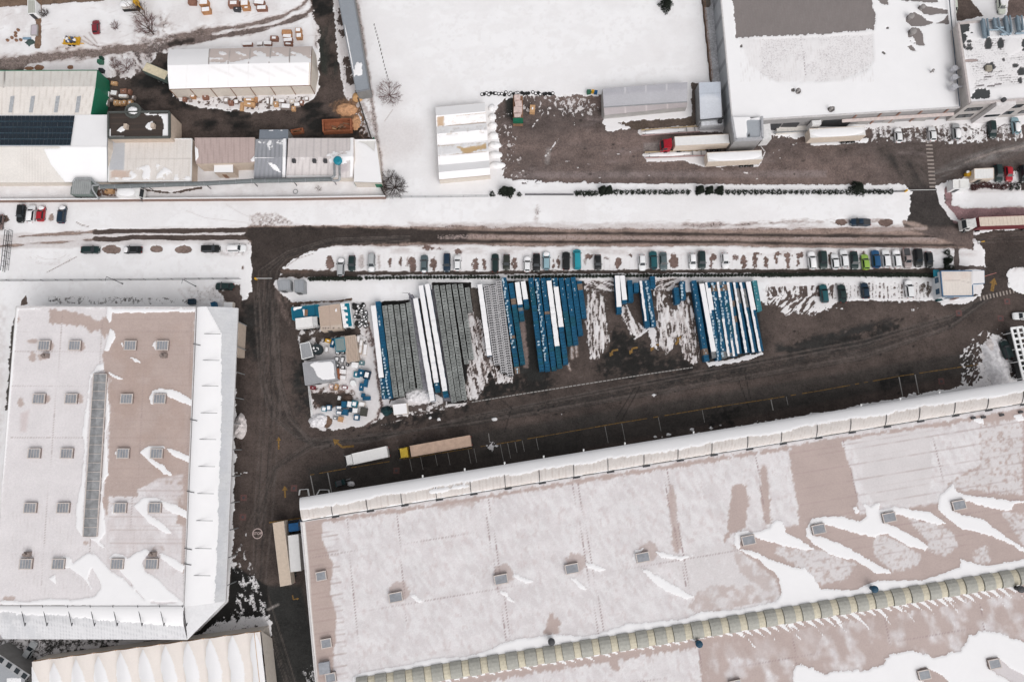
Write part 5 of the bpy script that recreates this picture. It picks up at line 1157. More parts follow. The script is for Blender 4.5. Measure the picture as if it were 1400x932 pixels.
# ---------- big building top right
def top_factory():
    z = 6.0
    A, B, C, D = W(983, -30, z), W(1303, -30, z), W(1312, 147, z), W(1001, 166, z)
    t = building('factory_building', 'large factory with wide white roof, bare grey rectangle and teardrop shaped bare patches', 'factory', A, B, C, D)
    FW = mat('factory_wall', (.30, .29, .29), .75, var=.12); 
    walls(None, [A, B, C, D], t, FW)
    GR = (.205, .18, .175)
    def pf(px, py):
        p = Paint(px, py, col=GR, snow=1); g = p.poly
        g([(997, -20), (1004, 20), (1006, 53), (1040, 50), (1100, 48), (1160, 44), (1196, 41), (1196, 20), (1190, 0), (1192, -20)], snow=0, soft=1.5, jag=1.5, js=5)
        g([(1188, -20), (1212, -20), (1214, 7), (1206, 6), (1192, -4)], snow=0, soft=1.5, jag=1)
        g([(1220, -20), (1284, -20), (1282, 3), (1270, 4), (1240, 2), (1224, -2)], snow=0, soft=1.5, jag=1)
        g([(1010, 58), (1020, 53), (1100, 50), (1194, 45), (1196, 80), (1190, 96), (1165, 108), (1120, 114), (1070, 116), (1040, 104), (1020, 80)], col=(.44, .40, .41), snow=.56, soft=5, nz=(30, .25, .5))
        g([(1010, 53), (1194, 42), (1196, 85), (1150, 112), (1060, 112), (1025, 90)], dirt=.14, soft=5)
        for y in range(55, 114, 3): p.line([(1018, y), (1194, y - 10)], .8, snow=.55, soft=1, a=.5, nz=(8, .45, .3))
        for x in range(1012, 1195, 3): p.line([(x, 2), (x + 1, 50)], .7, col=(.225, .205, .2), soft=.8, a=.5); p.line([(x, 54), (x + 1, 112)], .8, dirt=.5, soft=1, a=.5, nz=(6, .5, .3))
        p.line([(1093, 30), (1102, 108)], 1.2, snow=.4, soft=1, dash=4)
        g([(1240, 22), (1250, 17), (1260, 22), (1268, 29), (1280, 32), (1290, 28), (1296, 20), (1285, 19), (1272, 21), (1262, 19), (1254, 12), (1256, 8), (1264, 8), (1295, 14), (1298, 34), (1276, 32), (1258, 37), (1246, 36), (1238, 30)], snow=0, soft=1.2, jag=.5)
        g([(1240, 44), (1246, 38), (1256, 39), (1261, 46), (1262, 56), (1264, 63), (1256, 63), (1244, 58)], snow=0, soft=1.2, jag=.5); g([(1241, 52), (1248, 50), (1253, 60), (1246, 58)], snow=.8, soft=1.5)
        g([(1240, 64), (1246, 62), (1253, 70), (1246, 70)], snow=0, soft=1.2)
        for c in ((1276, 97, 1.5, 2), (1137, 149, 5, 4.5), (1091, 124, 4, 4), (1084, 124, 2.5, 2.5), (1013, 64, 2, 2.5), (1208, 73, 3, 1.5, 40), (1213, 39, 2, 1)): p.ell(c[0], c[1], c[2], c[3], c[4] if len(c) > 4 else 0, snow=.1, col=(.12, .11, .105), soft=1.5, jag=1)
        p.line([(1101, 136), (1103, 150)], 2, snow=.6, soft=1.5, nz=(2, .5, .3))
        p.line([(1303, 0), (1310, 140)], 8, dirt=.2, soft=8)
        return p
    sheet('roof', D, C, B, A, pf, t, .32)
    edge_strip([A, B, C, D], t, mat('pale_flashing', (.55, .53, .53), .6), 'parapet', .3, .5, up=.25)
    # left wall is pale grey metal, with bays and doors on the yard side
    wl = MB(); off = Vector((-.05, 0, 0)); wl.add([A + off, D + off, Vector((D.x - .05, D.y, 0)), Vector((A.x - .05, A.y, 0))], [(0, 1, 2, 3)]); wl.build('side_wall', ribbed('side_wall_sheet', (.33, .34, .36), 6, 90, .35), t)
    for x in (1172, 1206, 1232, 1262, 1298):
        a = W(x, 157 - (x - 1172) * .05, z); m = MB(); q = D.lerp(C, (x - 1001) / 311.); m.box((q.x, q.y - .12, 2.8), (.35, .2, 5.6)); m.build('downpipe', mat('rusty_pipe', (.3, .17, .13), .8), t)
    for f, w, h, m in ((.2, 4, 3.2, 'dark_steel'), (.28, 4, 3.2, 'dark_steel'), (.47, 9, 3.5, 'dark_steel'), (.62, 3, 2.4, 'concrete'), (.74, 3, 2.4, 'concrete'), (.88, 3, 2.4, 'concrete')):
        q = D.lerp(C, f); b = MB(); b.box((q.x, q.y - .08, h / 2), (w, .2, h)); b.build('loading_door', MATS[m], t)
    lg = MB(); q0, q1 = D.lerp(C, .5), C; lg.add([Vector((q0.x, q0.y - .2, 3.9)), Vector((q1.x, q1.y - .2, 3.9)), Vector((q1.x, q1.y - 1.0, 3.7)), Vector((q0.x, q0.y - 1.0, 3.7))], [(0, 3, 2, 1)]); lg.build('awning', mat('awning_pink', (.55, .47, .45), .7), t)
    # roof vents
    for x, y, r in ((1262, 9, .6), (1246, 22, .75), (1249, 43, .75), (1137, 148, .4), (1092, 123, .4), (1276, 96, .3)):
        q = W(x, y, z + 1.2); b = MB(); b.lathe((q.x, q.y, z), [(r * .7, 0), (r * .7, 1.0), (r, 1.05), (r, 1.4), (r * .4, 1.6)], 12); b.build('roof_vent', mat('vent_pale', (.27, .25, .245), .6), t)
    # tower with well
    A2, B2, C2, D2 = W(1000, 161, 7), W(1041, 160, 7), W(1042, 190, 7), W(1005, 192, 7)
    walls(None, [A2, B2, C2, D2], t, FW, 'stair_tower')
    sheet('tower_roof', D2, C2, B2, A2, painter((.33, .35, .38), 1, .02, lambda p: (p.poly([(1021, 165), (1040, 164), (1040, 187), (1021, 188)], snow=0, soft=.8), p.poly([(1024, 158), (1034, 152), (1038, 160), (1026, 163)], snow=.1, col=(.14, .13, .13), soft=4), p.poly([(1022, 186), (1024, 182), (1026, 188)], col=(.03, .03, .03), soft=.6))), t, .3)
    edge_strip([A2, D2, C2, B2], t, mat('grey_coping', (.38, .38, .40), .6), 'tower_parapet', .5, .8, closed=False, up=.5)
    # covered dock and box by the tower
    A3, B3, C3, D3 = W(1043, 170, 3.6), W(1053, 169, 3.6), W(1055, 190, 3.6), W(1043, 191, 3.6)
    m = MB(); m.prism([(p.x, p.y) for p in (A3, B3, C3, D3)], 0, 3.6); m.build('dock_shelter', mat('dock_white', (.68, .67, .67), .6), t)
    A3, B3, C3, D3 = W(1110, 165, 4.4), W(1123, 164, 4.4), W(1123, 170, 4.4), W(1111, 171, 4.4)
    m = MB(); m.prism([(p.x, p.y) for p in (A3, B3, C3, D3)], 0, 4.4); m.build('dock_shelter', mat('dock_white', (.68, .67, .67), .6), t)
    A3, B3, C3, D3 = W(1062, 174, 1.2), W(1106, 171, 1.2), W(1106, 178, 1.2), W(1062, 182, 1.2)
    m = MB(); m.prism([(p.x, p.y) for p in (A3, B3, C3, D3)], 0, 1.2); m.build('loading_dock', mat('dock_snowy', (.68, .64, .6), .8, var=.2), t)
    d = MB(); d.tube(W(1057, 181.5, 1.3), W(1106, 179, 1.3), .15, 4); d.build('dock_rail', STEEL, t)
top_factory()
def office_right():
    z = 9.0
    A, B, C, D = W(1309, 33, z), W(1440, 22, z), W(1452, 133, z), W(1325, 142, z)
    t = building('office_building', 'flat roofed office right of the white factory, blue ducts and frost streaks on top', 'office', A, B, C, D)
    OW = mat('office_wall', (.43, .40, .385), .75, var=.1)
    walls(None, [A, B, C, D], t, OW)
    DK = (.055, .058, .06)
    def po(px, py):
        p = Paint(px, py, col=DK, snow=.82, dirt=.08); g = p.poly
        g([(1312, 55), (1460, 48), (1460, 118), (1330, 122)], snow=.60, col=(.2, .18, .185), dirt=.15, soft=4)
        for y in range(50, 125, 3): p.line([(1314, y), (1460, y - 8)], .8, snow=.35, soft=1, a=.6, nz=(9, .48, .3))
        N = dict(snow=0, col=DK, soft=1.2, jag=1.2, js=4)
        g([(1310, 33), (1326, 34), (1324, 42), (1316, 46), (1322, 50), (1318, 60), (1322, 68), (1316, 66), (1314, 50)], **N)
        for c in ((1325, 57, 3, 1.5), (1325, 62, 3, 1.5), (1326, 67, 4.5, 2.5), (1351, 60, 5, 7.5), (1368, 60, 4.5, 7), (1400, 62, 4, 9), (1352, 92, 8, 6), (1396, 98, 5, 6), (1388, 90, 4, 2), (1394, 110, 2, 3), (1328, 45, 1.5, 1.5), (1372, 82, 1.5, 1)): p.ell(*c, **N)
        g([(1327, 135), (1334, 122), (1346, 121), (1353, 126), (1352, 134), (1340, 135)], **N)
        for c in ((1340, 110), (1350, 118), (1335, 118), (1360, 116), (1346, 106)): p.line([(c[0], c[1]), (c[0] + 9, c[1] - .8)], 1, snow=.1, soft=1, a=.7)
        g([(1312, 36), (1312, 84), (1322, 135), (1332, 112), (1322, 88), (1318, 72)], snow=.9, soft=3)
        g([(1360, 120), (1460, 108), (1460, 134), (1360, 138)], snow=1, soft=3); g([(1380, 52), (1400, 66), (1380, 76), (1372, 64)], snow=.95, soft=4)
        p.line([(1316, 84), (1335, 83)], 2.5, snow=0, col=(.42, .33, .31), soft=1)
        return p
    sheet('roof', D, C, B, A, po, t, .3)
    edge_strip([A, B, C, D], t, mat('office_coping', (.5, .45, .44), .6), 'parapet', .5, .7, up=.45)
    # duct-work
    dm = mat('blue_grey_duct', (.21, .27, .32), .4, .3)
    for x0, y0, y1 in ((1346, 26, 50), (1361, 25, 38), (1377, 22, 44), (1393, 22, 42)):
        b = MB(); p, q = W(x0, y0, z + 1.4), W(x0 + 2.5, y1, z + 1.4); b.box(((p.x + q.x) / 2, (p.y + q.y) / 2, z + .9), (.7, abs(p.y - q.y), .9), .06)
        for k in (-.55, .55): b.tube((p.x + k, p.y, z + 1.5), (q.x + k, q.y, z + 1.5), .22, 6)
        b.build('air_duct', dm, t)
    b = MB(); b.tube(W(1364, 38, z + 1.2), W(1380, 48, z + 1.2), .3, 6); b.tube(W(1360, 37, z + 1.2), W(1372, 38, z + 1.2), .25, 6); b.tube(W(1368, 47, z + 1), W(1382, 46, z + 1), .35, 6); b.tube(W(1388, 46, z + 1), W(1402, 45, z + 1), .3, 6); b.tube(W(1352, 41, z + 1), W(1366, 41, z + 1), .2, 6); b.build('cross_duct', dm, t)
    q = W(1353, 92.5, z + .8); b = MB(); b.box((q.x, q.y, z + .4), (1.3, 1.3, .8)); b.build('roof_hatch', mat('hatch_tan', (.3, .27, .22), .7), t)
    # front: windows, entrance bay
    f = math.atan2((C - D).y, (C - D).x)
    for u in (.1, .17, .62, .8, .93):
        for zz in (2.6, 6.0):
            q = D.lerp(C, u); w = MB(); w.box((q.x, q.y - .06, zz), (2.2, .2, 1.5), f); w.build('window', GLASS, t)
    b0, b1 = D.lerp(C, .28), D.lerp(C, .49); bb = MB(); bb.prism([(b0.x, b0.y - .1), (b1.x, b1.y - .1), (b1.x, b1.y - 1.2), (b0.x, b0.y - 1.2)], 0, z + .35); eb = bb.build('entrance_bay', mat('bay_white', (.66, .63, .63), .7), t)
    w = MB(); w.box(((b0.x + b1.x) / 2, (b0.y + b1.y) / 2 - 1.25, 4.2), (3.6, .2, .9), f); w.build('window', GLASS, t)
    q = W(1373, 136, z + .9); b = MB(); b.tube((q.x, q.y, z), (q.x, q.y, z + 1.0), .55, 10); b.build('flue', DSTEEL, t)
    # pipes on the factory side
    for y in (92, 104, 117):
        q = W(1307.5, y, 7.6); b = MB(); b.tube((q.x - .6, q.y - .5, 7.0), (q.x - .6, q.y - .5, 8.2), .7, 10); b.tube((q.x - .6, q.y - .5, 7.6), (q.x + 1.6, q.y - .2, 7.6), .25, 8); b.build('exhaust_pipe', mat('pale_metal', (.5, .5, .53), .4, .4), t)
    b = MB(); b.tube(W(1296, -20, 6.9), W(1312, 145, 6.9), .12, 6); b.build('cable_tray', mat('tray_blue', (.08, .1, .13), .5), t)
office_right()
def gatehouse():
    z = 3.6
    pts = [W(*p, z) for p in ((1286, 370.5), (1345, 370), (1345.5, 387), (1329.5, 388), (1330, 404.5), (1289, 405))]
    t = building('gatehouse', 'gatehouse with an L shaped cream roof and blue framed windows beside the barrier', 'gatehouse', *pts)
    walls(None, pts, t, mat('gatehouse_wall', (.68, .70, .73), .7, var=.08))
    fn = lambda p: (p.poly([(1284, 368), (1328, 370), (1328, 384), (1286, 384)], col=(.66, .57, .52), snow=.2, soft=4, nz=(8, .45, .4)), p.poly([(1328, 368), (1348, 368), (1348, 390), (1328, 390)], snow=.9, dirt=.2, soft=2), p.line([(1286, 384), (1310, 383), (1329, 387)], .8, col=(.5, .44, .41), soft=.8), [p.line([(x, 385), (x, 404)], .8, col=(.6, .55, .51), soft=.8, a=.6) for x in range(1290, 1330, 4)])
    sheet('roof', pts[5], pts[4], W(1329.5, 370.2, z), pts[0], painter((.68, .62, .575), .1, .1, fn), t, .25)
    sheet('roof', pts[3], pts[2], pts[1], W(1329.7, 370.2, z), painter((.68, .64, .6), .6, .1, fn), t, .25)
    tr = mat('blue_trim', (.08, .16, .27), .5)
    edge_strip(pts, t, tr, 'roof_edge', .22, .4, up=.1)
    A, F = pts[0], pts[5]
    for u in (.3, .75): q = A.lerp(F, u); w = MB(); w.box((q.x - .05, q.y, 1.9), (.2, 1.3, 1.3)); w.build('window', mat('blue_window', (.04, .09, .15), .2, spec=.5), t)
    E = pts[4]; q = F.lerp(E, .35); w = MB(); w.box((q.x, q.y - .05, 1.9), (1.5, .2, 1.2)); w.build('window', MATS['blue_window'], t)
    q = F.lerp(E, .6); w = MB(); w.box((q.x, q.y - .05, 1.1), (1, .2, 2.2)); w.build('door', mat('brown_door', (.2, .12, .1), .7), t)
    # awning of teal slats by the door on the left
    b = MB(); q = W(1281, 373, 2.5); b.box((q.x, q.y, 2.2), (1.4, 1.6, .15)); b.build('awning', TEALP, t)
gatehouse()
# ------------------------------------------------------------------ vehicles
HEADL = mat('lamp_glass', (.6, .6, .58), .2, var=.1); TAILL = mat('tail_lamp', (.3, .01, .01), .3)
HUB = mat('wheel_hub', (.3, .3, .31), .4, .5)
TRASH = []
def car_template(kind):
    L, Wd, Ht, hood, boot, cab = {'hatch': (4.0, 1.74, 1.48, .30, .03, .60), 'sedan': (4.6, 1.8, 1.44, .28, .17, .52), 'estate': (4.65, 1.8, 1.5, .28, .02, .60),
                             'suv': (4.6, 1.9, 1.72, .27, .02, .62), 'van': (5.1, 1.95, 1.95, .16, .01, .74), 'pickup': (5.0, 1.85, 1.7, .26, .40, .40)}[kind]
    r = thing('parked_car', None, 'car'); TRASH.append(r)
    xf, xb = L / 2, -L / 2; hw = Wd / 2; belt = .92 if Ht < 1.6 else 1.05
    # lower body, lofted
    st = [(xb, .70, .45, belt - .18), (xb + .12, .9, .3, belt - .03), (xb + .6, 1.0, .22, belt), (xb + L * .3, 1.0, .2, belt), (xb + L * .55, 1.0, .2, belt), (xf - L * hood, 1.0, .2, belt), (xf - L * hood * .55, .98, .2, belt - .06), (xf - .32, .93, .25, belt - .16), (xf - .08, .80, .3, belt - .30), (xf, .62, .42, belt - .42)]
    vs = []; fs = []
    for x, k, zb, zt in st:
        w = hw * k
        vs += [(x, -w * .92, zb), (x, -w, (zb + zt) / 2), (x, -w * .97, zt - .06), (x, -w * .86, zt), (x, 0, zt + .045), (x, w * .86, zt), (x, w * .97, zt - .06), (x, w, (zb + zt) / 2), (x, w * .92, zb)]
    n = 9
    for j in range(len(st) - 1):
        for i in range(n - 1): fs.append((j * n + i, (j + 1) * n + i, (j + 1) * n + i + 1, j * n + i + 1))
        fs.append((j * n + n - 1, (j + 1) * n + n - 1, (j + 1) * n, j * n))
    fs.append(tuple(range(n))); fs.append(tuple((len(st) - 1) * n + i for i in range(n - 1, -1, -1)))
    fs = [tuple(reversed(f)) for f in fs]
    b = MB(); b.add(vs, fs)
    # cabin
    x0 = xb + L * boot + .05; x1 = xf - L * hood + .05
    if kind == 'pickup': x0 = xb + L * .40
    rk, fk = (.30 if kind in ('hatch', 'sedan') else .16), (.62 if kind != 'van' else .5)
    t0, t1 = x0 + rk, x1 - fk; bw, tw = hw * .90, hw * .70
    B = [(x0, -bw, belt - .02), (x1, -bw, belt - .02), (x1, bw, belt - .02), (x0, bw, belt - .02)]; T = [(t0, -tw, Ht - .04), (t1, -tw, Ht - .04), (t1, tw, Ht - .04), (t0, tw, Ht - .04)]
    b.add(B + T, [(0, 1, 5, 4), (1, 2, 6, 5), (2, 3, 7, 6), (3, 0, 4, 7)])
    # domed roof panel
    rv = []; rf = []
    for i in range(5):
        for j in range(5):
            u, v = i / 4, j / 4; rv.append((t0 + (t1 - t0) * u, -tw + 2 * tw * v, Ht - .04 + .06 * (1 - (2 * u - 1) ** 2) * .8 + .05 * (1 - (2 * v - 1) ** 2)))
    for i in range(4):
        for j in range(4): rf.append((i * 5 + j, (i + 1) * 5 + j, (i + 1) * 5 + j + 1, i * 5 + j + 1))
    b.add(rv, rf)
    if kind == 'pickup':
        pass
    paint0 = mat('car_paint_default', (.3, .3, .3), .35, var=.05)
    body = b.build('body', paint0, r, smooth=False); body['paintable'] = 1
    V = [Vector(p) for p in B + T]
    def pane(i, j, k, l, a0, a1, c0, c1):
        p, q, s, t = V[i], V[j], V[k], V[l]
        f = lambda u, w: p.lerp(q, u).lerp(t.lerp(s, u), w)
        nn = (q - p).cross(t - p).normalized() * .015
        return [f(a0, c0) + nn, f(a1, c0) + nn, f(a1, c1) + nn, f(a0, c1) + nn]
    for nm, ids, a in (('windscreen', (1, 2, 6, 5), (.07, .93, .08, .95)), ('rear_window', (3, 0, 4, 7), (.1, .9, .2, .93)), ('side_window', (0, 1, 5, 4), (.06, .94, .15, .92)), ('side_window', (2, 3, 7, 6), (.06, .94, .15, .92))):
        if kind == 'van' and nm == 'rear_window': continue
        m = MB(); q = pane(*ids, *a); m.add(q, [(0, 1, 2, 3)]); m.build(nm, GLASS, r)
    for sx in (1, -1):
        for sy in (1, -1):
            cx = sx * L * .31; y = sy * (hw - .12)
            m = MB(); m.tube((cx, y - .1, .31), (cx, y + .1, .31), .31, 12); wh = m.build('wheel', RUBBER, r)
            m = MB(); m.tube((cx, y + sy * .1, .31), (cx, y + sy * .115, .31), .19, 10); h = m.build('rim', HUB, wh)
    for sy in (1, -1):
        m = MB(); m.box((xf - .2, sy * hw * .62, belt - .30), (.22, .34, .14)); m.build('headlight', HEADL, r)
        m = MB(); m.box((xb + .07, sy * hw * .68, belt - .15), (.14, .28, .16)); m.build('tail_light', TAILL, r)
        m = MB(); m.box((x1 - .35, sy * (hw + .07), belt + .04), (.16, .2, .12)); mo = m.build('wing_mirror', RUBBER, r)
    if kind == 'pickup':
        m = MB(); m.box(((xb + x0) / 2 + .02, 0, belt + .04), (x0 - xb - .35, Wd - .45, .06)); m.build('load_bed', DSTEEL, r)
    # snow lying on the roof and on the bonnet
    s = MB(); s.lump(((t0 + t1) / 2, 0, Ht), ((t1 - t0) / 2 + .05, tw + .04, .16), 3, 14, 4, .08); o = s.build('roof_snow', SNOW, r, smooth=True); o['opt'] = 'roof'
    s = MB(); s.lump((xf - L * hood * .55, 0, belt - .08), (L * hood * .5, hw * .86, .17), 5, 14, 4, .08); o = s.build('bonnet_snow', SNOW, r, smooth=True); o['opt'] = 'bonnet'
    s = MB(); s.lump((xb + .35, 0, belt - .03), (.32, hw * .7, .12), 6, 12, 4, .08); o = s.build('boot_snow', SNOW, r, smooth=True); o['opt'] = 'boot'
    return r
CT_ = {k: car_template(k) for k in ('hatch', 'sedan', 'estate', 'suv', 'van', 'pickup')}
PAINTS = {'black': (.008, .009, .010), 'green': (.008, .024, .024), 'white': (.74, .74, .75), 'silver': (.38, .39, .40), 'navy': (.006, .022, .045), 'blue': (.008, .07, .17), 'teal': (.008, .075, .09), 'cyan': (.015, .25, .31), 'lightblue': (.25, .38, .43),
          'grey': (.08, .11, .12), 'lime': (.25, .40, .07), 'red': (.36, .01, .02), 'darkred': (.2, .02, .03), 'brown': (.16, .11, .10), 'olive': (.022, .026, .020), 'palegreen': (.6, .63, .55), 'mauve': (.28, .23, .225)}
def cpaint(n): return mat('car_paint_' + n, PAINTS[n], .32, 0.0, var=.10, scale=2.0, spec=.45)
def car(px, py, d, kind, colour, label, snow='', group=None, sc=1.0, turn=0.0):
    """d: direction of the bonnet in the photograph: u, d, l, r or an angle in degrees (0 = right, 90 = up)"""
    a = {'u': 90, 'd': 270, 'l': 180, 'r': 0}.get(d, d) if isinstance(d, str) else d
    p = W(px, py, .75); z = .05
    skip = [s for s in ('roof', 'bonnet', 'boot') if s not in snow.split('+')]
    return dup(CT_[kind], (p.x, p.y, z), math.radians(a + turn + R.uniform(-1.2, 1.2)), label, group, cpaint(colour), skip, (sc, sc, 1))
G1 = 'cars in the long row by the hedge'; G2 = 'cars below the hedge'; G3 = 'cars along the left road'; G4 = 'cars beside the factory'
row = [(466, 365, 'u', 'estate', 'silver', 'silver estate car, westmost of the hedge row, snow on its bonnet', 'bonnet'),
 (481, 360, 'd', 'hatch', 'green', 'very dark green hatchback right of the westmost silver estate', ''),
 (508, 359, 'd', 'estate', 'silver', 'silver estate with snow over the lower end, standing alone among empty bays', 'bonnet'),
 (580, 360.5, 'u', 'sedan', 'grey', 'dark grey green saloon parked left of the dark blue car', 'boot'),
 (611, 359, 'd', 'estate', 'navy', 'dark navy estate parked directly left of a white hatchback', ''),
 (625.5, 359.5, 'u', 'hatch', 'white', 'white hatchback parked directly right of a dark navy estate', ''),
 (677, 359, 'u', 'estate', 'green', 'dark green estate with a smear of snow at the tail, left of an olive car', ''),
 (692.5, 358.5, 'd', 'hatch', 'olive', 'blackish olive hatchback nudged against a dark green estate', ''),
 (721, 361, 'u', 'hatch', 'white', 'small white hatchback with snowy bonnet, left of a black saloon', 'bonnet'),
 (733.5, 359, 'd', 'sedan', 'black', 'black saloon between a small white hatchback and a light blue car', ''),
 (747, 356.5, 'u', 'estate', 'lightblue', 'light blue estate, the only pale blue car in the hedge row', 'bonnet'),
 (774, 356.5, 'u', 'suv', 'black', 'large black off-roader parked left of the bright turquoise van', ''),
 (789, 354.5, 'u', 'van', 'cyan', 'bright turquoise van in the hedge row', ''),
 (817.5, 359, 'd', 'hatch', 'black', 'black hatchback standing alone right of the turquoise van', ''),
 (878, 359, 'd', 'hatch', 'white', 'small white hatchback left of the big teal estate', ''),
 (893, 355.5, 'u', 'suv', 'teal', 'large teal off-roader between a small white car and a grey saloon', ''),
 (907, 357, 'd', 'sedan', 'grey', 'slate grey saloon tight against the large teal car', ''),
 (947, 357, 'd', 'hatch', 'white', 'white hatchback left of a long black green estate', 'roof'),
 (959.7, 355.5, 'd', 'estate', 'green', 'long black green estate right of a white hatchback', ''),
 (991.6, 356.5, 'd', 'hatch', 'white', 'white hatchback alone between trodden empty bays', 'bonnet'),
 (1110, 356, 'u', 'estate', 'white', 'snow covered white estate next to a dark green off-roader', 'roof+bonnet'),
 (1125, 355.5, 'd', 'suv', 'green', 'broad dark green off-roader right of a snow covered white estate', ''),
 (1141.5, 357.5, 'u', 'hatch', 'white', 'small white hatchback, left one of two white cars side by side', ''),
 (1154, 353.5, 'u', 'estate', 'white', 'long white estate, right one of two white cars side by side', ''),
 (1168, 356, 'd', 'sedan', 'green', 'dark green saloon directly left of the lime green hatchback', ''),
 (1183, 358, 'u', 'hatch', 'lime', 'lime green hatchback in the hedge row', ''),
 (1197, 354, 'u', 'suv', 'blue', 'royal blue off-roader directly right of the lime green hatchback', ''),
 (1211.5, 353.5, 'u', 'estate', 'white', 'white estate with dark glass directly right of the royal blue car', ''),
 (1226, 353.5, 'u', 'estate', 'white', 'white estate directly left of the grey brown pickup', 'bonnet'),
 (1240, 353, 'd', 'pickup', 'mauve', 'grey brown pickup between a white estate and a black car', ''),
 (1255, 352.5, 'd', 'suv', 'black', 'bulky black off-roader right of the grey brown pickup', ''),
 (1270, 355, 'd', 'hatch', 'black', 'black hatchback, eastmost of the hedge row', '')]
for c in row: car(*c, group=G1, turn=math.degrees(math.atan((c[0] - 700) / 5700.)) * .3)
for c in [(1126.5, 401, 'u', 'estate', 'teal', 'teal blue estate, westmost of the four cars below the hedge', ''), (1151.5, 401, 'u', 'sedan', 'green', 'long blackish green saloon between two blue cars below the hedge', ''),
          (1182.5, 397, 'u', 'hatch', 'navy', 'dark navy hatchback, third of the four cars below the hedge', ''), (1243, 395, 'u', 'estate', 'white', 'white snowed up estate near the gatehouse, last of four below the hedge', 'bonnet')]: car(*c, group=G2, turn=2)
for c in [(123.5, 341.5, 'r', 'sedan', 'green', 'dark green saloon, westmost of the cars lining the left road', ''), (181.5, 341.5, 'l', 'sedan', 'black', 'black saloon with snow on its left end between two brown bare spots', 'bonnet'),
          (288, 340, 'r', 'estate', 'black', 'black estate parked nose to tail with a white estate by the road', 'boot'), (323.5, 339.5, 'r', 'estate', 'white', 'white estate by the junction, behind a black estate', 'roof'),
          (307, 391.5, 'l', 'sedan', 'green', 'dark green saloon alone in the snow above the left hall', '')]: car(*c, group=G3)
for c in [(28.5, 292, 'd', 'estate', 'black', 'black estate left of the white car in the group at far left', 'boot'), (42.5, 292, 'u', 'estate', 'white', 'white estate between a black and a red car at far left', 'roof'),
          (56, 292, 'u', 'hatch', 'red', 'red hatchback with thick snow on its upper end', 'bonnet'), (84.5, 293, 'u', 'estate', 'navy', 'dark navy estate standing apart right of the red hatchback', 'bonnet'), (-1, 304, 'd', 'hatch', 'brown', 'brown hatchback half cut off by the left picture edge', '')]: car(*c)
for c in [(1228, 185, 'u', 'hatch', 'white', 'white hatchback left of the zebra crossing by the factory', 'bonnet'), (1274.5, 183, 'u', 'hatch', 'white', 'white hatchback with dark glass just right of the zebra crossing', ''),
          (1307.5, 180, 'u', 'estate', 'silver', 'silver estate on snowy paving below the office building', 'roof'), (1356.5, 177, 'd', 'estate', 'green', 'very dark green estate below the office entrance bay', ''),
          (1388.5, 171.5, 'u', 'estate', 'lightblue', 'grey blue estate below the office front, near the right edge', 'roof'), (1365, 237, 'd', 'estate', 'green', 'dark green estate left of the red car beside the white container', ''),
          (1379, 238, 'd', 'hatch', 'red', 'bright red hatchback beside the dark green estate', ''), (1399.5, 238, 'd', 'suv', 'black', 'black off-roader at the right edge near the red hatchback', ''),
          (1301.5, 8, 'd', 'van', 'palegreen', 'pale green van tucked between the factory and the office building', ''), (1369, 8, 'd', 'estate', 'palegreen', 'cream estate above the office roof ducts', 'roof')]: car(*c, group=G4)
car(1176, 304, 'l', 'pickup', 'navy', 'dark blue pickup alone at the road verge between two bare patches')
car(40, 890, 62, 'estate', 'silver', 'silver estate on the slushy drive at the bottom left corner')
car(1398, 432, 'l', 'estate', 'white', 'white estate above the white steel frame at the right edge', 'roof')
car(1375.5, 478, 100, 'suv', 'green', 'dark green off-roader between the snow pile and the white steel frame')
car(131, 37, 96, 'hatch', 'darkred', 'dark red hatchback standing in the snow of the top left yard')
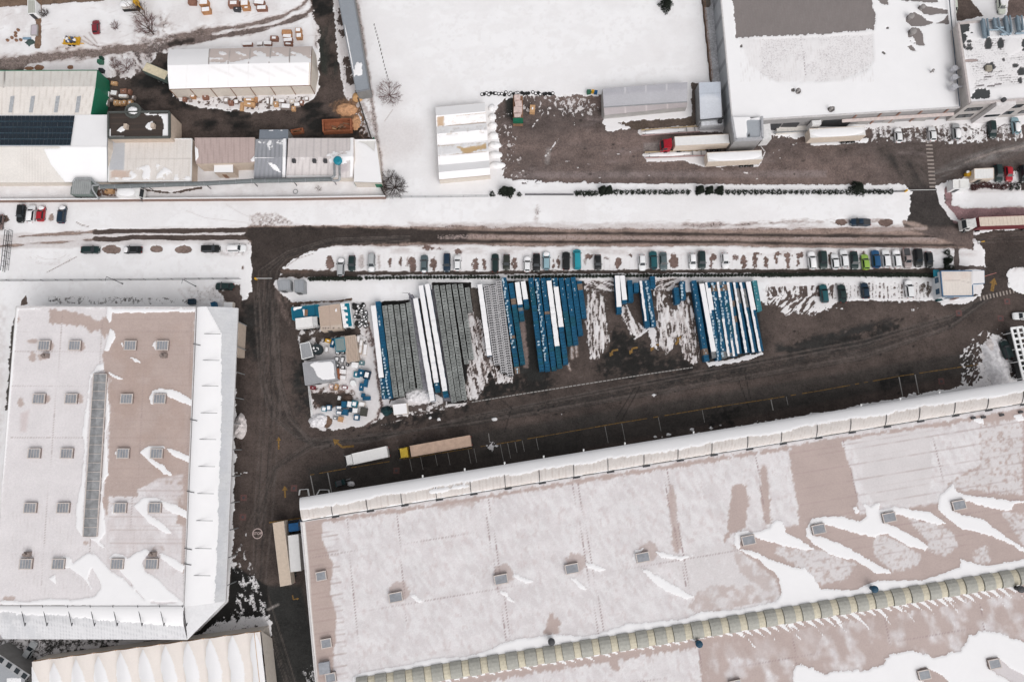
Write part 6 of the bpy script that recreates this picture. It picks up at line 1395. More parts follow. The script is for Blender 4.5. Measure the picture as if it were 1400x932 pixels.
# ---- lorries
def lorry(a, b, label, cab=None, box=None, side=None, wpx=None, hz=3.9, cabl=2.3, name='lorry', cat='lorry', group=None, snow=False, gap=.7, tarp=False):
    """a = front, b = rear in the photograph (at roof height)"""
    A, B = W(*a, hz), W(*b, hz); d = (A - B); L = d.length; ang = math.atan2(d.y, d.x); m = (A + B) / 2
    t = thing(name, label, cat, (m.x, m.y, 0), ang, group)
    t.rotation_euler = (0, 0, ang)
    def bl(mb, nm, mt, par=t, **k): return mb.build(nm, mt, par, world=False, **k)
    f = L / 2; w = 2.5
    bx = f - (cabl + gap if cab else 0)
    x0, x1 = -f, bx; hb = hz - 1.15
    bm = MB(); bm.box(((x0 + x1) / 2, 0, 1.15 + hb / 2), (x1 - x0, w, hb)); body = bl(bm, 'box_body', side or box, bevel=.05)
    rf = MB()
    n = 14; vs = []; 
    rf.box(((x0 + x1) / 2, 0, hz + .02), (x1 - x0 - .1, w - .1, .06))
    if tarp:
        k = int((x1 - x0) / .9)
        for i in range(k): rf.box((x0 + (i + .5) * (x1 - x0) / k, 0, hz + .07), (.12, w - .2, .05))
    rp = bl(rf, 'roof', box)
    for sy in (-1, 1):
        e = MB(); e.box(((x0 + x1) / 2, sy * (w / 2 - .04), hz + .05), (x1 - x0, .1, .12)); bl(e, 'roof_rail', side or box)
    if snow:
        s = MB(); s.lump(((x0 + x1) / 2, 0, hz + .04), ((x1 - x0) / 2 - .05, w / 2 - .02, .16), 8, 24, 4, .03); bl(s, 'roof_snow', SNOW, smooth=True)
    c = MB(); c.box(((x0 + f) / 2 - .3, 0, .95), (2 * f - .9, .9, .3)); bl(c, 'chassis', DSTEEL)
    wx = [x0 + 1.6, x0 + 2.9] + ([x0 + 4.2] if L > 12 else []) + ([f - 1.3] if cab else []) + ([f - 4.6] if cab and L > 13 else [])
    if not cab: g = MB(); g.box((x1 - 1.5, .7, .6), (.2, .2, 1.1)); g.box((x1 - 1.5, -.7, .6), (.2, .2, 1.1)); bl(g, 'landing_leg', STEEL)
    for x in wx:
        for sy in (-1, 1): q = MB(); q.tube((x, sy * 1.22 - .16, .5), (x, sy * 1.22 + .16, .5), .5, 14); wh = bl(q, 'wheel', RUBBER); h = MB(); h.tube((x, sy * 1.40, .5), (x, sy * 1.42, .5), .26, 10); bl(h, 'rim', HUB, wh)
    u = MB(); u.box((x0 - .05, 0, .6), (.12, 2.3, .16)); bl(u, 'rear_bumper', DSTEEL)
    for sy in (-1, 1): u = MB(); u.box((x0 - .06, sy * .95, .85), (.1, .35, .16)); bl(u, 'tail_light', TAILL)
    if cab:
        cm = cab
        h = 3.1
        v = [(f - cabl, -1.2, .7), (f, -1.2, .7), (f, 1.2, .7), (f - cabl, 1.2, .7), (f - cabl, -1.2, 2.0), (f, -1.2, 1.9), (f, 1.2, 1.9), (f - cabl, 1.2, 2.0), (f - cabl, -1.12, h), (f - .55, -1.08, h), (f - .55, 1.08, h), (f - cabl, 1.12, h)]
        k = MB(); k.add(v, [(0, 1, 5, 4), (1, 2, 6, 5), (2, 3, 7, 6), (3, 0, 4, 7), (4, 5, 9, 8), (5, 6, 10, 9), (6, 7, 11, 10), (7, 4, 8, 11), (8, 9, 10, 11)])
        cb = bl(k, 'cab', cm)
        if hz > 3.4 and L > 13: k = MB(); k.prism([(f - cabl, -1.1), (f - cabl + 1.5, -.8), (f - cabl + 1.5, .8), (f - cabl, 1.1)], h, [h + .7, h + .08, h + .08, h + .7]); bl(k, 'wind_deflector', cm, cb)
        k = MB(); k.add([(f + .01, -1.05, 2.0), (f + .01, 1.05, 2.0), (f - .46, .98, 2.95), (f - .46, -.98, 2.95)], [(0, 1, 2, 3)]); bl(k, 'windscreen', GLASS, cb)
        for sy in (-1, 1):
            k = MB(); k.add([(f - cabl + .9, sy * 1.205, 2.05), (f - .15, sy * 1.205, 2.0), (f - .6, sy * 1.13, 2.85), (f - cabl + .9, sy * 1.13, 2.85)], [(0, 1, 2, 3) if sy < 0 else (3, 2, 1, 0)]); bl(k, 'side_window', GLASS, cb)
            k = MB(); k.box((f - .1, sy * 1.42, 2.3), (.18, .32, .7)); bl(k, 'wing_mirror', DSTEEL, cb)
            k = MB(); k.box((f - .02, sy * .95, .95), (.1, .4, .22)); bl(k, 'headlight', HEADL, cb)
    return t
BOXW = mat('box_white', (.72, .705, .70), .5, var=.06); BOXC = mat('box_cream', (.62, .53, .45), .6, var=.12); BOXT = mat('tarp_tan', (.47, .335, .26), .7, var=.2, scale=.8); BOXB = mat('box_tan', (.56, .46, .375), .65, var=.1)
lorry((470, 630), (529.5, 617), 'white rigid lorry with a white box, left of the yellow cab lorry', mat('cab_white', (.68, .67, .66), .4), BOXW, BOXW, hz=3.4, cabl=1.9, gap=.15)
lorry((543.5, 620), (643.5, 602), 'articulated lorry with a yellow cab and a long tan trailer', mat('cab_yellow', (.52, .36, .04), .5), BOXT, BOXT, tarp=True)
lorry((380.5, 713), (391, 800), 'long tan semi-trailer without a cab beside the huge hall', None, BOXB, BOXC, name='semi_trailer', cat='trailer')
lorry((399.5, 712), (404.5, 781), 'white box lorry with a blue cab squeezed against the huge hall wall', mat('cab_blue', (.008, .075, .2), .4), BOXW, mat('trailer_grey', (.34, .32, .3), .6), hz=3.7)
lorry((906, 194.5), (997, 190), 'articulated lorry with a crimson cab backed up to the factory tower', mat('cab_crimson', (.36, .012, .025), .4), BOXW, BOXC, snow=False)
lorry((967, 215.5), (1042, 212), 'parked white semi-trailer, snow around it, in front of the crimson cab lorry', None, BOXW, BOXC, name='semi_trailer', cat='trailer', snow=True)
lorry((1107, 183), (1183, 179), 'snow topped white semi-trailer along the factory wall right of the tower', None, BOXW, BOXC, name='semi_trailer', cat='trailer', snow=True)
lorry((1322, 304), (1436, 300), 'articulated lorry with white cab and dark red sided trailer at the right edge', mat('cab_white', (.68, .67, .66), .4), BOXC, mat('side_red', (.16, .035, .04), .6), tarp=True, wpx=1)
lorry((197.5, 91), (228, 104), 'beige box trailer standing skewed beside the white courtyard tent', None, mat('box_beige', (.58, .51, .37), .6), mat('side_green', (.1, .13, .12), .6), name='box_trailer', cat='trailer', hz=3.0)
lorry((194, 263.5), (160, 261.5), 'small white box lorry below the grey overhead duct', mat('cab_white', (.68, .67, .66), .4), BOXW, BOXW, hz=2.8, cabl=1.5, gap=.1, snow=True)
lorry((437, 438.5), (404, 442.5), 'white box lorry with a small grey cab below the teal shed', mat('cab_pale', (.5, .5, .5), .4), BOXW, BOXW, hz=2.8, cabl=1.5, gap=.1)
# flatbed with crates in the brown yard
p0, p1 = W(709, 131, 1.2), W(707.5, 172, 1.2)
t = thing('flatbed_trailer', 'flatbed trailer with a green tail end, loaded with pale crates, in the brown yard', 'trailer', ((p0.x + p1.x) / 2, (p0.y + p1.y) / 2, 0))
m = MB(); m.box((0, 0, 1.05), (2.5, (p0 - p1).length, .3)); m.build('deck', DWOOD, t, world=False)
m = MB(); m.box((0, -3.0, 1.7), (2.5, 1.0, 1.1)); m.build('green_crate', mat('green_crate', (.006, .11, .06), .6), t, world=False)
for y, w, l, h in ((2.9, 1.5, 1.3, 1.5), (1.3, 1.7, 1.6, 1.1), (-.3, 2.1, 1.4, 1.2), (-1.7, 1.6, 1.0, .9)): m = MB(); m.box((R.uniform(-.2, .2), y, 1.2 + h / 2), (w, l, h), R.uniform(-.1, .1)); m.build('crate', mat('pinkish_wrap', (.58, .46, .43), .6, var=.3), t, world=False)
for sy in (-2.3, -1.2, 2.2):
    for sx in (-1.1, 1.1): m = MB(); m.tube((sx - .12, sy, .45), (sx + .12, sy, .45), .45, 12); m.build('wheel', RUBBER, t, world=False)
# yellow trailer with scrap
q = W(97, 55, 1); t = thing('yellow_trailer', 'yellow framed trailer heaped with dark scrap in the top left yard', 'trailer', (q.x, q.y, 0), -.05)
m = MB(); m.box((0, 0, .6), (4.2, 2.1, .25)); m.box((0, -1.05, .95), (4.2, .12, .5)); m.box((2.05, 0, .95), (.12, 2.1, .5)); m.box((2.5, -.5, .5), (1.2, .2, .15)); m.build('frame', YELL, t, world=False)
rr = random.Random(5)
for i in range(26): m = MB(); m.box((rr.uniform(-1.9, 1.7), rr.uniform(-.7, .9), .95 + rr.uniform(0, .45)), (rr.uniform(.3, .7), rr.uniform(.2, .5), rr.uniform(.2, .4)), rr.uniform(0, 3)); m.build('scrap_piece', rr.choice([DSTEEL, mat('scrap_blue', (.08, .1, .16), .6), SNOW]), t, world=False)
for sx in (-.6, .5):
    for sy in (-1.1, 1.1): m = MB(); m.tube((sx, sy - .1, .35), (sx, sy + .1, .35), .35, 10); m.build('wheel', RUBBER, t, world=False)
# snowed-in digger at the top edge
q = W(178, 7, 1.2); t = thing('digger', 'snowed in yellow digger at the top edge, right of the dark red hatchback', 'digger', (q.x, q.y, 0), .08)
m = MB(); m.box((0, 0, .5), (4.2, 2.2, .9)); m.build('track', RUBBER, t, world=False)
m = MB(); m.box((-.2, 0, 1.4), (3.4, 1.9, 1.0)); m.build('body', mat('digger_dust', (.5, .47, .45), .7, var=.3), t, world=False)
m = MB(); m.box((1.9, .2, 1.9), (1.1, 1.0, 1.2)); m.build('cab', YELL, t, world=False)
m = MB(); m.tube((1.9, -.6, 1.8), (2.6, -.9, 2.6), .25, 6); m.tube((2.6, -.9, 2.6), (3.1, -1.3, .8), .2, 6); m.build('arm', YELL, t, world=False)
m = MB(); m.lump((-.6, 0, 1.9), (1.6, .9, .25), 3); m.build('snow', SNOW, t, world=False, smooth=True)
# ------------------------------------------------------------------ crate rows in the storage yard
def cage_mesh():
    b = MB(); w, d, h = 1.05, .69, 1.9
    b.mi = 0; b.box((0, 0, h / 2 - .1), (w - .06, d - .06, h - .2))
    b.mi = 1
    for s in (-1, 1):
        b.box((0, s * (d / 2 - .04), h - .05), (w, .08, .1)); b.box((s * (w / 2 - .05), 0, h - .05), (.10, d - .16, .1))
    for k in (-.19, .19): b.box((k, 0, h - .06), (.07, d - .16, .07))
    b.box((0, 0, h - .055), (w - .2, .07, .07))
    for s in (-1, 1):
        for zz in (.3, .8, 1.3): b.box((s * (w / 2 - .02), 0, zz), (.05, d - .1, .07))
    return b
def slot_mesh():
    b = MB(); w, d, h = 1.45, .56, 1.7
    b.mi = 0; b.box((0, 0, h / 2 - .15), (w - .1, d - .04, h - .3))
    b.mi = 1; b.box((0, d / 2 - .11, h - .06), (w, .20, .12)); b.box((0, -d / 2 + .02, h - .06), (w, .05, .12))
    for s in (-1, 1): b.box((s * (w / 2 - .16), 0, h - .07), (.30, d - .22, .12))
    b.box((0, .0, h - .08), (.10, d - .24, .1))
    return b
def bin_mesh(v):
    b = MB(); w, d, h = 1.16, .73, 1.9
    b.mi = 0; b.box((0, 0, h / 2 - .05), (w, d, h - .1))
    for s in (-1, 1):
        b.box((0, s * (d / 2 - .05), h - .02), (w, .1, .12)); b.box((s * (w / 2 - .05), 0, h - .02), (.1, d - .2, .12))
    b.mi = 1
    for zz in (.02, .5, .98, 1.45): b.box((0, 0, zz + .02), (w + .02, d + .02, .04))
    return b
GREYI = mat('cage_inside', (.10, .104, .102), .8, var=.3, scale=2); GREYL = mat('cage_wire', (.33, .345, .335), .5, var=.5, scale=.4); SLOTD = mat('slot_dark', (.035, .035, .04), .8); SLOTL = mat('slot_frame', (.44, .43, .44), .6, var=.15)
BLUED = mat('blue_plastic_dark', (.004, .04, .085), .5, var=.3); BROWNB = mat('brown_bin', (.21, .15, .115), .7, var=.25); GREYB = mat('grey_bin', (.2, .205, .21), .6, var=.25); TEALB = mat('teal_bin', (.05, .22, .26), .5, var=.25); BLUEG = mat('blue_green_plastic', (.006, .082, .13), .5, var=.3, scale=.9)
ROWS = []   # kind, top, bottom, z, label words, options
def cap_mesh(v, seed):
    r = random.Random(seed); b = MB(); z = 1.93
    if v == 'full': b.box((0, 0, z + .10), (1.14 + r.uniform(-.04, .04), .80, .22 + r.uniform(-.03, .03)))
    elif v == 'half': b.box((-.31 + r.uniform(-.04, .04), 0, z + .06), (.55 + r.uniform(-.12, .1), .80, .14))
    elif v == 'fleck':
        for i in range(r.choice([0, 0, 1, 1, 1])): b.lump((r.uniform(-.5, .05), r.uniform(-.3, .3), z), (r.uniform(.05, .16), r.uniform(.08, .28), .06), r.random(), 7, 2, .35)
    elif v == 'patch': b.lump((r.uniform(-.45, .0), r.uniform(-.1, .1), z), (r.uniform(.14, .34), r.uniform(.2, .42), .12), r.random(), 8, 3, .35)
    return b
tmp = thing('tmp', None, None); TRASH.append(tmp)
FROSTY = mat('thin_frost', (.40, .50, .57), .7, var=.35, scale=2)
CAPS = {v: [cap_mesh(v, i * 7 + 1).build('snow_cap', FROSTY if v in ('fleck', 'patch') else SNOW, tmp, world=False, smooth=v not in ('full', 'half')).data for i in range(5)] for v in ('full', 'half', 'fleck', 'patch')}
UNIT = {'cage': cage_mesh().build('cage', [GREYI, GREYL], tmp, world=False).data, 'slot': slot_mesh().build('cage', [SLOTD, SLOTL], tmp, world=False).data,
        'bin': bin_mesh(0).build('bin', [BLUEP, BLUED], tmp, world=False).data}
PITCH = {'cage': .72, 'slot': .585, 'bin': .76}
MBS = {'cage': cage_mesh, 'slot': slot_mesh, 'bin': lambda: bin_mesh(0)}
def row_units(kind, a, b, label, cap=None, z=1.9, alt=()):
    """alt: list of (fraction from, to, material or cap) exceptions"""
    A, B = W(*a, z), W(*b, z); A.z = B.z = 0; d = B - A; L = d.length; n = max(1, int(round(L / PITCH[kind]))); ang = math.atan2(d.y, d.x) - math.pi / 2
    out = []
    for i in range(n):
        f = (i + .5) / n; p = A + d * f; c = cap; mt = None
        for f0, f1, what in alt:
            if f0 <= f <= f1:
                if isinstance(what, str) or what is None: c = what
                else: mt = what; c = None if c == 'full' else c
        out.append((kind, p, ang + math.pi, label, c, mt, z))
    return out
U = []
gr = 'grey wire cages'; sl = 'slatted pale cages'; bn = 'blue crate stacks'
for k, (a, b, c) in enumerate([((525.4, 417.7), (541, 543), 'first'), ((533, 416.6), (549.5, 542), 'second'), ((541.5, 416.6), (557, 535), 'third'), ((550, 415.6), (564.5, 533), 'fourth'), ((558, 413.4), (574, 531.5), 'fifth')]):
    U += row_units('cage', a, b, 'grey wire cage in the %s row right of the single blue crate row' % c)
for k, (a, b, c) in enumerate([((596, 390), (620.5, 550), 'first'), ((604.5, 390), (627.7, 547.5), 'second'), ((612.5, 389), (635.2, 546.5), 'third'), ((621, 388.5), (638, 497), 'fourth'), ((629.5, 388.5), (645, 491), 'fifth'), ((638.5, 393), (643, 426), 'short sixth')]):
    U += row_units('cage', a, b, 'grey wire cage in the %s row right of the three white rows' % c)
for a, b, c in [((665, 390), (679.5, 499), 'left'), ((673.6, 390), (689, 510), 'middle'), ((681.5, 384), (698, 514), 'right')]:
    U += row_units('slot', a, b, 'pale slotted cage in the %s row beside the first big blue stack' % c, z=1.7)
# blue and snowed-over stacks
BR, GB, TB, BGm = BROWNB, GREYB, TEALB, BLUEG
def bl(a, b, label, cap=None, alt=(), pre='blue crate stack in '):
    global U
    U += row_units('bin', a, b, pre + label, cap, 1.9, alt)
bl((516.5, 412), (533.5, 544.5), 'the single row at the far left of the storage yard', 'patch', [(0, .06, None), (.25, .48, None), (.08, .2, 'fleck')])
bl((522.8, 517), (525.6, 545), 'the short stub row left of the far left blue row', 'patch')
bl((510.5, 418), (521.5, 516), 'the low snowed row left of the far left blue row', 'full', pre='snow covered crate stack in ')
bl((568, 408), (591.5, 548), 'the left one of three long white rows', 'full', pre='snow covered crate stack in ')
bl((575.4, 390.5), (598.8, 536), 'the middle one of three long white rows', 'full', [(.95, 1, None), (.90, .95, 'patch')], pre='crate stack in ')
bl((584, 388.5), (610, 543), 'the right one of three long white rows', 'full', [(.955, 1, None)], pre='crate stack in ')
bl((656, 389), (669.3, 486), 'the lone white row left of the slotted cages', 'full', pre='snow covered crate stack in ')
for a, b, c, cap, alt in [((689, 379.5), (707.6, 510), 'first', 'patch', [(.60, .65, BR), (.73, .94, None), (.95, 1, BR)]), ((698.4, 387), (715, 498), 'second', None, [(.2, .28, BR), (.3, 1, BGm)]), ((707, 386), (714, 438), 'short third', 'full', [(.56, .66, None), (.66, .76, GB), (.76, 1, None)]), ((715, 385), (720.5, 421), 'short fourth', 'full', [(.66, 1, None)]),
        ((725.6, 380), (741, 507), 'fifth', 'fleck', [(.1, .3, BGm), (.68, .74, 'patch'), (.74, 1, None)]), ((734, 380), (749, 507), 'sixth', 'patch', [(.9, 1, None)]), ((742.4, 380), (757.6, 506), 'seventh', 'fleck', [(.36, .41, BR), (.86, 1, None)]), ((750, 380), (765.6, 503), 'eighth', 'full', [(0, .05, None), (.77, 1, BGm)]), ((758.4, 380), (774, 498), 'ninth', 'full', [(0, .12, 'patch'), (.56, 1, None)]),
        ((767, 380), (779.6, 472), 'tenth', 'fleck', [(.6, 1, BGm), (.65, 1, None)]), ((775.6, 380), (787.6, 471), 'eleventh', 'fleck', [(.55, 1, None)]), ((783.6, 379), (794, 458), 'twelfth', 'fleck', [(.5, 1, None)]), ((792, 384), (799, 434), 'short last', None, [(.1, .22, BR)])]:
    bl(a, b, 'the %s row of the middle blue block' % c, cap, alt)
for a, b, c, cap, alt in [((843.6, 377), (847, 428), 'first', 'full', [(.84, 1, None)]), ((850.4, 377), (854.4, 414), 'second', 'full', [(.9, 1, None)]), ((861, 383), (863, 412), 'third', None, []), ((869.6, 386.5), (870.4, 399), 'fourth', None, []), ((877.4, 384), (885.6, 447), 'fifth', 'half', [(.88, 1, None)]), ((884.4, 383), (894, 446), 'sixth', 'patch', []), ((892, 378), (893, 393), 'stub seventh', None, [])]:
    bl(a, b, 'the %s row of the small blue group in mid yard' % c, cap, alt)
bl((924.5, 393), (926.6, 415), 'the left half of the lone blue pair', None); bl((933.5, 384.5), (934.5, 409), 'the right half of the lone blue pair', 'patch')
for a, b, c, cap, alt in [((948.6, 383.4), (966.7, 493.5), 'first', 'fleck', [(.83, .92, BR), (.92, 1, None)]), ((958.4, 384), (977, 489), 'second', 'full', [(0, .04, GB), (.93, 1, GB)]), ((966.7, 386), (983.5, 492), 'third', 'half', [(.08, .36, 'full'), (.4, 1, 'patch')]), ((975, 385.5), (990.4, 489), 'fourth', 'patch', [(.05, .12, BR), (.5, .6, BGm), (.92, 1, GB)]), ((982.8, 385.5), (998, 486.6), 'fifth', 'half', [(0, .05, GB), (.07, .12, BR), (.2, .5, 'patch'), (.95, 1, GB)]), ((989.7, 384.8), (1005, 486.6), 'sixth', 'patch', [(.05, .12, BR), (.3, .4, BGm), (.6, .7, BGm), (.8, 1, 'half')]),
        ((996.7, 386), (1011, 483), 'seventh', 'half', [(.28, .36, BR), (.5, .58, BR)]), ((1005, 386), (1021.8, 481.7), 'eighth', 'half', [(.1, .3, GB)]), ((1014, 386), (1031.6, 481), 'ninth', 'half', [(.1, .35, GB), (.4, .5, BGm)]), ((1022.5, 385.5), (1040.6, 480), 'tenth', 'full', [(.4, 1, 'half')]), ((1031.6, 383.4), (1038.6, 425), 'pale teal last', 'fleck', [(0, 1, TB)])]:
    bl(a, b, 'the %s row of the right blue block' % c, cap, alt)
def emit_units(units, kind, cap_n, group, stuff_label):
    us = [u for u in units if u[0] == kind]
    camp = Vector((0, 0, H)); us.sort(key=lambda u: (u[1] - camp).length)
    for i, (k, p, a, label, c, mt, z) in enumerate(us[:cap_n]):
        nm = {'cage': 'wire_cage', 'slot': 'slotted_cage', 'bin': 'crate_stack'}[k]
        o = thing(nm, label, {'cage': 'cage', 'slot': 'cage', 'bin': 'crate stack'}[k], (p.x + R.uniform(-.03, .03), p.y, 0), a + R.uniform(-.02, .02), group)
        o.scale = (1, 1, 1 + R.uniform(-.05, .05))
        b = link_mesh('crate' if k == 'bin' else 'cage_frame', UNIT[k], o)
        if k == 'bin':
            b.material_slots[0].link = 'OBJECT'; b.material_slots[0].material = mt or (BLUEP if R.random() < .8 else BLUEG)
        if c: link_mesh('snow_cap', R.choice(CAPS[c]), o)
    rest = us[cap_n:]
    if rest:
        mats_ = [BLUEP, BLUED, SNOW, BROWNB, GREYB, TEALB, BLUEG, FROSTY] if kind == 'bin' else [GREYI, GREYL]
        mb = MB()
        for k, p, a, label, c, mt, z in rest:
            s = MBS[k](); ca, sa = math.cos(a), math.sin(a); base = mats_.index(mt) if mt in mats_ else 0
            def place(vs, fs, ms):
                o = len(mb.v); mb.v += [(p.x + v[0] * ca - v[1] * sa, p.y + v[0] * sa + v[1] * ca, v[2]) for v in vs]
                mb.f += [[o + i for i in f] for f in fs]; mb.m += ms
            place(s.v, s.f, [base if x == 0 else x for x in s.m])
            if c and kind == 'bin': cm = cap_mesh(c, R.randint(0, 999)); place(cm.v, cm.f, [7 if c in ('fleck', 'patch') else 2] * len(cm.f))
        tag(mb.build('crate_rows', mats_), stuff_label, 'crates', kind='stuff')
emit_units(U, 'cage', 300, gr, 'rows of grey wire cages')
emit_units(U, 'slot', 300, sl, '')
emit_units(U, 'bin', 300, bn, 'remaining stacks of blue crates near the hedge end of the rows')
# ------------------------------------------------------------------ plants
def leafy(name, r, h, n, seed, m, size=.22, trunk=True, par=None, cone=True):
    """crown of many small faces filling a cone or ball"""
    rr = random.Random(seed); b = MB()
    for i in range(n):
        z = rr.random() ** (1.0 if not cone else 1.4); a = rr.uniform(0, 6.283)
        env = (1 - z) ** .8 if cone else math.sqrt(max(0, 1 - (2 * z - 1) ** 2)) 
        env *= (1 + .25 * math.sin(a * 3 + seed) + .15 * math.sin(a * 7 + seed * 2))
        q = r * env * rr.random() ** .45
        c = Vector((q * math.cos(a), q * math.sin(a), .15 + z * h)); d = Vector((math.cos(a) + rr.uniform(-.6, .6), math.sin(a) + rr.uniform(-.6, .6), rr.uniform(-.5, .4))).normalized()
        s = d.cross(Vector((rr.uniform(-1, 1), rr.uniform(-1, 1), 1))).normalized(); k = size * rr.uniform(.6, 1.4)
        b.add([c - s * k * .5, c + s * k * .5, c + d * k * 1.3], [(0, 1, 2)])
    return b
def conifer(px, py, r, h, label, seed, group=None):
    p = W(px, py, h * .3); t = thing('conifer', label, 'tree', (p.x, p.y, 0), 0, group)
    m = MB(); m.tube((0, 0, 0), (0, 0, h * .95), .13, 6, .02); m.build('trunk', BARK, t, world=False)
    leafy('crown', r, h, 2400, seed, LEAF, .18).build('crown', LEAF, t, world=False)
for px, py, r, h, l in [(689, 261, 1.25, 3.2, 'dark conifer bush, left one of the pair below the gable tent'), (697, 261.5, 1.2, 3.0, 'dark conifer bush, right one of the pair below the gable tent'), (824, 260, 1.0, 3.4, 'dark conifer, left one of the two standing in mid hedge'), (832.5, 260, .9, 3.6, 'dark conifer, right one of the two standing in mid hedge'),
        (957, 259.5, 1.0, 3.2, 'dark conifer, left one of three in the hedge below the white trailer'), (970, 260, .9, 3.2, 'dark conifer, middle one of three in the hedge below the white trailer'), (984, 260, 1.0, 3.2, 'dark conifer, right one of three in the hedge below the white trailer'), (1172, 257.5, 1.9, 3.4, 'big dark conifer bush in the hedge near the gate road'),
        (911, 6, 1.7, 4.0, 'dark conifer alone in the upper snow field'), (1296, 357, .8, 2.2, 'dark bushy conifer between the car park end and the snowy bed')]: conifer(px, py, r, h, l, int(px))
tmp2 = thing('tmp', None, None); TRASH.append(tmp2)
def shrub_meshes(r, h, n, size, m, cone, seeds, cap=0):
    out = []
    for s in seeds:
        b = leafy('x', r, h, n, s, m, size, cone=cone); b.mi = 0
        if cap and s % 3: b.mi = 1; b.lump((R.uniform(-.1, .1), R.uniform(-.1, .1), h * .72), (r * cap, r * cap * .8, .25), s, 8, 3, .3)
        out.append(b.build('shrub', [m, SNOW] if cap else m, tmp2, world=False).data)
    return out
SH1 = shrub_meshes(.42, 1.25, 200, .16, LEAF, False, range(1, 6))
SH2 = shrub_meshes(.70, 1.1, 330, .15, LEAF, False, range(11, 17), .5)
REDT = mat('red_brown_twigs', (.075, .035, .034), .9, var=.4, scale=3); SH3 = shrub_meshes(.75, 1.3, 260, .18, REDT, False, range(21, 24), .4)
def shrubs(pts, meshes, label, group, name='shrub', zc=.5, sc=1):
    for x, y in pts:
        p = W(x, y, zc); o = bpy.data.objects.new(name, R.choice(meshes)); COL.objects.link(o); k = R.uniform(.85, 1.15) * sc
        o.location = (p.x, p.y, 0); o.rotation_euler = (0, 0, R.uniform(0, 6.28)); o.scale = (k, k, R.uniform(.8, 1.15)); tag(o, label, 'shrub', group)
yl = lambda x: np.interp(x, [380, 430, 570, 710, 850, 990, 1130, 1275], [381.5, 381.5, 379.4, 378.8, 377.3, 376.5, 375.5, 376.5])
xs = []; x = 424.0
while x < 1276:
    if not (494 < x < 498 or 684 < x < 692): xs.append(x)
    x += 4.62 if 498 < x < 1041 else 4.3
shrubs([(x, yl(x) + R.uniform(-.3, .3)) for x in xs if x < 500], SH1, 'small dark evergreen in the dense west end of the hedge below the car park', 'lower hedge, west end', sc=1.1)
shrubs([(x, yl(x) + R.uniform(-.3, .3)) for x in xs if 500 <= x < 1041], SH1, 'small dark evergreen standing apart in the dotted hedge above the crates', 'dotted hedge above the crates', sc=.82)
shrubs([(x, yl(x) + R.uniform(-.3, .3)) for x in xs if x >= 1041], SH1, 'small dark evergreen in the dense east end of the hedge below the car park', 'lower hedge, east end', sc=1.1)
up = [(710, 266), (673, 266)] + [(789 + i * 5.2, 264.5) for i in range(6)] + [(842 + i * 7.6, 263) for i in range(14)] + [(995 + i * 7.8, 263) for i in range(22)]
up += [(1182 + i * 7, 262.5) for i in range(6)]
shrubs(up, SH2, 'rounded dark shrub with a dab of snow in the upper hedge', 'upper hedge by the factory yard', sc=.86)
shrubs([(1331, 257), (1337, 255), (1343, 254), (1350, 253.5), (1356, 255), (1362, 256), (1370, 257), (1374, 254)], SH3, 'reddish brown leafless bush behind the white container', 'reddish bushes behind the container')
shrubs([(1382, 258), (1391, 257.5), (1383, 253), (1392, 252)], SH2, 'grey shrub in the snow below the bright red hatchback', 'grey shrubs below the red hatchback', sc=.75)
shrubs([(1295, 345), (1299, 352), (1294, 365), (1300, 366)], SH2, 'ragged shrub at the east end of the long car row', 'shrubs at the car row end', sc=.9)
def bare_tree(px, py, h, spread, label, seed, m=BARK, twig=None, n=9, name='bare_tree', cat='tree', lean=(0, 0), r0=.14, cone=None, depth=4):
    p = W(px, py, 0); rr = random.Random(seed); t = thing(name, label, cat, (p.x, p.y, 0)); tr = MB(); cr = MB()
    top = Vector((lean[0], lean[1], h * .45)); tr.tube((0, 0, 0), top, r0, 6, r0 * .7)
    def grow(a, d, L, r, k):
        b = a + d * L; (tr if k > depth - 2 and name != 'bare_bush' else cr).tube(a, b, r, 4, r * .65, caps=False)
        if k <= 0: return
        for i in range(3 if k > 1 else 3):
            e = (d + Vector((rr.uniform(-1, 1), rr.uniform(-1, 1), rr.uniform(-.25, .6))) * .75).normalized(); grow(a.lerp(b, rr.uniform(.5, 1)), e, L * rr.uniform(.55, .8), r * .62, k - 1)
    for i in range(n):
        a = 6.283 * i / n + rr.uniform(-.3, .3); d = Vector((math.cos(a) * spread, math.sin(a) * spread, h * .5)).normalized()
        grow(top * rr.uniform(.3, 1), d, h * .33 if spread < h else spread * .36, r0 * .45, depth - 1)
    tr.build('trunk', m, t, world=False); cr.build('crown', twig or TWIG, t, world=False)
PTW = mat('pink_twigs', (.15, .085, .08), .9, var=.3, scale=3); DTW = mat('dark_twigs', (.05, .036, .032), .9, var=.3, scale=3)
bare_tree(534, 133, 3.4, 5.4, 'pinkish leafless bush in the snow beside the long slate canopy', 3, twig=PTW, n=20, r0=.13, name='bare_bush')
bare_tree(541, 258, 3.0, 4.8, 'dark leafless bush at the lower end of the green fence', 5, twig=DTW, n=30, name='bare_bush', r0=.15)
bare_tree(532, 246, 2.6, 3.6, 'thin leafless bush leaning on the fence above a denser bush', 6, twig=DTW, n=14, name='bare_bush', r0=.10)
bare_tree(210, 47, 6.5, 3.4, 'tall leafless tree right of the dark red hatchback', 8, twig=PTW, n=14, r0=.2)
bare_tree(203, 30, 8.0, 2.0, 'slender leafless tree whose brown crown touches the top edge', 9, twig=mat('brown_twigs', (.10, .06, .04), .9), n=6, r0=.16)
bare_tree(161, 40, 2.4, 1.6, 'small grey leafless shrub just right of the dark red hatchback', 10, twig=PTW, n=14, name='bare_bush', r0=.09)
bare_tree(176, 96, 3.0, 3.6, 'wide spreading leafless bush behind the green gable wall', 11, twig=PTW, n=18, name='bare_bush', r0=.1)
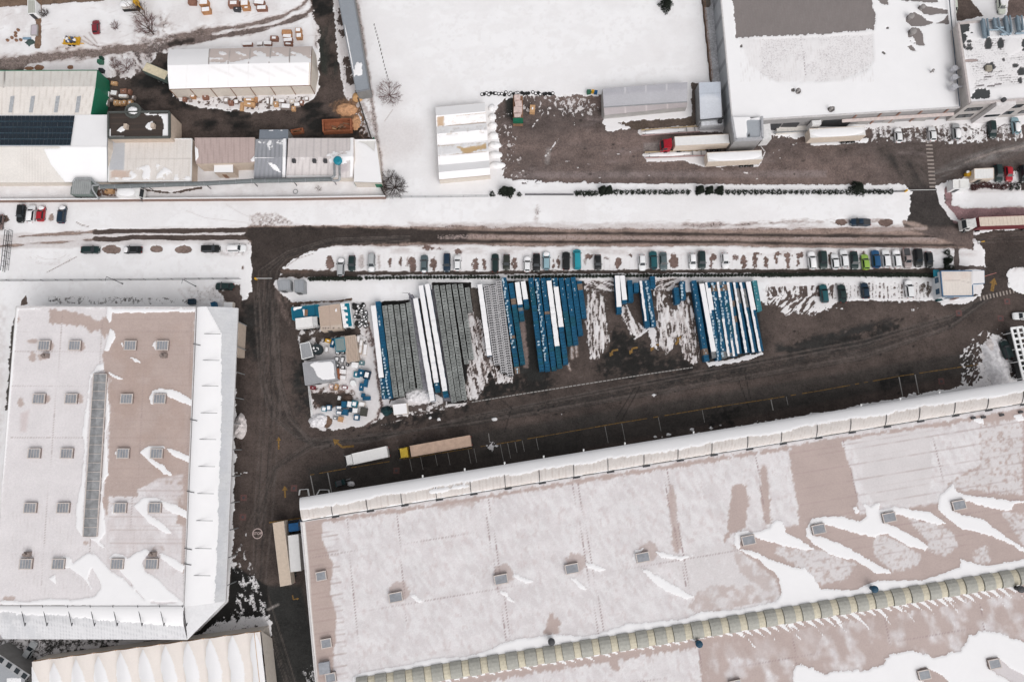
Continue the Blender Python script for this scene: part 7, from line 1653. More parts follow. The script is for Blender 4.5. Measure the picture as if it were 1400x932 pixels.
bare_tree(161, 92, 2.6, 2.0, 'leafless bush beside the green bins', 12, twig=PTW, n=14, name='bare_bush', r0=.09)
bare_tree(735, 291, 1.6, 1.0, 'tiny leafless bush alone in the snow strip above the road', 13, twig=PTW, n=6, name='bare_bush', r0=.04)
bare_tree(438, 261, 2.0, .8, 'small dead brown sapling below the pale hall ducts', 14, twig=mat('brown_twigs', (.10, .06, .04), .9), n=4, name='bare_bush', r0=.08)
bare_tree(64, 22, 2.2, 1.8, 'tangled leafless bush right of the brown lane at top left', 15, twig=DTW, n=18, name='bare_bush', r0=.1)
# ------------------------------------------------------------------ walls, fences, lamps, markings
def world_line(pts, z=0): return [W(x, y, z) for x, y in pts]
def wall_run(pts, h, w, label, m=BROWNW, snow=True, name='boundary_wall', cat='wall'):
    q = world_line(pts); c = sum(q, Vector()) / len(q); t = thing(name, label, cat, (c.x, c.y, 0)); b = MB(); s = MB()
    for a, e in zip(q[:-1], q[1:]):
        d = e - a; an = math.atan2(d.y, d.x); b.box(((a.x + e.x) / 2, (a.y + e.y) / 2, h / 2), (d.length, w, h), an)
        if snow: s.box(((a.x + e.x) / 2, (a.y + e.y) / 2 + w * .12, h + .05), (d.length, w * .6, .1), an)
    b.build('wall', m, t)
    if snow: s.build('snow_cap', SNOW, t)
def wire_fence(pts, h, label, step=2.6, m=STEEL, rail=.04, name='wire_fence'):
    q = world_line(pts); c = sum(q, Vector()) / len(q); t = thing(name, label, 'fence', (c.x, c.y, 0)); rails = MB()
    for a, e in zip(q[:-1], q[1:]):
        for zz in (h, h * .5, .15): rails.tube(a + Vector((0, 0, zz)), e + Vector((0, 0, zz)), rail, 4)
        n = max(1, int((e - a).length / step))
        for i in range(n): p = a.lerp(e, i / n); f = MB(); f.tube((p.x, p.y, 0), (p.x, p.y, h), .05, 5); f.build('post', m, t)
    rails.build('rails', m, t)
wall_run([(-15, 276), (130, 275), (260, 274), (400, 273), (528, 271)], 1.3, .55, 'long low brown wall along the top left works')
wall_run([(487, 126), (508, 190), (520, 255), (528, 270)], .9, .3, 'dark narrow wall at the right end of the top left works', mat('dark_wall', (.07, .06, .055), .85), False)
wall_run([(513, 193), (522, 253)], 2.2, .25, 'green fence panel running down beside the white lean-to', GREENW, False, 'panel_fence', 'fence')
wall_run([(487, 254), (524, 256)], 2.2, .3, 'short green fence panel below the white lean-to', GREENW, False, 'panel_fence', 'fence')
wire_fence([(-10, 384), (60, 384), (200, 383), (330, 381.5)], 1.5, 'thin wire fence in the snow above the left hall', 3.2, DSTEEL)
wire_fence([(527, 270.5), (600, 270), (668, 269)], 1.3, 'thin wire fence below the multi gable tent', 3.0, STEEL)
wire_fence([(718, 267), (784, 267)], 1.1, 'grey railing in a gap of the upper hedge', 2.2, DSTEEL, .07)
wire_fence([(1172, 263), (1236, 262.5)], 1.0, 'railing at the gate end of the upper hedge', 2.2, DSTEEL, .06)
wire_fence([(424, 529), (428, 568)], 1.6, 'pale fence on the left side of the scrap yard', 2.0, WHITEP, .07)
wire_fence([(960, -6), (972, 113)], 1.8, 'dark fence along the factory side alley', 2.5, DWOOD, .05)
wire_fence([(13, 317), (7, 372)], 1.6, 'grey lattice gate lying across the left end of the road', 1.2, DSTEEL, .07, 'lattice_gate')
wire_fence([(18, 316), (12, 370)], 1.4, 'second lattice leaf beside the gate at the far left', 1.4, DSTEEL, .04, 'lattice_gate')
def lamp(px, py, h, d, label):
    p = W(px, py, 0); t = thing('street_lamp', label, 'street lamp', (p.x, p.y, 0)); m = MB(); m.tube((0, 0, 0), (0, 0, h), .09, 8, .06); m.tube((0, 0, 0), (0, 0, .5), .16, 8); m.build('pole', DSTEEL, t, world=False)
    m = MB(); m.tube((0, 0, h), (d[0], d[1], h + .3), .05, 6); m.build('arm', DSTEEL, t, world=False); m = MB(); m.box((d[0] * 1.2, d[1] * 1.2, h + .3), (.6 if d[0] else .25, .6 if d[1] else .25, .12)); m.build('lamp_head', mat('lamp_white', (.7, .7, .7), .4), t, world=False)
lamp(168, 388, 7, (0, -1.2), 'slim street lamp above the left hall, nearer the hall centre'); lamp(268, 391.5, 7, (0, -1.2), 'slim street lamp above the left hall, near its right end'); lamp(563.5, 409.5, 7, (-1.2, 0), 'slim street lamp left of the three white crate rows')
lamp(-4, 475, 7, (1.2, 0), 'street lamp at the left picture edge beside the left hall')
# barrier arms
def barrier(a, b, label, m):
    A, B = W(*a, 1.0), W(*b, 1.0); t = thing('barrier', label, 'barrier', (A.x, A.y, 0)); k = MB(); k.box((A.x, A.y, .55), (.4, .4, 1.1)); k.build('post', YELL, t); k = MB(); k.tube(A, B, .06, 6); k.build('arm', m, t)
barrier((1345, 378), (1362, 373), 'red and white barrier arm beside the gatehouse', mat('barrier_red', (.5, .2, .18), .5)); barrier((1240, 260), (1280, 259.5), 'pale barrier across the factory gate road', WHITEP); barrier((349, 380.5), (372, 380.5), 'white barrier arm across the left side road', WHITEP)
# painted markings on the asphalt: thin sheets on the road
MW = mat('road_paint_white', (.31, .295, .285), .8, var=.45, scale=3); MY = mat('road_paint_yellow', (.20, .115, .035), .85, var=.7, scale=2.5); MR = mat('road_paint_red', (.12, .062, .057), .85, var=.4, scale=2.5)
def strip(b, a, e, w, z=.012):
    a, e = W(*a), W(*e); d = (e - a).normalized(); n = Vector((-d.y, d.x, 0)) * w / 2; up_ = Vector((0, 0, z)); b.add([a - n + up_, e - n + up_, e + n + up_, a + n + up_], [(0, 1, 2, 3)])
b = MB(); Y = [(424, 649), (480, 639), (560, 626), (640, 613), (690, 605), (760, 593), (840, 579), (908, 568), (980, 556), (1050, 545.5), (1120, 534), (1175, 524), (1230, 514), (1290, 505), (1345, 497)]
for p, q in zip(Y[:-1], Y[1:]):
    for i in range(9):
        if R.random() < (.25 if p[0] < 640 else .12): continue
        f, g = i / 9, (i + .92) / 9; strip(b, (p[0] + (q[0] - p[0]) * f, p[1] + (q[1] - p[1]) * f), (p[0] + (q[0] - p[0]) * g, p[1] + (q[1] - p[1]) * g), .17 + R.uniform(-.05, .06))
strip(b, (368, 714), (411, 708), .3)
tag(b.build('yellow_line', MY), kind='structure')
b = MB(); yy = lambda x: np.interp(x, [p[0] for p in Y], [p[1] for p in Y])
for x, l in ((424.5, 28), (448, 30), (684, 24), (694, 22), (704, 16), (714, 16), (733, 17), (827, 24), (850, 25), (1054, 16), (1075, 12), (1229, 27), (1251, 27), (640, 20), (648, 20), (560, 18), (575, 18), (595, 16), (612, 18), (900, 20), (960, 18)):
    y = yy(x); bright = x in (424.5, 448, 1229, 1251, 1054)
    strip(b, (x, y + 1), (x + l * .19, y + l), .22 if bright else .1)
strip(b, (668, 592), (669.5, 605), .12)
S = [(645, 549.5), (700, 540.5), (760, 531), (830, 520), (890, 510.5), (948, 502)]
for p, q in zip(S[:-1], S[1:]):
    for i in range(12):
        f, g = i / 12, (i + .8) / 12; strip(b, (p[0] + (q[0] - p[0]) * f, p[1] + (q[1] - p[1]) * f), (p[0] + (q[0] - p[0]) * g, p[1] + (q[1] - p[1]) * g), .22)
tag(b.build('parking_lines', MW), kind='structure')
b = MB()
for i in range(17): y = 173 + i * 5.15; strip(b, (1263.5 + i * .45, y), (1272.5 + i * .45, y), .42)
for i in range(11): x = 1340 + i * 4.5; strip(b, (x, 405 - i * 1.0), (x + 1.2, 411 - i * 1.05), .35)
tag(b.build('zebra_crossing', mat('zebra_paint', (.30, .255, .23), .8, var=.4, scale=3)), kind='structure')
b = MB()
def arrow(pts, w=.35, hd=1.1):
    for p, q in zip(pts[:-1], pts[1:]): strip(b, p, q, w, .012)
    a, e = W(*pts[-2]), W(*pts[-1]); d = (e - a).normalized(); n = Vector((-d.y, d.x, 0)); b.add([e + n * hd * .6 + Vector((0, 0, .013)), e - n * hd * .6 + Vector((0, 0, .013)), e + d * hd + Vector((0, 0, .013))], [(1, 2, 0)])
arrow([(484, 609.5), (468, 611), (461, 605)], .5, 1.4); arrow([(390, 680), (389.5, 670)], .4, 1.1); arrow([(381, 614), (381, 602)], .35, .9); arrow([(1356, 398), (1358, 388)], .8, 1.6)
for x, y in ((898, 474), (869, 478), (842, 481)): arrow([(x + 3, y - 3), (x - 4, y - 2), (x - 6, y + 2)], .45, .9)
arrow([(924, 471), (928, 464)], .6, 1.1); arrow([(400, 813), (401, 819), (406, 818)], .25, .5)
tag(b.build('yellow_arrows', MY), kind='structure')
b = MB(); c = MB()
for x, y in ((402, 667), (332, 706.5), (1311, 428), (1368, 435), (1377, 412), (1287, 521), (542, 643), (333, 680)):
    w = W(x, y); k = .72
    b.add([(w.x - k, w.y - k, .010), (w.x + k, w.y - k, .010), (w.x + k, w.y + k, .010), (w.x - k, w.y + k, .010)], [(0, 1, 2, 3)])
    o = MB(); o.tube((w.x, w.y, -.1), (w.x, w.y, .02), .33, 14); tag(o.build('manhole_cover', DSTEEL), 'dark round manhole cover inside a faded red square', 'manhole cover', 'manhole covers in red squares')
tag(b.build('red_squares', MR), kind='structure')
# STOP roundel
w = W(352, 729); b = MB(); n = 32
for i in range(n):
    t0, t1 = 2 * math.pi * i / n, 2 * math.pi * (i + 1) / n
    b.add([(w.x + r * math.cos(t), w.y + r * math.sin(t), .013) for r, t in ((1.0, t0), (1.18, t0), (1.18, t1), (1.0, t1))], [(0, 1, 2, 3)])
cu = bpy.data.curves.new('stop_text', 'FONT'); cu.body = 'STOP'; cu.size = .82; cu.align_x = 'CENTER'; cu.align_y = 'CENTER'; cu.offset = .012
to = bpy.data.objects.new('stop_text', cu); COL.objects.link(to); bpy.context.view_layer.update()
me = bpy.data.meshes.new_from_object(to.evaluated_get(bpy.context.evaluated_depsgraph_get())); bpy.data.objects.remove(to)
b.add([(w.x + v.co.x, w.y + v.co.y, .013) for v in me.vertices], [list(f.vertices) for f in me.polygons])
tag(b.build('stop_marking', mat('stop_paint', (.50, .40, .38), .8, var=.3, scale=4)), kind='structure')
# ------------------------------------------------------------------ heaps of snow, sawdust
def heap(px, py, r, label, m, seed=1, name='snow_pile', cat='snow pile', rough=.16, rot=0):
    p = W(px, py, 0); n = 34; u, v = np.meshgrid(np.linspace(-1.25, 1.25, n + 1), np.linspace(-1.25, 1.25, n + 1)); u = u.ravel(); v = v.ravel()
    an = np.arctan2(v, u); q = np.hypot(u, v) / (1 + rough * 1.6 * (fbm(np.cos(an) * 1.7 + 9, np.sin(an) * 1.7 + 9, seed) * 2 - 1))
    hh = np.clip(1 - q * q, -1, 1); X, Y = u * r[0], v * r[1]
    Z = r[2] * np.where(hh > 0, np.abs(hh) ** .75, hh) * (.75 + .5 * fbm(X * .8, Y * .8, seed + 3)) + .9 * r[2] ** .5 * (fbm(X * 1.5, Y * 1.5, seed + 5, 5) - .5) * np.clip(hh * 3, 0, 1)
    b = MB(); i, j = np.meshgrid(np.arange(n), np.arange(n)); k = (j * (n + 1) + i).ravel(); ks = [a for a in k if max(hh[a], hh[a + 1], hh[a + n + 1], hh[a + n + 2]) > 0]
    b.add(np.stack([X, Y, np.maximum(Z, -.15)], 1).tolist(), [(a, a + 1, a + n + 2, a + n + 1) for a in ks]); o = b.build(name, m, None, smooth=True); o.location = (p.x, p.y, 0); o.rotation_euler = (0, 0, rot); tag(o, label, cat)
GSN = mat('lumpy_grey_snow', (.72, .70, .715), .85, var=.3, scale=1.6)
heap(1361, 500, (2.8, 5.4, 1.15), 'large ploughed snow pile by the white steel frame at right', GSN, 2, rough=.42, rot=.2); heap(1356, 478, (1.6, 2.6, .6), 'smaller grubby snow pile leaning on the large one at right', DSNOW, 3)
heap(328.5, 583, (1.7, 2.9, 1.3), 'pinkish snow pile against the left hall canopy', DSNOW, 4); heap(435, 575, (2.1, 1.7, 1.1), 'white snow pile at the lower corner of the scrap yard', GSN, 5); heap(572, 541, (3.0, 1.9, .9), 'trampled snow bank below the left grey cages', GSN, 7)
SAW = mat('sawdust', (.48, .27, .15), .95, var=.3, scale=3)
heap(474, 150, (2.7, 1.9, 1.2), 'orange brown sawdust heap above the rusty skip', SAW, 8, 'sawdust_heap', 'sawdust heap'); heap(489.5, 133, (1.5, 1.4, 1.0), 'small round sawdust heap at the end of the slate canopy', mat('sawdust_light', (.52, .31, .15), .95, var=.2), 9, 'sawdust_heap', 'sawdust heap', .06); heap(486, 167, (1.2, 1.9, .6), 'low scattered sawdust heap right of the rusty skip', SAW, 10, 'sawdust_heap', 'sawdust heap', .3)
heap(54, 93.5, (1.2, .8, .7), 'round brown heap of bark behind the green gabled hall', DWOOD, 11, 'bark_heap', 'heap'); heap(40, 94, (1.2, .6, .5), 'flat brown heap of chips behind the green gabled hall', DWOOD, 12, 'bark_heap', 'heap'); heap(96.5, 92.5, (.8, .6, .6), 'dark brown heap behind the right part of the green gabled hall', DWOOD, 13, 'bark_heap', 'heap')
heap(475, 544, (1.2, 1.0, .7), 'dark brown earth heap in the middle of the scrap yard', mat('earth', (.08, .055, .045), .9), 14, 'earth_heap', 'heap'); heap(529, 561.5, (1.4, 1.2, 1.5), 'dark teal tarpaulin heap left of the white cabin', mat('dark_teal_tarp', (.008, .035, .04), .6, var=.4), 15, 'tarpaulin_heap', 'heap')
rr = random.Random(21)
for x, y in ((894, 540), (676, 573), (588, 571), (600, 573), (896, 597), (914, 594), (946, 587), (972, 585), (1244, 540), (1250, 538), (672, 610)):
    p = W(x, y); b = MB(); b.lump((0, 0, -.03), (rr.uniform(.3, .7), rr.uniform(.25, .45), rr.uniform(.2, .4)), rr.randint(0, 99), 9, 4, .3); o = b.build('snow_lump', SNOW, smooth=True); o.location = (p.x, p.y, 0); tag(o, 'small lump of snow on the dark asphalt', 'snow lump', 'snow lumps on the asphalt')
# ------------------------------------------------------------------ sheds, containers and scrap of the work yard
def shed(pts, z, label, roofcol, wallm, name='shed', cat='shed', fn=None, snow=0, edge=None, door=True, fall=0):
    q = [W(x, y, z + (fall if i > 1 else 0)) for i, (x, y) in enumerate(pts)]; c = sum(q, Vector()) / 4; t = thing(name, label, cat, (c.x, c.y, 0)); walls(None, q, t, wallm)
    sheet('roof', q[3], q[2], q[1], q[0], painter(roofcol, snow, .03, fn), t, .2)
    edge_strip(q, t, edge or wallm, 'roof_edge', .14, .3, up=.06)
    if door: d = q[2] - q[3]; m = MB(); p = q[3].lerp(q[2], .35); m.box((p.x, p.y - .04, 1.05), (1.0, .1, 2.1), math.atan2(d.y, d.x)); m.build('door', DSTEEL, t)
    return t
rib = lambda x0, x1, y0, y1, c, s=3: (lambda p: [p.line([(x, y0), (x + 1, y1)], .8, col=c, soft=.8, a=.7) for x in range(int(x0), int(x1), s)])
shed([(379, 383.5), (396.5, 382.5), (397, 396), (381, 397)], 2.5, 'grey flat cabin by the junction, left one of two', (.30, .31, .33), STEEL, 'cabin', 'cabin', rib(379, 397, 382, 397, (.25, .26, .28)))
shed([(402, 383), (415.5, 382.5), (416, 399), (403, 399.5)], 2.5, 'grey flat cabin by the junction, right one of two', (.28, .29, .31), STEEL, 'cabin', 'cabin', rib(402, 416, 382, 400, (.23, .24, .26)))
t = shed([(398.5, 420.5), (435, 416.5), (436, 433.5), (400, 437)], 2.6, 'teal blue container shed with a rusty hatch at the top of the scrap yard', (.006, .10, .165), TEALP, 'container', 'container', lambda p: (p.poly([(400, 418), (414, 418), (412, 422), (402, 424)], snow=.8, soft=1.5, jag=1), p.line([(430, 416), (431, 434)], 1, col=(.003, .05, .08), soft=1), p.poly([(414, 423), (417, 423), (417, 432), (415, 432)], snow=1, soft=.8)))
q = W(418.5, 427.5, 2.7); m = MB(); m.box((q.x, q.y, 2.72), (.7, 1.5, .2)); m.build('hatch', DWOOD, t)
shed([(435.5, 419.5), (464, 415.5), (467.5, 449), (439, 452)], 3.0, 'tan flat roofed shed between the teal container and the teal roof', (.44, .34, .28), TANW, 'shed', 'shed', lambda p: (p.poly([(436, 447), (470, 443), (470, 456), (436, 456)], col=(.5, .42, .36), soft=2), [p.ell(x, 448.5, 1.3, 1, col=(.14, .10, .09), soft=1) for x in (442, 445, 449, 456, 463)], p.ell(459.5, 424, 1.2, 2.5, snow=1, soft=1), p.line([(450, 418), (452, 452)], .7, col=(.36, .28, .24), soft=.8)))
shed([(465.5, 415), (478, 413.5), (482, 446), (470, 448)], 2.7, 'teal roofed shed half covered by fingers of snow', (.005, .145, .21), WHITEP, 'shed', 'shed', lambda p: [p.poly([(464, y), (470 + i * .45 + (3 if i % 2 else 0), y), (471 + i * .45 + (3 if i % 2 else 0), y + 4), (465, y + 4)], snow=1, soft=1, jag=.6) for i, y in enumerate(range(415, 446, 4))], edge=WHITEP)
t = shed([(410, 470), (423, 467.5), (428, 487), (413, 491)], 2.6, 'grey container left of the round tank', (.30, .305, .32), STEEL, 'container', 'container', rib(410, 428, 467, 491, (.26, .265, .28)), edge=WHITEP)
q = W(432.8, 477, 1.6); t = thing('round_tank', 'round dark tank with patches of snow on its lid', 'tank', (q.x, q.y, 0)); m = MB(); m.lathe((0, 0, 0), [(1.3, 0), (1.3, 1.5), (1.25, 1.6), (.95, 1.6), (.95, 1.5)], 22); m.build('body', mat('tank_dark', (.025, .035, .04), .6), t, world=False)
for dx, dy, a, b in ((-.75, .25, .25, .35), (.1, .3, .22, .12), (.4, .1, .12, .3), (-.3, -.45, .3, .16)): m = MB(); m.lump((dx, dy, 1.55), (a, b, .1), 2, 9, 3, .2); m.build('snow_patch', SNOW, t, world=False, smooth=True)
shed([(414, 496), (457, 491.5), (460.5, 518.5), (417.5, 526)], 3.0, 'grey roofed shed with a big round edged slab of snow', (.295, .295, .31), STEEL, 'shed', 'shed', lambda p: p.poly([(424, 498), (430, 495), (452, 493.5), (456, 497), (458, 517), (441, 519.5), (433, 513), (430, 504), (425, 500)], snow=1, soft=1.2, jag=.5), edge=mat('grey_coping', (.38, .38, .40), .6))
q = W(461.5, 511, 1.2); m = MB(); m.box((q.x, q.y, .8), (.9, 2.4, 1.6), .1); m.box((q.x, q.y, 1.65), (1.0, 2.5, .1), .1); tag(m.build('rusty_crate', RUST), 'upright rust red crate at the right end of the grey roofed shed', 'crate')
shed([(457.5, 463), (470.5, 461), (472.5, 479), (459.5, 480.5)], 2.5, 'grey green container with a teal edge beside the tan corrugated roof', (.20, .25, .25), TEALP, 'container', 'container', rib(457, 473, 461, 481, (.17, .215, .22), 2))
shed([(471, 460), (485.5, 458), (490.5, 492), (474.5, 495)], 2.4, 'tan corrugated lean-to in the middle of the work yard', (.42, .33, .27), TANW, 'shed', 'shed', rib(470, 491, 458, 495, (.28, .22, .185), 3))
shed([(537, 553), (555.5, 551), (557, 565), (539, 567)], 2.6, 'cream cabin with a snowy roof below the left grey cages', (.65, .6, .56), CREAM, 'cabin', 'cabin', None, 1)
shed([(1303, 246), (1324, 245), (1325, 257), (1303.5, 258)], 2.6, 'white kiosk with a split roof at the factory gate', (.7, .69, .67), WHITEP, 'kiosk', 'kiosk', lambda p: p.line([(1311.5, 244), (1312, 259)], 1.4, col=(.4, .38, .37), soft=1))
shed([(1332, 231), (1358.5, 230), (1358.5, 244), (1332.5, 245)], 2.6, 'white container beside the dark green estate at the gate', (.72, .71, .70), BOXC, 'container', 'container', rib(1332, 1359, 230, 246, (.66, .65, .64), 4))
shed([(38, 0), (48, 0), (49, 18), (38, 19)], 2.2, 'small grey green glasshouse left of the brown lane', (.42, .42, .38), WHITEP, 'greenhouse', 'greenhouse', rib(38, 50, -5, 20, (.3, .3, .28), 3), edge=WHITEP)
shed([(43, 35), (51, 34), (50.5, 48), (42, 48)], .5, 'low pale mauve platform left of the brown lane', (.48, .43, .47), CONC, 'platform', 'platform', None, door=False)
# tyre and drum heap
rr = random.Random(4)
TY = []
tt = thing('tmp', None, None); TRASH.append(tt)
m = MB(); m.lathe((0, 0, 0), [(.30, .02), (.42, 0), (.46, .14), (.42, .28), (.30, .26)], 14); tyre = m.build('tyre', RUBBER, tt, world=False).data
m = MB(); m.lump((0, 0, .24), (.3, .28, .14), 3, 9, 3, .2); tcap = m.build('snow_cap', SNOW, tt, world=False, smooth=True).data
for i in range(44):
    u, v = rr.random(), rr.random(); x = 482 + u * 17 + v * 4; y = 414 + v * 32; p = W(x, y, .5)
    o = thing('tyre', 'black tyre in the jumbled snowy heap right of the teal roofed shed', 'tyre', (p.x, p.y, rr.choice([.05, .3, .58])), rr.uniform(0, 6), 'tyres heaped beside the teal roofed shed'); o.rotation_euler = (rr.uniform(-.25, .25), rr.uniform(-.25, .25), 0)
    link_mesh('rubber_ring', tyre, o)
    if rr.random() < .3 + .5 * v: link_mesh('snow_cap', tcap, o)
for i in range(30):
    x = 658 + i * 3.4 + rr.uniform(-1, 1); 
    if 724 < x < 728: continue
    p = W(x, 128 + rr.uniform(-1.5, 2.2) - (x - 658) * .01, .2); o = thing('tyre', 'old tyre in the snowy row at the top edge of the brown yard', 'tyre', (p.x, p.y, .06), rr.uniform(0, 6), 'tyres along the brown yard edge'); link_mesh('rubber_ring', tyre, o)
    if rr.random() < .5: link_mesh('snow_cap', tcap, o)
# small bins, boxes and boards lying about
def box_item(px, py, w, d, h, label, m, name='crate', cat='crate', rot=0, cap=0, group=None, lip=True):
    p = W(px, py, h * .6); t = thing(name, label, cat, (p.x, p.y, .03), rot, group)
    b = MB(); b.box((0, 0, h / 2), (w, d, h)); 
    if lip:
        for s in (-1, 1): b.box((0, s * (d / 2 - .05), h + .05), (w, .1, .1)); b.box((s * (w / 2 - .05), 0, h + .05), (.1, d - .2, .1))
    b.build('body', m, t, world=False)
    if cap: b = MB(); b.box((0, 0, h + .09), (w * cap, d * cap, .14)); b.build('snow_cap', SNOW, t, world=False, bevel=.04)
    return t
NAVY = mat('navy_plastic', (.006, .028, .055), .5, var=.3); WH = WHITEP
items = [(502, 512.5, 1.5, 2.0, 1.2, 'navy container with two snowy openings at the right of the scrap yard', NAVY, .6), (494, 510, 1.6, 1.7, .9, 'mid blue tub beside the navy container', BLUEP, .25), (488, 512, 1.4, 1.3, .7, 'blue tub splashed with snow near the scrap yard centre', TEALP, .5), (500.5, 523.5, .9, 1.9, .8, 'plain blue bin lying lengthwise below the navy container', BLUEP, 0), (494.5, 529, .9, 1.8, .8, 'blue crate leaning beside a brown puddle', BLUEP, .2),
         (501.5, 544.5, 1.8, .9, .7, 'blue trough near the right edge of the scrap yard', BLUEP, 0), (496.5, 540.5, .8, 1.0, .8, 'small blue bin touching the blue trough', BLUEP, 0), (471, 553, 1.2, 1.5, 1.2, 'blue bin with a clear lid, upper of two stacked up in line', BLUEP, 0), (472.5, 563.5, 1.3, 1.4, 1.1, 'blue bin, lower of two in line', BLUEP, 0), (478.5, 552.5, 1.1, 1.3, 1.0, 'snow filled white tub right of the upper blue bin', WH, .9), (485, 552, 1.3, 1.4, 1.1, 'open blue frame crate filled with snow', TEALP, .65), (486, 561, 1.2, 1.1, .9, 'white box below the open blue frame crate', WH, .9),
         (480, 560.5, .8, 1.0, .8, 'tiny navy bin between white boxes', NAVY, 0), (495, 552.5, 1.5, 1.1, .8, 'cream box near the olive machine', CREAM, .8), (488, 570.5, 1.3, 1.3, 1.0, 'blue bin topped by a snow square at the lower yard edge', BLUEP, .6), (466, 573, 1.1, 1.2, .8, 'orange brown timber box at the lower yard edge', WOOD, 0), (458.5, 571.5, 1.0, .7, .5, 'grey board stack left of the orange brown box', STEEL, .5), (443.5, 559, 1.1, 1.1, .9, 'white and blue tub, left of a pair', TEALP, .75), (450, 557.5, 1.1, 1.3, .9, 'white and blue tub, right of a pair', BLUEP, .7), (464, 557, 1.4, .8, .7, 'blue shelf unit with a snow strip, upper one', BLUEP, .75), (464, 564, 1.4, .8, .7, 'blue shelf unit with a snow strip, lower one', BLUEP, .75),
         (497.5, 563, 1.5, 1.9, 1.3, 'dark olive machine at the lower right of the scrap yard', mat('olive_machine', (.06, .058, .05), .7), .0), (485.5, 499, 1.6, 1.3, 1.2, 'white box below the tan corrugated lean-to', WH, .95), (495, 496, 1.2, 1.0, .9, 'dusty teal bin right of the white box', mat('dusty_teal', (.12, .2, .22), .7), .3), (469, 508, 1.6, 1.1, .8, 'pale box right of the rust red crate, upper', mat('pale_box', (.6, .56, .55), .7), .9), (469, 516, 1.5, .9, .7, 'pale box right of the rust red crate, lower', mat('pale_box', (.6, .56, .55), .7), .9), (471.5, 529.5, 1.3, .7, .5, 'dark red board with snow on it in the scrap yard', mat('dark_red_board', (.2, .035, .045), .7), .7), (460, 529, .7, 1.4, .8, 'tan timber bundle below the grey roofed shed', WOOD, .3), (453, 528.5, 1.0, 1.1, .7, 'pinkish box below the grey roofed shed', mat('pinkish_wrap', (.58, .46, .43), .6, var=.3), .4), (428, 530, 1.3, .8, .5, 'dark red sheet by the corner of the grey roofed shed', mat('dark_red_board', (.2, .035, .045), .7), .2), (455.5, 469, .9, 2.2, .9, 'blue bin with snow at the edge of the grey green container', BLUEP, .4), (449, 466, 1.4, .8, .6, 'ochre crate above the concrete pad', YELL, .4), (447, 478, .7, 1.3, .8, 'pale narrow box on the concrete pad', mat('pale_box', (.6, .56, .55), .7), .8), (464, 544, .6, .9, .6, 'white canister on the dark mud of the scrap yard', WH, .5),
         (462, 482, 1.0, .8, .7, 'black crate with snow, left one above the pale boxes', DSTEEL, .75), (469, 481.5, 1.0, .8, .7, 'black crate with snow, right one above the pale boxes', DSTEEL, .6), (461, 491, .9, 1.0, .7, 'black crate with snow, second row left', DSTEEL, .8), (468.5, 492, .8, 1.4, .7, 'black crate with snow, second row right', DSTEEL, .8), (461.5, 499.5, .9, .9, .6, 'black crate with a cream lid beside the grey roofed shed', DSTEEL, .6), (469, 502, .8, .8, .7, 'black drum like crate above the pale boxes', DSTEEL, .7), (475.5, 498.5, .7, .7, .6, 'small black crate left of the white box', DSTEEL, .3),
         (490, 463.5, .7, 1.5, .5, 'snowy board right of the tan corrugated lean-to, upper', mat('pale_box', (.6, .56, .55), .7), .9), (494, 469, .7, 1.6, .5, 'snowy board right of the tan corrugated lean-to, second', CREAM, .9), (493, 478, .8, 2.2, .5, 'long tan board under snow right of the corrugated lean-to', TANW, .7), (499.5, 478, .8, 2.6, .5, 'long snowy board at the right border of the work yard', CREAM, .95)]
for (x, y, w, d, h, l, mt, cp) in items: box_item(x, y, w, d, h, l, mt, 'scrap_box' if 'box' in l else 'bin' if ('bin' in l or 'tub' in l) else 'crate', 'crate' if 'crate' in l else 'box' if 'box' in l else 'bin', -.12 + R.uniform(-.15, .15), cp)
q = W(482.5, 523.5, .8); m = MB(); m.lathe((q.x, q.y, 0), [(.7, 0), (.72, .9), (.65, 1.0)], 14); tag(m.build('drum', WHITEP), 'white round drum in the scrap yard', 'drum')
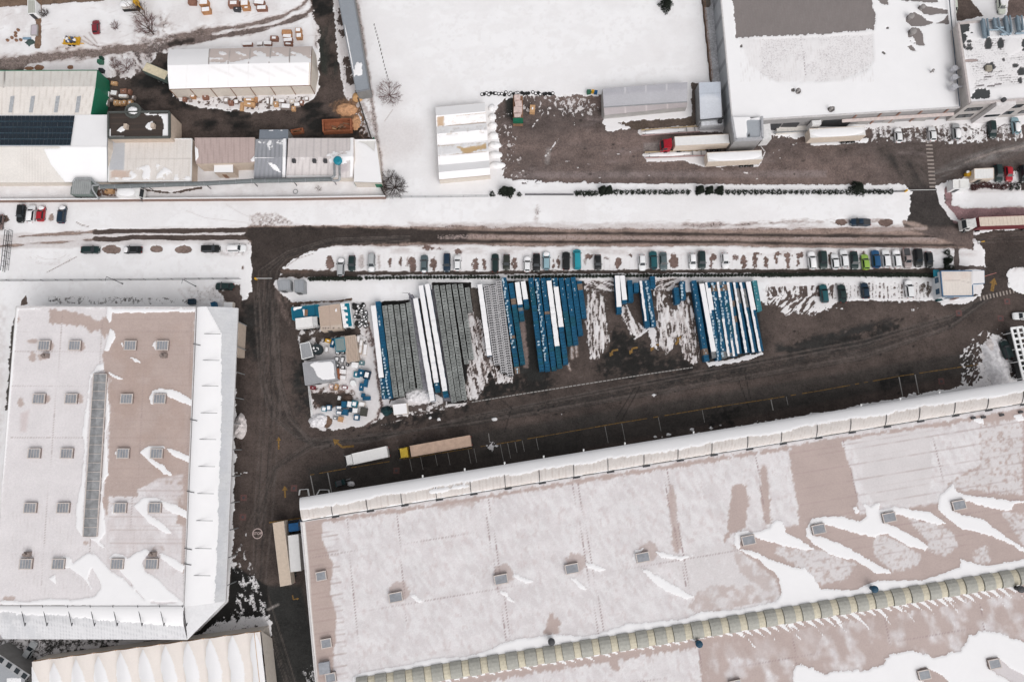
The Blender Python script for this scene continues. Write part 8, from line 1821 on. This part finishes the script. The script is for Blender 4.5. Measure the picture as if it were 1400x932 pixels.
# pallets and timber packs of the top left yard
PAL = mat('pallet_orange', (.42, .22, .11), .85, var=.35, scale=3); PBR = mat('pallet_brown', (.24, .12, .085), .85, var=.35, scale=3); PGR = mat('pallet_grey', (.28, .23, .21), .85, var=.3, scale=3)
def pack(px, py, w, d, h, label, m, snow=.8, rot=0.0):
    p = W(px, py, h); t = thing('timber_pack', label, 'timber pack', (p.x, p.y, .03), rot); b = MB(); n = max(2, int(h / .22))
    for i in range(n): b.box((0, 0, (i + .5) * h / n), (w, d, h / n * .72)); 
    for s in (-1, 0, 1): b.box((s * (w / 2 - .12), 0, h / 2), (.16, d * .96, h * .98))
    b.build('boards', m, t, world=False)
    if snow: b = MB(); b.box((0, 0, h + .06), (w * snow, d * snow, .12)); b.build('snow_cap', SNOW, t, world=False, bevel=.03)
    return t
packs = [(278, 3, 2.3, 1.4, 1.5, 'orange timber pack at the top edge, upper of two', PAL, .85), (281, 13, 2.2, 1.3, 1.5, 'orange timber pack near the top edge, lower of two', PAL, .85), (319, 4, 2.8, 1.5, 1.6, 'brown timber pack with open front at the top edge', PBR, .6), (323.5, 12, 1.7, 1.0, 1.0, 'dark squat crate below the brown timber pack', DSTEEL, .2), (334, 4, 2.0, 1.5, 1.3, 'snowy orange pack right of the brown timber pack, upper', PAL, .85), (336.5, 10.5, 2.0, 1.1, .9, 'bare orange pack right of the brown timber pack, lower', PAL, .4), (354, 3, 2.7, 1.2, 1.1, 'red brown pallet stack near the top edge, upper', PBR, .9), (357.5, 10.5, 2.7, 1.2, 1.1, 'red brown pallet stack near the top edge, lower', PBR, .8),
         (338, 60, 2.5, .8, .9, 'brown snow topped pack above the tent, leftmost', PBR, .95), (355, 59.5, 1.5, .9, .6, 'snow topped dark pack above the tent, second', PGR, .95), (366, 59, 2.0, .9, .8, 'snow topped pack above the tent, third', PBR, .95), (374.5, 52, 2.0, 1.2, 1.0, 'brown timber pack above the tent with a tan top', PBR, .5), (391.5, 43.5, 2.4, 1.2, 1.3, 'bare orange pack, top of the column above the tent', PAL, .0), (392.5, 49, 2.2, 1.0, 1.0, 'snowy pack, second in the column above the tent', PAL, .92), (393.5, 54.5, 2.3, 1.0, 1.0, 'snowy pack, third in the column above the tent', PBR, .92), (394, 60, 2.2, .7, .8, 'red brown pack, lowest in the column above the tent', PBR, .6), (407.5, 41, 1.5, 1.2, 1.4, 'tall orange pack right of the column, upper', PAL, .75), (408.5, 48.5, 1.5, 1.4, 1.3, 'tall orange pack right of the column, lower', PAL, .75),
         (263.5, 130.5, 1.2, 1.3, 1.0, 'pale orange pack touching the tent wall at its left', PAL, .6), (252, 135.5, 1.0, 1.0, .8, 'dark brown crate left below the tent', PBR, .1), (260, 137, .8, .8, .5, 'small grey crate left below the tent', PGR, .2), (280.5, 132, 1.5, 1.3, .9, 'brown pack below the tent beside a gap', PBR, .2), (309, 137, 1.3, 1.4, .9, 'pinkish pack below the tent, left of the round brown one', PGR, .6), (315, 140, 1.2, 1.1, 1.0, 'brown square pack below the middle of the tent', PBR, .1), (323, 139, .9, 1.0, .7, 'snow topped crate below the middle of the tent', PGR, .9), (330.5, 145.5, .9, 2.2, .6, 'upright orange board pack left of the long timber', WOOD, 0), (340, 136.5, 2.6, .8, .7, 'long timber pack below the tent, upper of two', WOOD, .5), (340.5, 142, 2.7, 1.1, .9, 'long timber pack below the tent, lower of two', WOOD, .3), (349.5, 136, .7, 1.4, .7, 'orange upright pack right of the long timber packs', PAL, 0),
         (366, 138, .7, 1.9, .7, 'snowy upright pack below the right part of the tent', PGR, .8), (371.5, 137.5, .6, 2.2, .6, 'thin snowy upright pack below the right part of the tent', CREAM, .9), (377, 142, 1.1, 1.2, .8, 'tan pack between upright packs and the snowy crate', WOOD, .3), (385, 138, 1.5, .8, .6, 'snow laden board stack below the right part of the tent', PGR, .9), (390.5, 145, 2.4, 1.3, 1.0, 'broad pale pack at the courtyard edge, below the tent', PGR, .85), (401, 148, 1.0, 1.2, .8, 'tan pack at the courtyard edge right of the broad pale pack', WOOD, .2), (399, 138.5, 1.2, 1.0, .7, 'pale tan pack below the right end of the tent', CREAM, .4), (406, 143, 1.5, 1.0, .7, 'snow topped pack below the right end of the tent', PGR, .85), (412, 140, 1.0, 1.2, .7, 'rusty pack below the right end of the tent', PBR, .5), (419, 135, 1.0, .9, .6, 'last snowy pack at the right corner of the tent', PGR, .8),
         (155.5, 113.5, 1.5, .9, .7, 'single orange pack alone right of the green gable', WOOD, .1), (137, 127.5, .9, 1.3, .8, 'orange pack against the green gable wall', PAL, 0), (146, 129, 1.4, 1.5, .9, 'snow laden pack in the cluster by the green gable, left', PGR, .9), (155.5, 127, 1.6, 1.2, .7, 'snow laden pack in the cluster by the green gable, middle', PGR, .95), (168.5, 124.5, 1.6, 1.3, .9, 'dark red brown pack in the cluster by the green gable', PBR, .1), (176.5, 125, .7, 1.2, 1.0, 'upright brown pack at the right of the cluster', PBR, .1), (144, 139.5, 1.4, 1.9, .9, 'pinkish snowy pack at the lower left of the cluster', PGR, .85), (152, 135.5, .9, .9, .6, 'grey crate in the middle of the cluster', PGR, .3), (158, 140, 1.1, 1.3, .9, 'tan pack, first of four in the lower cluster row', WOOD, .2), (164, 140.5, .9, 1.2, .9, 'tan pack, second of four in the lower cluster row', WOOD, .25), (169.5, 140, .9, 1.2, .9, 'tan pack, third of four in the lower cluster row', WOOD, .3), (177.5, 140, 1.1, 1.3, .9, 'tan pack, fourth of four in the lower cluster row', WOOD, .4), (182, 133, .7, 1.0, .9, 'pinkish upright pack at the right end of the cluster', PGR, .4), (168, 131, 2.2, .7, .7, 'snowy long pack across the cluster', CREAM, .9),
         (728, 148.5, 1.3, 2.0, 1.3, 'tan timber pack beside the flatbed in the brown yard', WOOD, .3), (262, 1.5, 2.0, 1.4, 1.2, 'dark brown pack cut by the top edge, left of the orange packs', PBR, 0)]
for p in packs: pack(*p, rot=R.uniform(-.12, .12))
# rusty skips
def skip(pts, h, label):
    q = [W(x, y, h) for x, y in pts]; c = sum(q, Vector()) / 4; t = thing('skip', label, 'skip', (c.x, c.y, 0)); b = MB(); n = 4
    inn = [v.lerp(c, .0) + (Vector((c.x, c.y, h)) - v).normalized() * .35 for v in q]
    vs = [(v.x, v.y, 0) for v in q] + [tuple(v) for v in q] + [tuple(v) for v in inn] + [(v.x, v.y, .3) for v in inn]
    fs = []
    for i in range(4):
        j = (i + 1) % 4; fs += [(j, i, 4 + i, 4 + j), (4 + j, 4 + i, 8 + i, 8 + j), (8 + j, 8 + i, 12 + i, 12 + j)]
    fs.append((12, 13, 14, 15)); b.add(vs, fs); b.build('bin_body', RUST, t)
    for i in range(10):
        f, g = R.uniform(.12, .85), R.uniform(.2, .8); p = q[0].lerp(q[1], f).lerp(q[3].lerp(q[2], f), g); m = MB(); m.box((p.x, p.y, .55), (R.uniform(.6, 1.8), R.uniform(.2, .4), .3), R.uniform(-.3, .3)); m.build('timber_scrap', R.choice([WOOD, DWOOD, DWOOD]), t)
skip([(440, 163.5), (480, 161.5), (480.5, 178), (441, 180)], 1.8, 'long rusty skip with timber scrap in the dark courtyard'); skip([(397, 177.5), (414, 174.5), (414, 180), (398, 182.5)], 1.2, 'small orange skip above the pale hall')
# filter unit and duct
q0 = W(112, 256, 3.4); t = thing('filter_unit', 'grey green dust filter with a ribbed lid at the edge of the solar roof hall', 'filter unit', (q0.x, q0.y, 0)); GG = mat('grey_green_metal', (.16, .19, .18), .6, var=.2)
m = MB(); m.box((0, 0, 2.1), (4.6, 3.2, 2.4)); m.build('casing', GG, t, world=False)
m = MB(); m.prism([(-2.4, -1.7), (2.0, -1.7), (2.4, .0), (2.0, 1.7), (-2.4, 1.7)], 3.3, 3.5); m.build('lid', ribbed('filter_lid', (.30, .31, .31), .5, 0, .3), t, world=False)
for sx in (-2, 2):
    for sy in (-1.4, 1.4): m = MB(); m.box((sx, sy, .5), (.25, .25, 1.0)); m.build('leg', DSTEEL, t, world=False)
m = MB(); pts = [Vector(p) for p in ((-2.2, 1.4, 3.4), (-1.6, 2.1, 3.7), (2.2, 2.1, 3.7), (3.2, 1.0, 3.7), (4.4, .5, 3.6))]
for a, b_ in zip(pts[:-1], pts[1:]): m.tube(a, b_, .25, 8)
for a, b_ in (((2.6, 0.4, 3.5), (2.6, -.6, 3.3)), ((2.6, -.6, 3.3), (3.6, -2.6, 2.0)), ((2.6, .4, 3.5), (4.2, .5, 3.5))): m.tube(a, b_, .22, 8)
m.build('pipe', STEEL, t, world=False)
m = MB(); m.box((-2.9, -.4, 1.2), (1.0, 2.0, 2.2)); m.box((-3.6, .3, .8), (.7, 1.2, 1.4)); m.build('fan_housing', GG, t, world=False)
t = thing('overhead_duct', 'long grey overhead duct from the dust filter along the works front', 'duct', tuple(W(290, 250, 0))); D = world_line([(138, 255.5), (200, 253.5), (280, 251), (345, 247.5), (400, 246.5), (455, 245)], 3.6); m = MB(); n_ = MB()
for a, b_ in zip(D[:-1], D[1:]): m.tube(a, b_, .55, 10)
m.build('pipe', mat('duct_grey', (.17, .185, .19), .5, .2), t)
for i in range(16):
    f = i / 15 * (len(D) - 1); k = min(int(f), len(D) - 2); p = D[k].lerp(D[k + 1], f - k); s = MB(); s.tube((p.x - .05, p.y, p.z), (p.x + .05, p.y, p.z), .61, 10); s.build('flange', STEEL, t)
    if i % 3 == 0: s = MB(); s.tube((p.x, p.y, 0), (p.x, p.y, 3.2), .1, 6); s.build('support', DSTEEL, t)
box_item(150, 262, 2.0, 1.0, .9, 'tan crate between the dust filter and the small white lorry', WOOD, 'crate', 'crate', 0, .0)
# odds and ends
for x, y in ((21, 45), (24.5, 41), (21, 49), (16, 51.5), (10, 55), (22, 55), (28, 54.5)):
    p = W(x, y, .3); m = MB(); m.lathe((0, 0, 0), [(.42, 0), (.36, .3), (.3, .5)], 10); o = m.build('tree_stump', DWOOD); o.location = (p.x, p.y, 0); tag(o, 'dark brown stump in the ring of seven on snow at far left', 'tree stump', 'ring of stumps')
box_item(37, 53, 2.0, .5, .4, 'pale blue plank by the green heap left of the brown lane', mat('pale_blue_board', (.2, .3, .4), .6), 'plank', 'plank', 0, 0, None, False); heap(41, 59, (1.2, .9, .6), 'green grey tarpaulin heap left of the brown lane', mat('green_tarp', (.05, .08, .075), .7, var=.5, scale=3), 17, 'tarpaulin_heap', 'heap', .3)
for x, y, w, m_, l in ((137.5, 85, 1.2, mat('bin_green', (.03, .12, .075), .6), 'green waste bin, lower of two behind the green gable'), (139, 80, .8, mat('bin_dark_green', (.015, .05, .035), .6), 'dark green waste bin, upper of two behind the green gable'), (139, 97, 1.1, mat('bin_black', (.015, .02, .025), .6), 'black waste bin at the corner of the green gable'), (805, 126, 1.0, mat('bin_green', (.03, .12, .075), .6), 'green wheeled bin left of the yellow one at the grey shed'), (810.5, 125.5, .7, YELL, 'yellow wheeled bin between a green and a blue one'), (814.5, 126.5, .8, mat('bin_blue', (.01, .09, .22), .5), 'blue wheeled bin next to the grey shed'), (966.5, 5, 1.6, mat('bin_brown', (.1, .085, .07), .7), 'dark open container in the alley beside the factory'), (64, 411, 1, NAVY, ''), (262.5, 412.5, 1.6, mat('bin_navy', (.012, .03, .05), .6), 'navy open bin at the upper right corner of the left hall')):
    if l: t = box_item(x, y, w, w * .8, 1.1, l, m_, 'waste_bin', 'bin', R.uniform(-.2, .2), 0)
t = box_item(313, 418, 2.4, 1.6, 1.2, 'cream box against the upper right corner of the left hall', CREAM, 'storage_box', 'box', .0, .9); t = box_item(293, 417, 1.1, 1.3, 1.4, 'blue barrel container on the canopy corner of the left hall', BLUEP, 'bin', 'bin', .3, 0)
q = W(404, 262, .2); m = MB(); n = 20
for i in range(n):
    a0, a1 = 2 * math.pi * i / n, 2 * math.pi * (i + 1) / n; m.tube((q.x + .55 * math.cos(a0), q.y + .55 * math.sin(a0), .2), (q.x + .55 * math.cos(a1), q.y + .55 * math.sin(a1), .2), .09, 6, caps=False)
tag(m.build('hoop', STEEL), 'grey hoop lying in the snow below the pale hall', 'hoop')
q = W(1323.5, 238, .8); t = thing('cement_mixer', 'small yellow mixer with a snowy drum beside the white kiosk', 'mixer', (q.x, q.y, 0)); m = MB(); m.lathe((0, 0, .5), [(.3, 0), (.7, .4), (.7, .7), (.4, 1.0)], 12); m.build('drum', YELL, t, world=False); m = MB(); m.box((0, 0, .3), (1.2, .8, .3)); m.build('frame', YELL, t, world=False); m = MB(); m.lump((-.3, .3, 1.3), (.45, .4, .25), 2); m.build('snow', SNOW, t, world=False, smooth=True)
q = W(1341, 331.5, 1.2); t = thing('road_sign', 'small yellow and white road sign at the bend near the gatehouse', 'sign', (q.x, q.y, 0)); m = MB(); m.tube((0, 0, 0), (0, 0, 2.2), .04, 6); m.build('post', STEEL, t, world=False); m = MB(); m.tube((0, -.03, 2.0), (0, .03, 2.0), .4, 14); m.build('panel', YELL, t, world=False); m = MB(); m.box((-.35, .2, 1.0), (.5, .3, .4)); m.build('sandbag', WHITEP, t, world=False)
box_item(1309.5, 405, 1.4, .9, 1.1, 'green grit bin by the gatehouse front', mat('grit_green', (.02, .15, .10), .6), 'grit_bin', 'bin', .1, 0)
box_item(1283, 409, 1.1, .9, .9, 'dark teal bin at the left corner of the gatehouse', mat('dark_teal_bin', (.01, .06, .07), .6), 'waste_bin', 'bin', .1, 0)
# white steel frame (unloaded car transporter) on the right edge
A, B = W(1381, 449, 3.2), W(1399, 523, 3.2); d = (B - A); L = d.length; an = math.atan2(d.y, d.x); c = (A + B) / 2; t = thing('steel_frame_trailer', 'white steel ladder frame on wheels cut off by the right edge', 'trailer', (c.x, c.y, 0), an); w_ = 4.2
for y in (0, 1.4, 2.8): m = MB(); m.box((0, y + .35, 3.1), (L, .5, .25)); m.build('beam', WHITEP, t, world=False)
n = 10
for i in range(n + 1): m = MB(); m.box((-L / 2 + i * L / n, 1.75, 3.0), (.3 if i % 2 else .55, 3.0, .2)); m.build('rung', WHITEP, t, world=False)
m = MB(); m.box((0, 1.75, 1.0), (L - .5, 2.6, .3)); m.build('deck', RUBBER, t, world=False)
for sx in (-L / 2 + 1, -L / 2 + 5, L / 2 - 1, L / 2 - 5):
    for y in (.35, 3.15): m = MB(); m.box((sx, y, 1.6), (.2, .2, 3.0)); m.build('upright', WHITEP, t, world=False)
for sx in (-3, -1.8, 3.2):
    for y in (.5, 3.0): m = MB(); m.tube((sx, y - .15, .5), (sx, y + .15, .5), .5, 12); m.build('wheel', RUBBER, t, world=False)
# low frames and dock ramps in the brown yard
for a, b_, l in (((877, 181.5), (956, 176), 'snowed in low yellow steel ramp left of the bluish shed porch'), ((882, 212), (965, 208.5), 'snowed in low yellow flatbed frame in front of the white trailer')):
    A, B = W(*a, .5), W(*b_, .5); d = B - A; c = (A + B) / 2; t = thing('low_frame', l, 'frame', (c.x, c.y, 0), math.atan2(d.y, d.x)); 
    for y in (-.75, .75): m = MB(); m.box((0, y, .4), (d.length, .22, .35)); m.build('beam', mat('old_yellow', (.42, .32, .2), .7, var=.3) if y > 0 else mat('old_pink', (.4, .28, .27), .7, var=.3), t, world=False)
    for i in range(7): m = MB(); m.box((-d.length / 2 + (i + .5) * d.length / 7, 0, .38), (.15, 1.4, .2)); m.build('cross_member', STEEL, t, world=False)
    m = MB(); m.lump((-d.length * .12, 0, .42), (d.length * .36, .62, .2), 5, 20, 3, .1); m.build('snow', SNOW, t, world=False, smooth=True)
# junk near the hall canopy: two lift frames
for x, y, l in ((465, 660, 'dark green forklift mast parked against the hall canopy'),):
    q = W(x, y, 1); t = thing('forklift', l, 'forklift', (q.x, q.y, 0), .3); m = MB(); m.box((0, 0, .7), (2.2, 1.2, .9)); m.build('body', mat('fork_green', (.012, .05, .05), .5), t, world=False); m = MB()
    for sx in (-.5, .5):
        for sy in (-.5, .5): m.tube((sx, sy, 1.1), (sx, sy, 2.1), .05, 5)
    m.box((0, 0, 2.1), (1.2, 1.2, .08)); m.build('overhead_guard', DSTEEL, t, world=False); m = MB(); m.box((1.2, .3, 1.0), (.1, .12, 2.0)); m.box((1.2, -.3, 1.0), (.1, .12, 2.0)); m.build('mast', DSTEEL, t, world=False)
    m = MB(); m.box((1.8, .3, .15), (1.1, .12, .06)); m.box((1.8, -.3, .15), (1.1, .12, .06)); m.build('fork', STEEL, t, world=False)
    for sx in (-.8, .8):
        for sy in (-.6, .6): m = MB(); m.tube((sx, sy - .1, .3), (sx, sy + .1, .3), .3, 10); m.build('wheel', RUBBER, t, world=False)
heap(480, 661, (.9, .6, .5), 'small lump of old snow right of the forklift', GSN, 31)
wire_fence([(410, 676), (411, 669), (422, 668), (423.5, 677)], 1.0, 'small white pipe guard at the corner of the hall canopy', 2, WHITEP, .06)
wire_fence([(434, 676), (438, 669), (450, 669), (452, 675)], 1.0, 'small white pipe guard beside the forklift', 2, WHITEP, .06)
# ------------------------------------------------------------------ remove the patterns the copies were made from
def kill(o):
    for c in list(o.children): kill(c)
    bpy.data.objects.remove(o)
for o in TRASH: kill(o)
# ------------------------------------------------------------------ camera, light
cam = bpy.data.cameras.new('camera'); co = bpy.data.objects.new('camera', cam); COL.objects.link(co)
co.location = (0, 0, H); co.rotation_euler = (TH, 0, 0)
cam.sensor_fit = 'HORIZONTAL'; cam.sensor_width = 36; cam.lens = 36 * F / 1400; cam.clip_start = 1; cam.clip_end = 5000
SC.camera = co
w = bpy.data.worlds.new('World'); SC.world = w; w.use_nodes = True
nt = w.node_tree; bg = nt.nodes['Background']
sky = nt.nodes.new('ShaderNodeTexSky'); sky.sky_type = 'NISHITA'; sky.sun_disc = False
SUN_EL, SUN_AZ = math.radians(48), math.radians(150)     # azimuth from image-up, clockwise
sky.sun_elevation = SUN_EL; sky.sun_rotation = SUN_AZ; sky.air_density = 1.0; sky.dust_density = 3.0; sky.ozone_density = 1.0
hs = nt.nodes.new('ShaderNodeHueSaturation'); hs.inputs['Saturation'].default_value = 0.08
nt.links.new(sky.outputs[0], hs.inputs['Color']); nt.links.new(hs.outputs[0], bg.inputs['Color'])
bg.inputs['Strength'].default_value = 0.15
sl = bpy.data.lights.new('sun', 'SUN'); sl.energy = 0.75; sl.angle = math.radians(50); sl.color = (1, 0.955, 0.92)
so = bpy.data.objects.new('sun', sl); COL.objects.link(so)
d = Vector((math.sin(SUN_AZ) * math.cos(SUN_EL), math.cos(SUN_AZ) * math.cos(SUN_EL), math.sin(SUN_EL)))
so.rotation_euler = d.to_track_quat('Z', 'Y').to_euler(); so.location = (0, -50, 300)
SC.view_settings.view_transform = 'Standard'; SC.view_settings.look = 'None'; SC.view_settings.gamma = 1.0
SC.view_settings.use_curve_mapping = False
SC.view_settings.exposure = 0.15
SC.cycles.max_bounces = 5; SC.cycles.diffuse_bounces = 3; SC.cycles.glossy_bounces = 2; SC.cycles.transmission_bounces = 2
